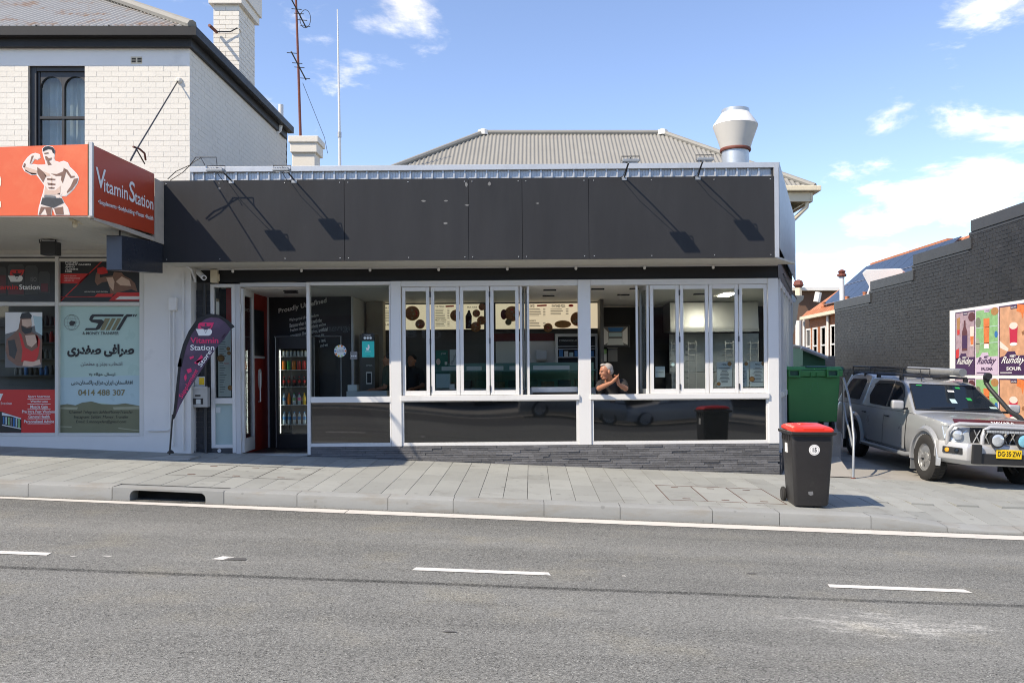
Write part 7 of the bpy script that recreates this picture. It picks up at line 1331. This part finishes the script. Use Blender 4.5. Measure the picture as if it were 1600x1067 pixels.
    for yb, nm in ((1.55, 0), (2.55, 0), (3.15, 0), (3.75, 0)):
        MB().tube([(-.60, yb, 1.66), (.60, yb, 1.66)], .022, 8).build('roof_bar', 'black_metal', t)
        for s in (-1, 1): MB().box(s * .58 - .03, s * .58 + .03, yb - .04, yb + .04, 1.585, 1.665).build('bar_foot', 'ute_trim', t, bevel=.008)
    for y0, y1 in ((2.95, 3.85),):
        m = MB(); z_ = 1.735; c4 = [(-.58, y0), (.58, y0), (.58, y1), (-.58, y1)]
        for i in range(4):
            a, b_ = c4[i], c4[(i + 1) % 4]; m.tube([(a[0], a[1], 1.69), (a[0], a[1], z_ + .05), (b_[0], b_[1], z_ + .05), (b_[0], b_[1], 1.69)], .014, 6)
        m.build('roof_basket', 'black_metal', t, kind='stuff')
    m = MB()
    for yb in (1.5, 2.7): m.tube([(-.60, yb, 1.67), (-.60, yb, 1.80), (-.1, yb, 1.80), (-.1, yb, 1.67)], .013, 6)
    m.tube([(-.60, 1.5, 1.80), (-.60, 2.7, 1.80)], .013, 6); m.tube([(-.6, 1.5, 1.74), (-.6, 2.7, 1.74)], .013, 6); m.build('rack_rail', 'black_metal', t, kind='stuff')
    ar = MB().tube([(.25, 1.10, 1.765), (.20, 3.0, 1.765)], .062, 16).build('roof_tube', 'steel_dull', t, smooth=True); MB().tube([(.252, 1.02, 1.765), (.247, 1.22, 1.765)], .070, 16).build('tube_cap', 'ute_flare', ar, smooth=True)
    return t
ute()
def hatch(cx, cy, lab, col, grp):
    z0 = zr(cx, cy); CM = Matrix.Translation((cx, cy, z0)) @ Matrix.Rotation(R(-90), 4, 'Z') @ Matrix.Rotation(0, 4, 'X')
    ex_ = Vector((0, 1, 0)); ey_ = Vector((1, 0, -.0385)).normalized(); ez_ = ex_.cross(ey_) * -1 if ex_.cross(ey_).z < 0 else ex_.cross(ey_); CM = Matrix((-ex_ if False else Vector((0, -1, 0)), ey_, ez_)).transposed().to_4x4(); CM.translation = (cx, cy, z0)
    t = thing('parked_car', lab, 'car', (0, 0, 0), grp, mtx=CM)
    def pf(w_, zt, zl=.22): return [(0, zt), (w_ * .6, zt - .01), (w_ - .06, zt - .05), (w_, .62), (w_ - .01, .42), (w_ - .06, zl), (0, zl)]
    b = loft_body([(-.80, pf(.62, .58, .3)), (-.74, pf(.74, .68)), (-.5, pf(.82, .80)), (.3, pf(.85, .92)), (1.4, pf(.85, .93)), (2.7, pf(.85, .93)), (3.15, pf(.80, .90)), (3.22, pf(.74, .72, .32))]).build('body', col, t, smooth=True); cut_arches(b, [(0, .30), (2.5, .30)], .35)
    def xw(z): return .80 - (z - .9) / .5 * .2
    out = [(.35, .90), (1.0, 1.30), (1.4, 1.40), (2.4, 1.41), (2.95, 1.30), (3.15, .90)]; n = len(out); MB().add([(-xw(z), y, z) for y, z in out] + [(xw(z), y, z) for y, z in out], [tuple(range(n)), tuple(range(2 * n - 1, n - 1, -1))] + [(i, (i + 1) % n, (i + 1) % n + n, i + n) for i in range(n)]).build('cabin', col, t, bevel=.04, smooth=True)
    for s in (-1, 1):
        for o in ([(.75, .95), (1.1, 1.28), (1.6, 1.34), (1.6, .95)], [(1.68, .95), (1.68, 1.34), (2.4, 1.34), (2.7, 1.2), (2.75, .95)]): MB().prism([(s * (xw(z) + .006), y, z) for y, z in o], (-s * .006, 0, 0)).build('side_window', 'car_glass', t)
        for y in (0, 2.5): wheel(t, (s * .74, y, .31), .31, .2, s, 'steel', 10, .66)
        MB().box(s * .58 - .14, s * .58 + .14, -.77, -.62, .58, .68).build('headlight', 'headlamp', t, bevel=.03)
    MB().prism([(-.62, .43, .96), (.62, .43, .96), (.55, .96, 1.29), (-.55, .96, 1.29)], (0, -.012, .012)).build('windscreen', 'car_glass', t)
hatch(4.2, -4.2, 'white hatchback parked across the road, mirrored in the right black glass', 'hatch_white', 'cars parked across the road'); hatch(.3, -4.2, 'silver hatchback parked across the road, mirrored beside the middle post', 'ute_silver', 'cars parked across the road')
# shopfronts across the road, seen only as reflections
ob = thing('opposite_building', 'low dark shopfront building across the road, mirrored in the windows', 'building', (0, -11.6, 0))
m = MB(); m.box(-26, 26, -18, -11.5, -1.5, 6.3); m.build('wall', 'opp_wall', ob); m = MB(); m.box(-26, 26, -11.49, -9.6, 3.05, 3.2); m.build('awning', 'opp_dark', ob); m = MB(); m.box(-26, 26, -11.49, -11.4, 3.3, 4.4); m.build('sign_band', 'print_maroon', ob)
for i in range(9): m = MB(); m.box(-24 + i * 5.4, -20 + i * 5.4, -11.49, -11.43, .3, 2.8); m.build('shop_window', 'car_glass', ob)
op = Plane((0, -11.38, 0), (0, 1, 0))
def otext(s, x0, x1, z0, z1):
    vs, fs = text_mesh(s, .01); a0 = min(v.x for v in vs); a1 = max(v.x for v in vs); b0 = min(v.y for v in vs); b1 = max(v.y for v in vs)
    MB().add([(x1 - (v.x - a0) / (a1 - a0) * (x1 - x0), -11.37, z0 + (v.y - b0) / (b1 - b0) * (z1 - z0)) for v in vs], fs).build('lettering', 'print_white', ob)
otext('Royal Dental', -6.6, -2.6, 3.85, 4.25); otext('0180', -6.4, -4.2, 3.4, 3.75); otext('Signarama', -10.5, -8.2, 3.6, 4.0)
# ------------------------------------------------------------------ people (one continuous skin, clothing and hair as children)
def ellip(m, c, r, rot=None, n=14, k=10):
    vs = []; c = Vector(c); rot = rot or Matrix.Identity(3)
    for i in range(1, k):
        a = math.pi * i / k
        for j in range(n): b = 2 * math.pi * j / n; vs.append(c + rot @ Vector((r[0] * math.sin(a) * math.cos(b), r[1] * math.sin(a) * math.sin(b), r[2] * math.cos(a))))
    vs += [c + rot @ Vector((0, 0, r[2])), c - rot @ Vector((0, 0, r[2]))]; T = len(vs) - 2
    fs = [(i * n + j, i * n + (j + 1) % n, (i + 1) * n + (j + 1) % n, (i + 1) * n + j) for i in range(k - 2) for j in range(n)] + [(T, (j + 1) % n, j) for j in range(n)] + [((k - 2) * n + j, (k - 2) * n + (j + 1) % n, T + 1) for j in range(n)]
    m.add(vs, fs)
def limb(m, pts, rs):
    for i in range(len(pts) - 1):
        a, b = Vector(pts[i]), Vector(pts[i + 1]); n = 6
        for k in range(n + 1): q = a.lerp(b, k / n); r = rs[i] + (rs[i + 1] - rs[i]) * k / n; ellip(m, q, (r, r, r), n=10, k=7)
def fuse(m, name, mt, parent, vox, sm_=4):
    o = m.build(name, mt, parent); md = o.modifiers.new('r', 'REMESH'); md.mode = 'VOXEL'; md.voxel_size = vox; md.use_smooth_shade = True; s = o.modifiers.new('s', 'SMOOTH'); s.iterations = sm_; s.factor = .5
    dg = bpy.context.evaluated_depsgraph_get(); dg.update(); me = bpy.data.meshes.new_from_object(o.evaluated_get(dg)); o.modifiers.clear(); o.data = me; me.polygons.foreach_set('use_smooth', [True] * len(me.polygons)); return o
def head(m, c, rot, s=1.0, nose=True):
    T = lambda p: Vector(c) + rot @ (Vector(p) * s); E = lambda p, r, rr=None: ellip(m, T(p), tuple(x * s for x in r), rot @ (rr or Matrix.Identity(3)))
    # local: -x is where the face looks, z up
    E((.012, 0, .03), (.098, .076, .085)); E((-.03, 0, -.02), (.062, .06, .075)); E((-.035, 0, -.085), (.048, .045, .035)); E((-.062, 0, -.09), (.022, .022, .02)); E((-.075, 0, .028), (.016, .05, .012)); E((.02, 0, -.04), (.06, .055, .06))
    E((-.093, 0, -.014), (.019, .014, .024), Matrix.Rotation(R(-25), 3, 'Y')); E((-.084, 0, -.058), (.013, .024, .010)); E((-.084, 0, -.068), (.012, .022, .009)); E((-.055, .036, -.02), (.028, .02, .024)); E((-.055, -.036, -.02), (.028, .02, .024))
    for sd in (-1, 1): E((.018, sd * .079, -.012), (.020, .011, .033), Matrix.Rotation(R(12), 3, 'Y'))
def hand(m, wrist, palm, side_n, curl, spread, s=1.0):
    """palm from the wrist towards palm; side_n is the palm normal; five fingers of unequal length"""
    w_, p = Vector(wrist), Vector(palm); d = (p - w_).normalized(); n = Vector(side_n).normalized(); x = d.cross(n).normalized()
    limb(m, [w_, w_.lerp(p, .5), p], [.028 * s, .032 * s, .030 * s])
    for k in range(-1, 2): ellip(m, p + x * k * .018 * s, (.018 * s, .018 * s, .02 * s), n=8, k=6)
    for i, (o, L_) in enumerate(((-.031, .070), (-.011, .080), (.010, .077), (.029, .060))):
        a = p + x * o * s + d * .02 * s; b = a + (d * math.cos(curl * .5) + n * math.sin(curl * .5) + x * spread * (i - 1.5)).normalized() * L_ * .52 * s; c = b + (d * math.cos(curl) + n * math.sin(curl)).normalized() * L_ * .48 * s; limb(m, [a, b, c], [.0105 * s, .0095 * s, .008 * s])
    a = w_.lerp(p, .55) + x * -.03 * s; b = a + (d * .6 - x * .7 + n * .3).normalized() * .038 * s; c = b + (d * .9 + n * .4).normalized() * .032 * s; limb(m, [a, b, c], [.014 * s, .012 * s, .010 * s])
def man():
    base = P(955, 612, 13.95); t = thing('person', 'grey haired man in black t shirt leaning on the window sill, hands clasped', 'person', base)
    zs = P(955, 612.3, 13.5).z
    sl_, sr_ = P(938, 602, 13.66), P(972, 600, 13.62); el, er = P(936, 609.6, 13.42), P(977.5, 609.2, 13.42); el.z = zs + .062; er.z = zs + .058
    wl, wr = P(956.5, 597, 13.25), P(966, 600, 13.28); hl, hr_ = P(961.5, 592, 13.23), P(965, 592.5, 13.28)
    hd = P(946.8, 580.5, 13.44); nk = P(953, 597, 13.60); rot = Matrix.Rotation(R(20), 3, 'Z') @ Matrix.Rotation(R(-10), 3, 'Y')
    m = MB(); head(m, hd, rot, 1.10); limb(m, [hd + Vector((.035, .03, -.05)), nk, nk + Vector((.02, .05, -.05))], [.058, .062, .07])
    limb(m, [sl_, sr_], [.07, .07]); limb(m, [nk, P(956, 612, 13.78), P(957, 640, 13.95), P(957, 668, 14.02)], [.09, .12, .125, .13]); limb(m, [sl_, P(944, 640, 13.9)], [.08, .1]); limb(m, [sr_, P(968, 640, 13.9)], [.08, .1])
    limb(m, [sl_, el], [.06, .045]); limb(m, [sr_, er], [.06, .045]); limb(m, [el, el.lerp(wl, .35), wl], [.040, .043, .027]); limb(m, [er, er.lerp(wr, .35), wr], [.040, .043, .027])
    hand(m, wl, hl, (.25, -.25, .9), .8, .05, .92); hand(m, wr, hr_, (-.75, -.5, .2), 1.2, .05, .92)
    # legs behind the sill, standing on the shop floor
    for sx in (-.11, .11):
        h0 = P(957, 672, 14.02) + Vector((sx, 0, 0)); limb(m, [h0, Vector((h0.x, 14.05, .62)), Vector((h0.x, 14.1, .46))], [.09, .065, .055]); limb(m, [Vector((h0.x, 14.1, .44)), Vector((h0.x, 13.95, .42))], [.045, .04])
    body = fuse(m, 'body', 'skin', t, .0065, 3)
    m = MB(); limb(m, [sl_ + Vector((0, .01, 0)), sr_ + Vector((0, .01, 0))], [.082, .082]); limb(m, [nk + Vector((.008, -.005, -.045)), P(956, 612, 13.76), P(957, 640, 13.95), P(957, 672, 14.02)], [.105, .15, .15, .15]); limb(m, [sl_.lerp(sr_, .5) + Vector((0, -.04, -.03)), P(956, 625, 13.70)], [.10, .12]); limb(m, [sl_, P(943, 640, 13.9)], [.092, .115]); limb(m, [sr_, P(970, 640, 13.9)], [.092, .115]); limb(m, [sl_, sl_.lerp(el, .72)], [.078, .068]); limb(m, [sr_, sr_.lerp(er, .72)], [.078, .068])
    fuse(m, 't_shirt', 'shirt_black', t, .009, 5)
    m = MB(); T = lambda p: hd + rot @ (Vector(p) * 1.10); ellip(m, T((.028, 0, .042)), (.100, .087, .088), rot); ellip(m, T((.055, 0, .0)), (.068, .082, .075), rot); ellip(m, T((-.03, 0, .105)), (.05, .045, .022), rot)
    hr2 = fuse(m, 'hair', 'hair_grey', t, .008, 3); hr2.data.transform(Matrix.Translation((0, 0, 0)))
    # keep the hair off the face: drop everything in front of the hairline and below the ear
    bm = bmesh.new(); bm.from_mesh(hr2.data); inv = rot.transposed(); kill = []
    for v in bm.verts:
        q = inv @ (v.co + ORIG[t] - hd) / 1.10
        if (q.x < -.055 and q.z < .085) or (q.x < -.02 and q.z < .045) or (q.x < .03 and q.z < -.005 + .0) or q.z < -.055: kill.append(v)
    bmesh.ops.delete(bm, geom=kill, context='VERTS'); bm.to_mesh(hr2.data); bm.free()
    # eyes and brow
    for sd in (-1, 1):
        e = MB(); ellip(e, T((-.082, sd * .03, .008)), (.009, .010, .008), rot, 8, 6); e.build('eye', 'print_black', t)
    m = MB(); m.tube([P(957, 655, 13.9) + Vector((0, .06, 0)), P(957, 660, 13.95)], .02, 6) if False else None
    # trousers hidden behind the sill
    m = MB()
    for sx in (-.11, .11):
        h0 = P(957, 672, 14.02) + Vector((sx, 0, 0)); limb(m, [h0 + Vector((0, 0, .02)), Vector((h0.x, 14.06, .58)), Vector((h0.x, 14.1, .49))], [.105, .085, .075])
    fuse(m, 'trousers', 'shirt_black', t, .012, 4)
man()
def staff(x, y, face, lab, shirt, arm):
    t = thing('person', lab, 'person', (x, y, FL + TH * x)); z0 = FL + TH * x; H = lambda dx, dy, z: Vector((x + dx, y + dy, z0 + z))
    rot = Matrix.Rotation(face, 3, 'Z'); q = lambda dx, dy, z: H(*(rot @ Vector((dx, dy, 0))).xy, z)
    m = MB(); head(m, q(0, 0, 1.58), rot, 1.0); limb(m, [q(.02, 0, 1.5), q(.03, 0, 1.4)], [.055, .06]); limb(m, [q(.02, 0, 1.36), q(.02, 0, 1.1), q(.02, 0, .92)], [.12, .13, .14])
    for s in (-1, 1):
        limb(m, [q(.02, s * .07, 1.36), q(.03, s * .17, 1.36)], [.08, .065]); e = q(-.02, s * .25, 1.10); w_ = q(-.22, s * (.15 if arm else .22), 1.05 if arm else .9); limb(m, [q(.03, s * .18, 1.36), e], [.055, .04]); limb(m, [e, w_], [.04, .027]); hand(m, w_, w_ + rot @ Vector((-.08, 0, 0)), (0, 0, -1), .5, .06)
        limb(m, [q(.02, s * .09, .9), q(.02, s * .1, .5), q(.03, s * .1, .08)], [.095, .065, .045]); limb(m, [q(.04, s * .1, .04), q(-.12, s * .1, .035)], [.04, .03])
    fuse(m, 'body', 'skin', t, .009, 4)
    m = MB(); limb(m, [q(.02, 0, 1.37), q(.02, 0, 1.1), q(.02, 0, .86)], [.13, .145, .155])
    for s in (-1, 1): limb(m, [q(.02, s * .06, 1.37), q(.03, s * .17, 1.37)], [.09, .075]); limb(m, [q(.03, s * .18, 1.37), q(0, s * .23, 1.18)], [.068, .058])
    fuse(m, 'shirt', shirt, t, .012, 5); m = MB()
    for s in (-1, 1): limb(m, [q(.02, s * .085, .9), q(.02, s * .1, .5), q(.03, s * .1, .1)], [.11, .08, .06])
    fuse(m, 'trousers', 'shirt_black', t, .014, 5); m = MB(); ellip(m, q(.03, 0, 1.625), (.10, .085, .085), rot); fuse(m, 'hair', 'shirt_black', t, .012, 3)
staff((607 - CU) * 14.75 / F, 14.75, R(0), 'person in grey green shirt standing behind the fixed window', 'shirt_green', True)
staff((643 - CU) * 15.9 / F, 15.9, R(70), 'person in black shirt at the counter behind the first window leaf', 'shirt_black', True)
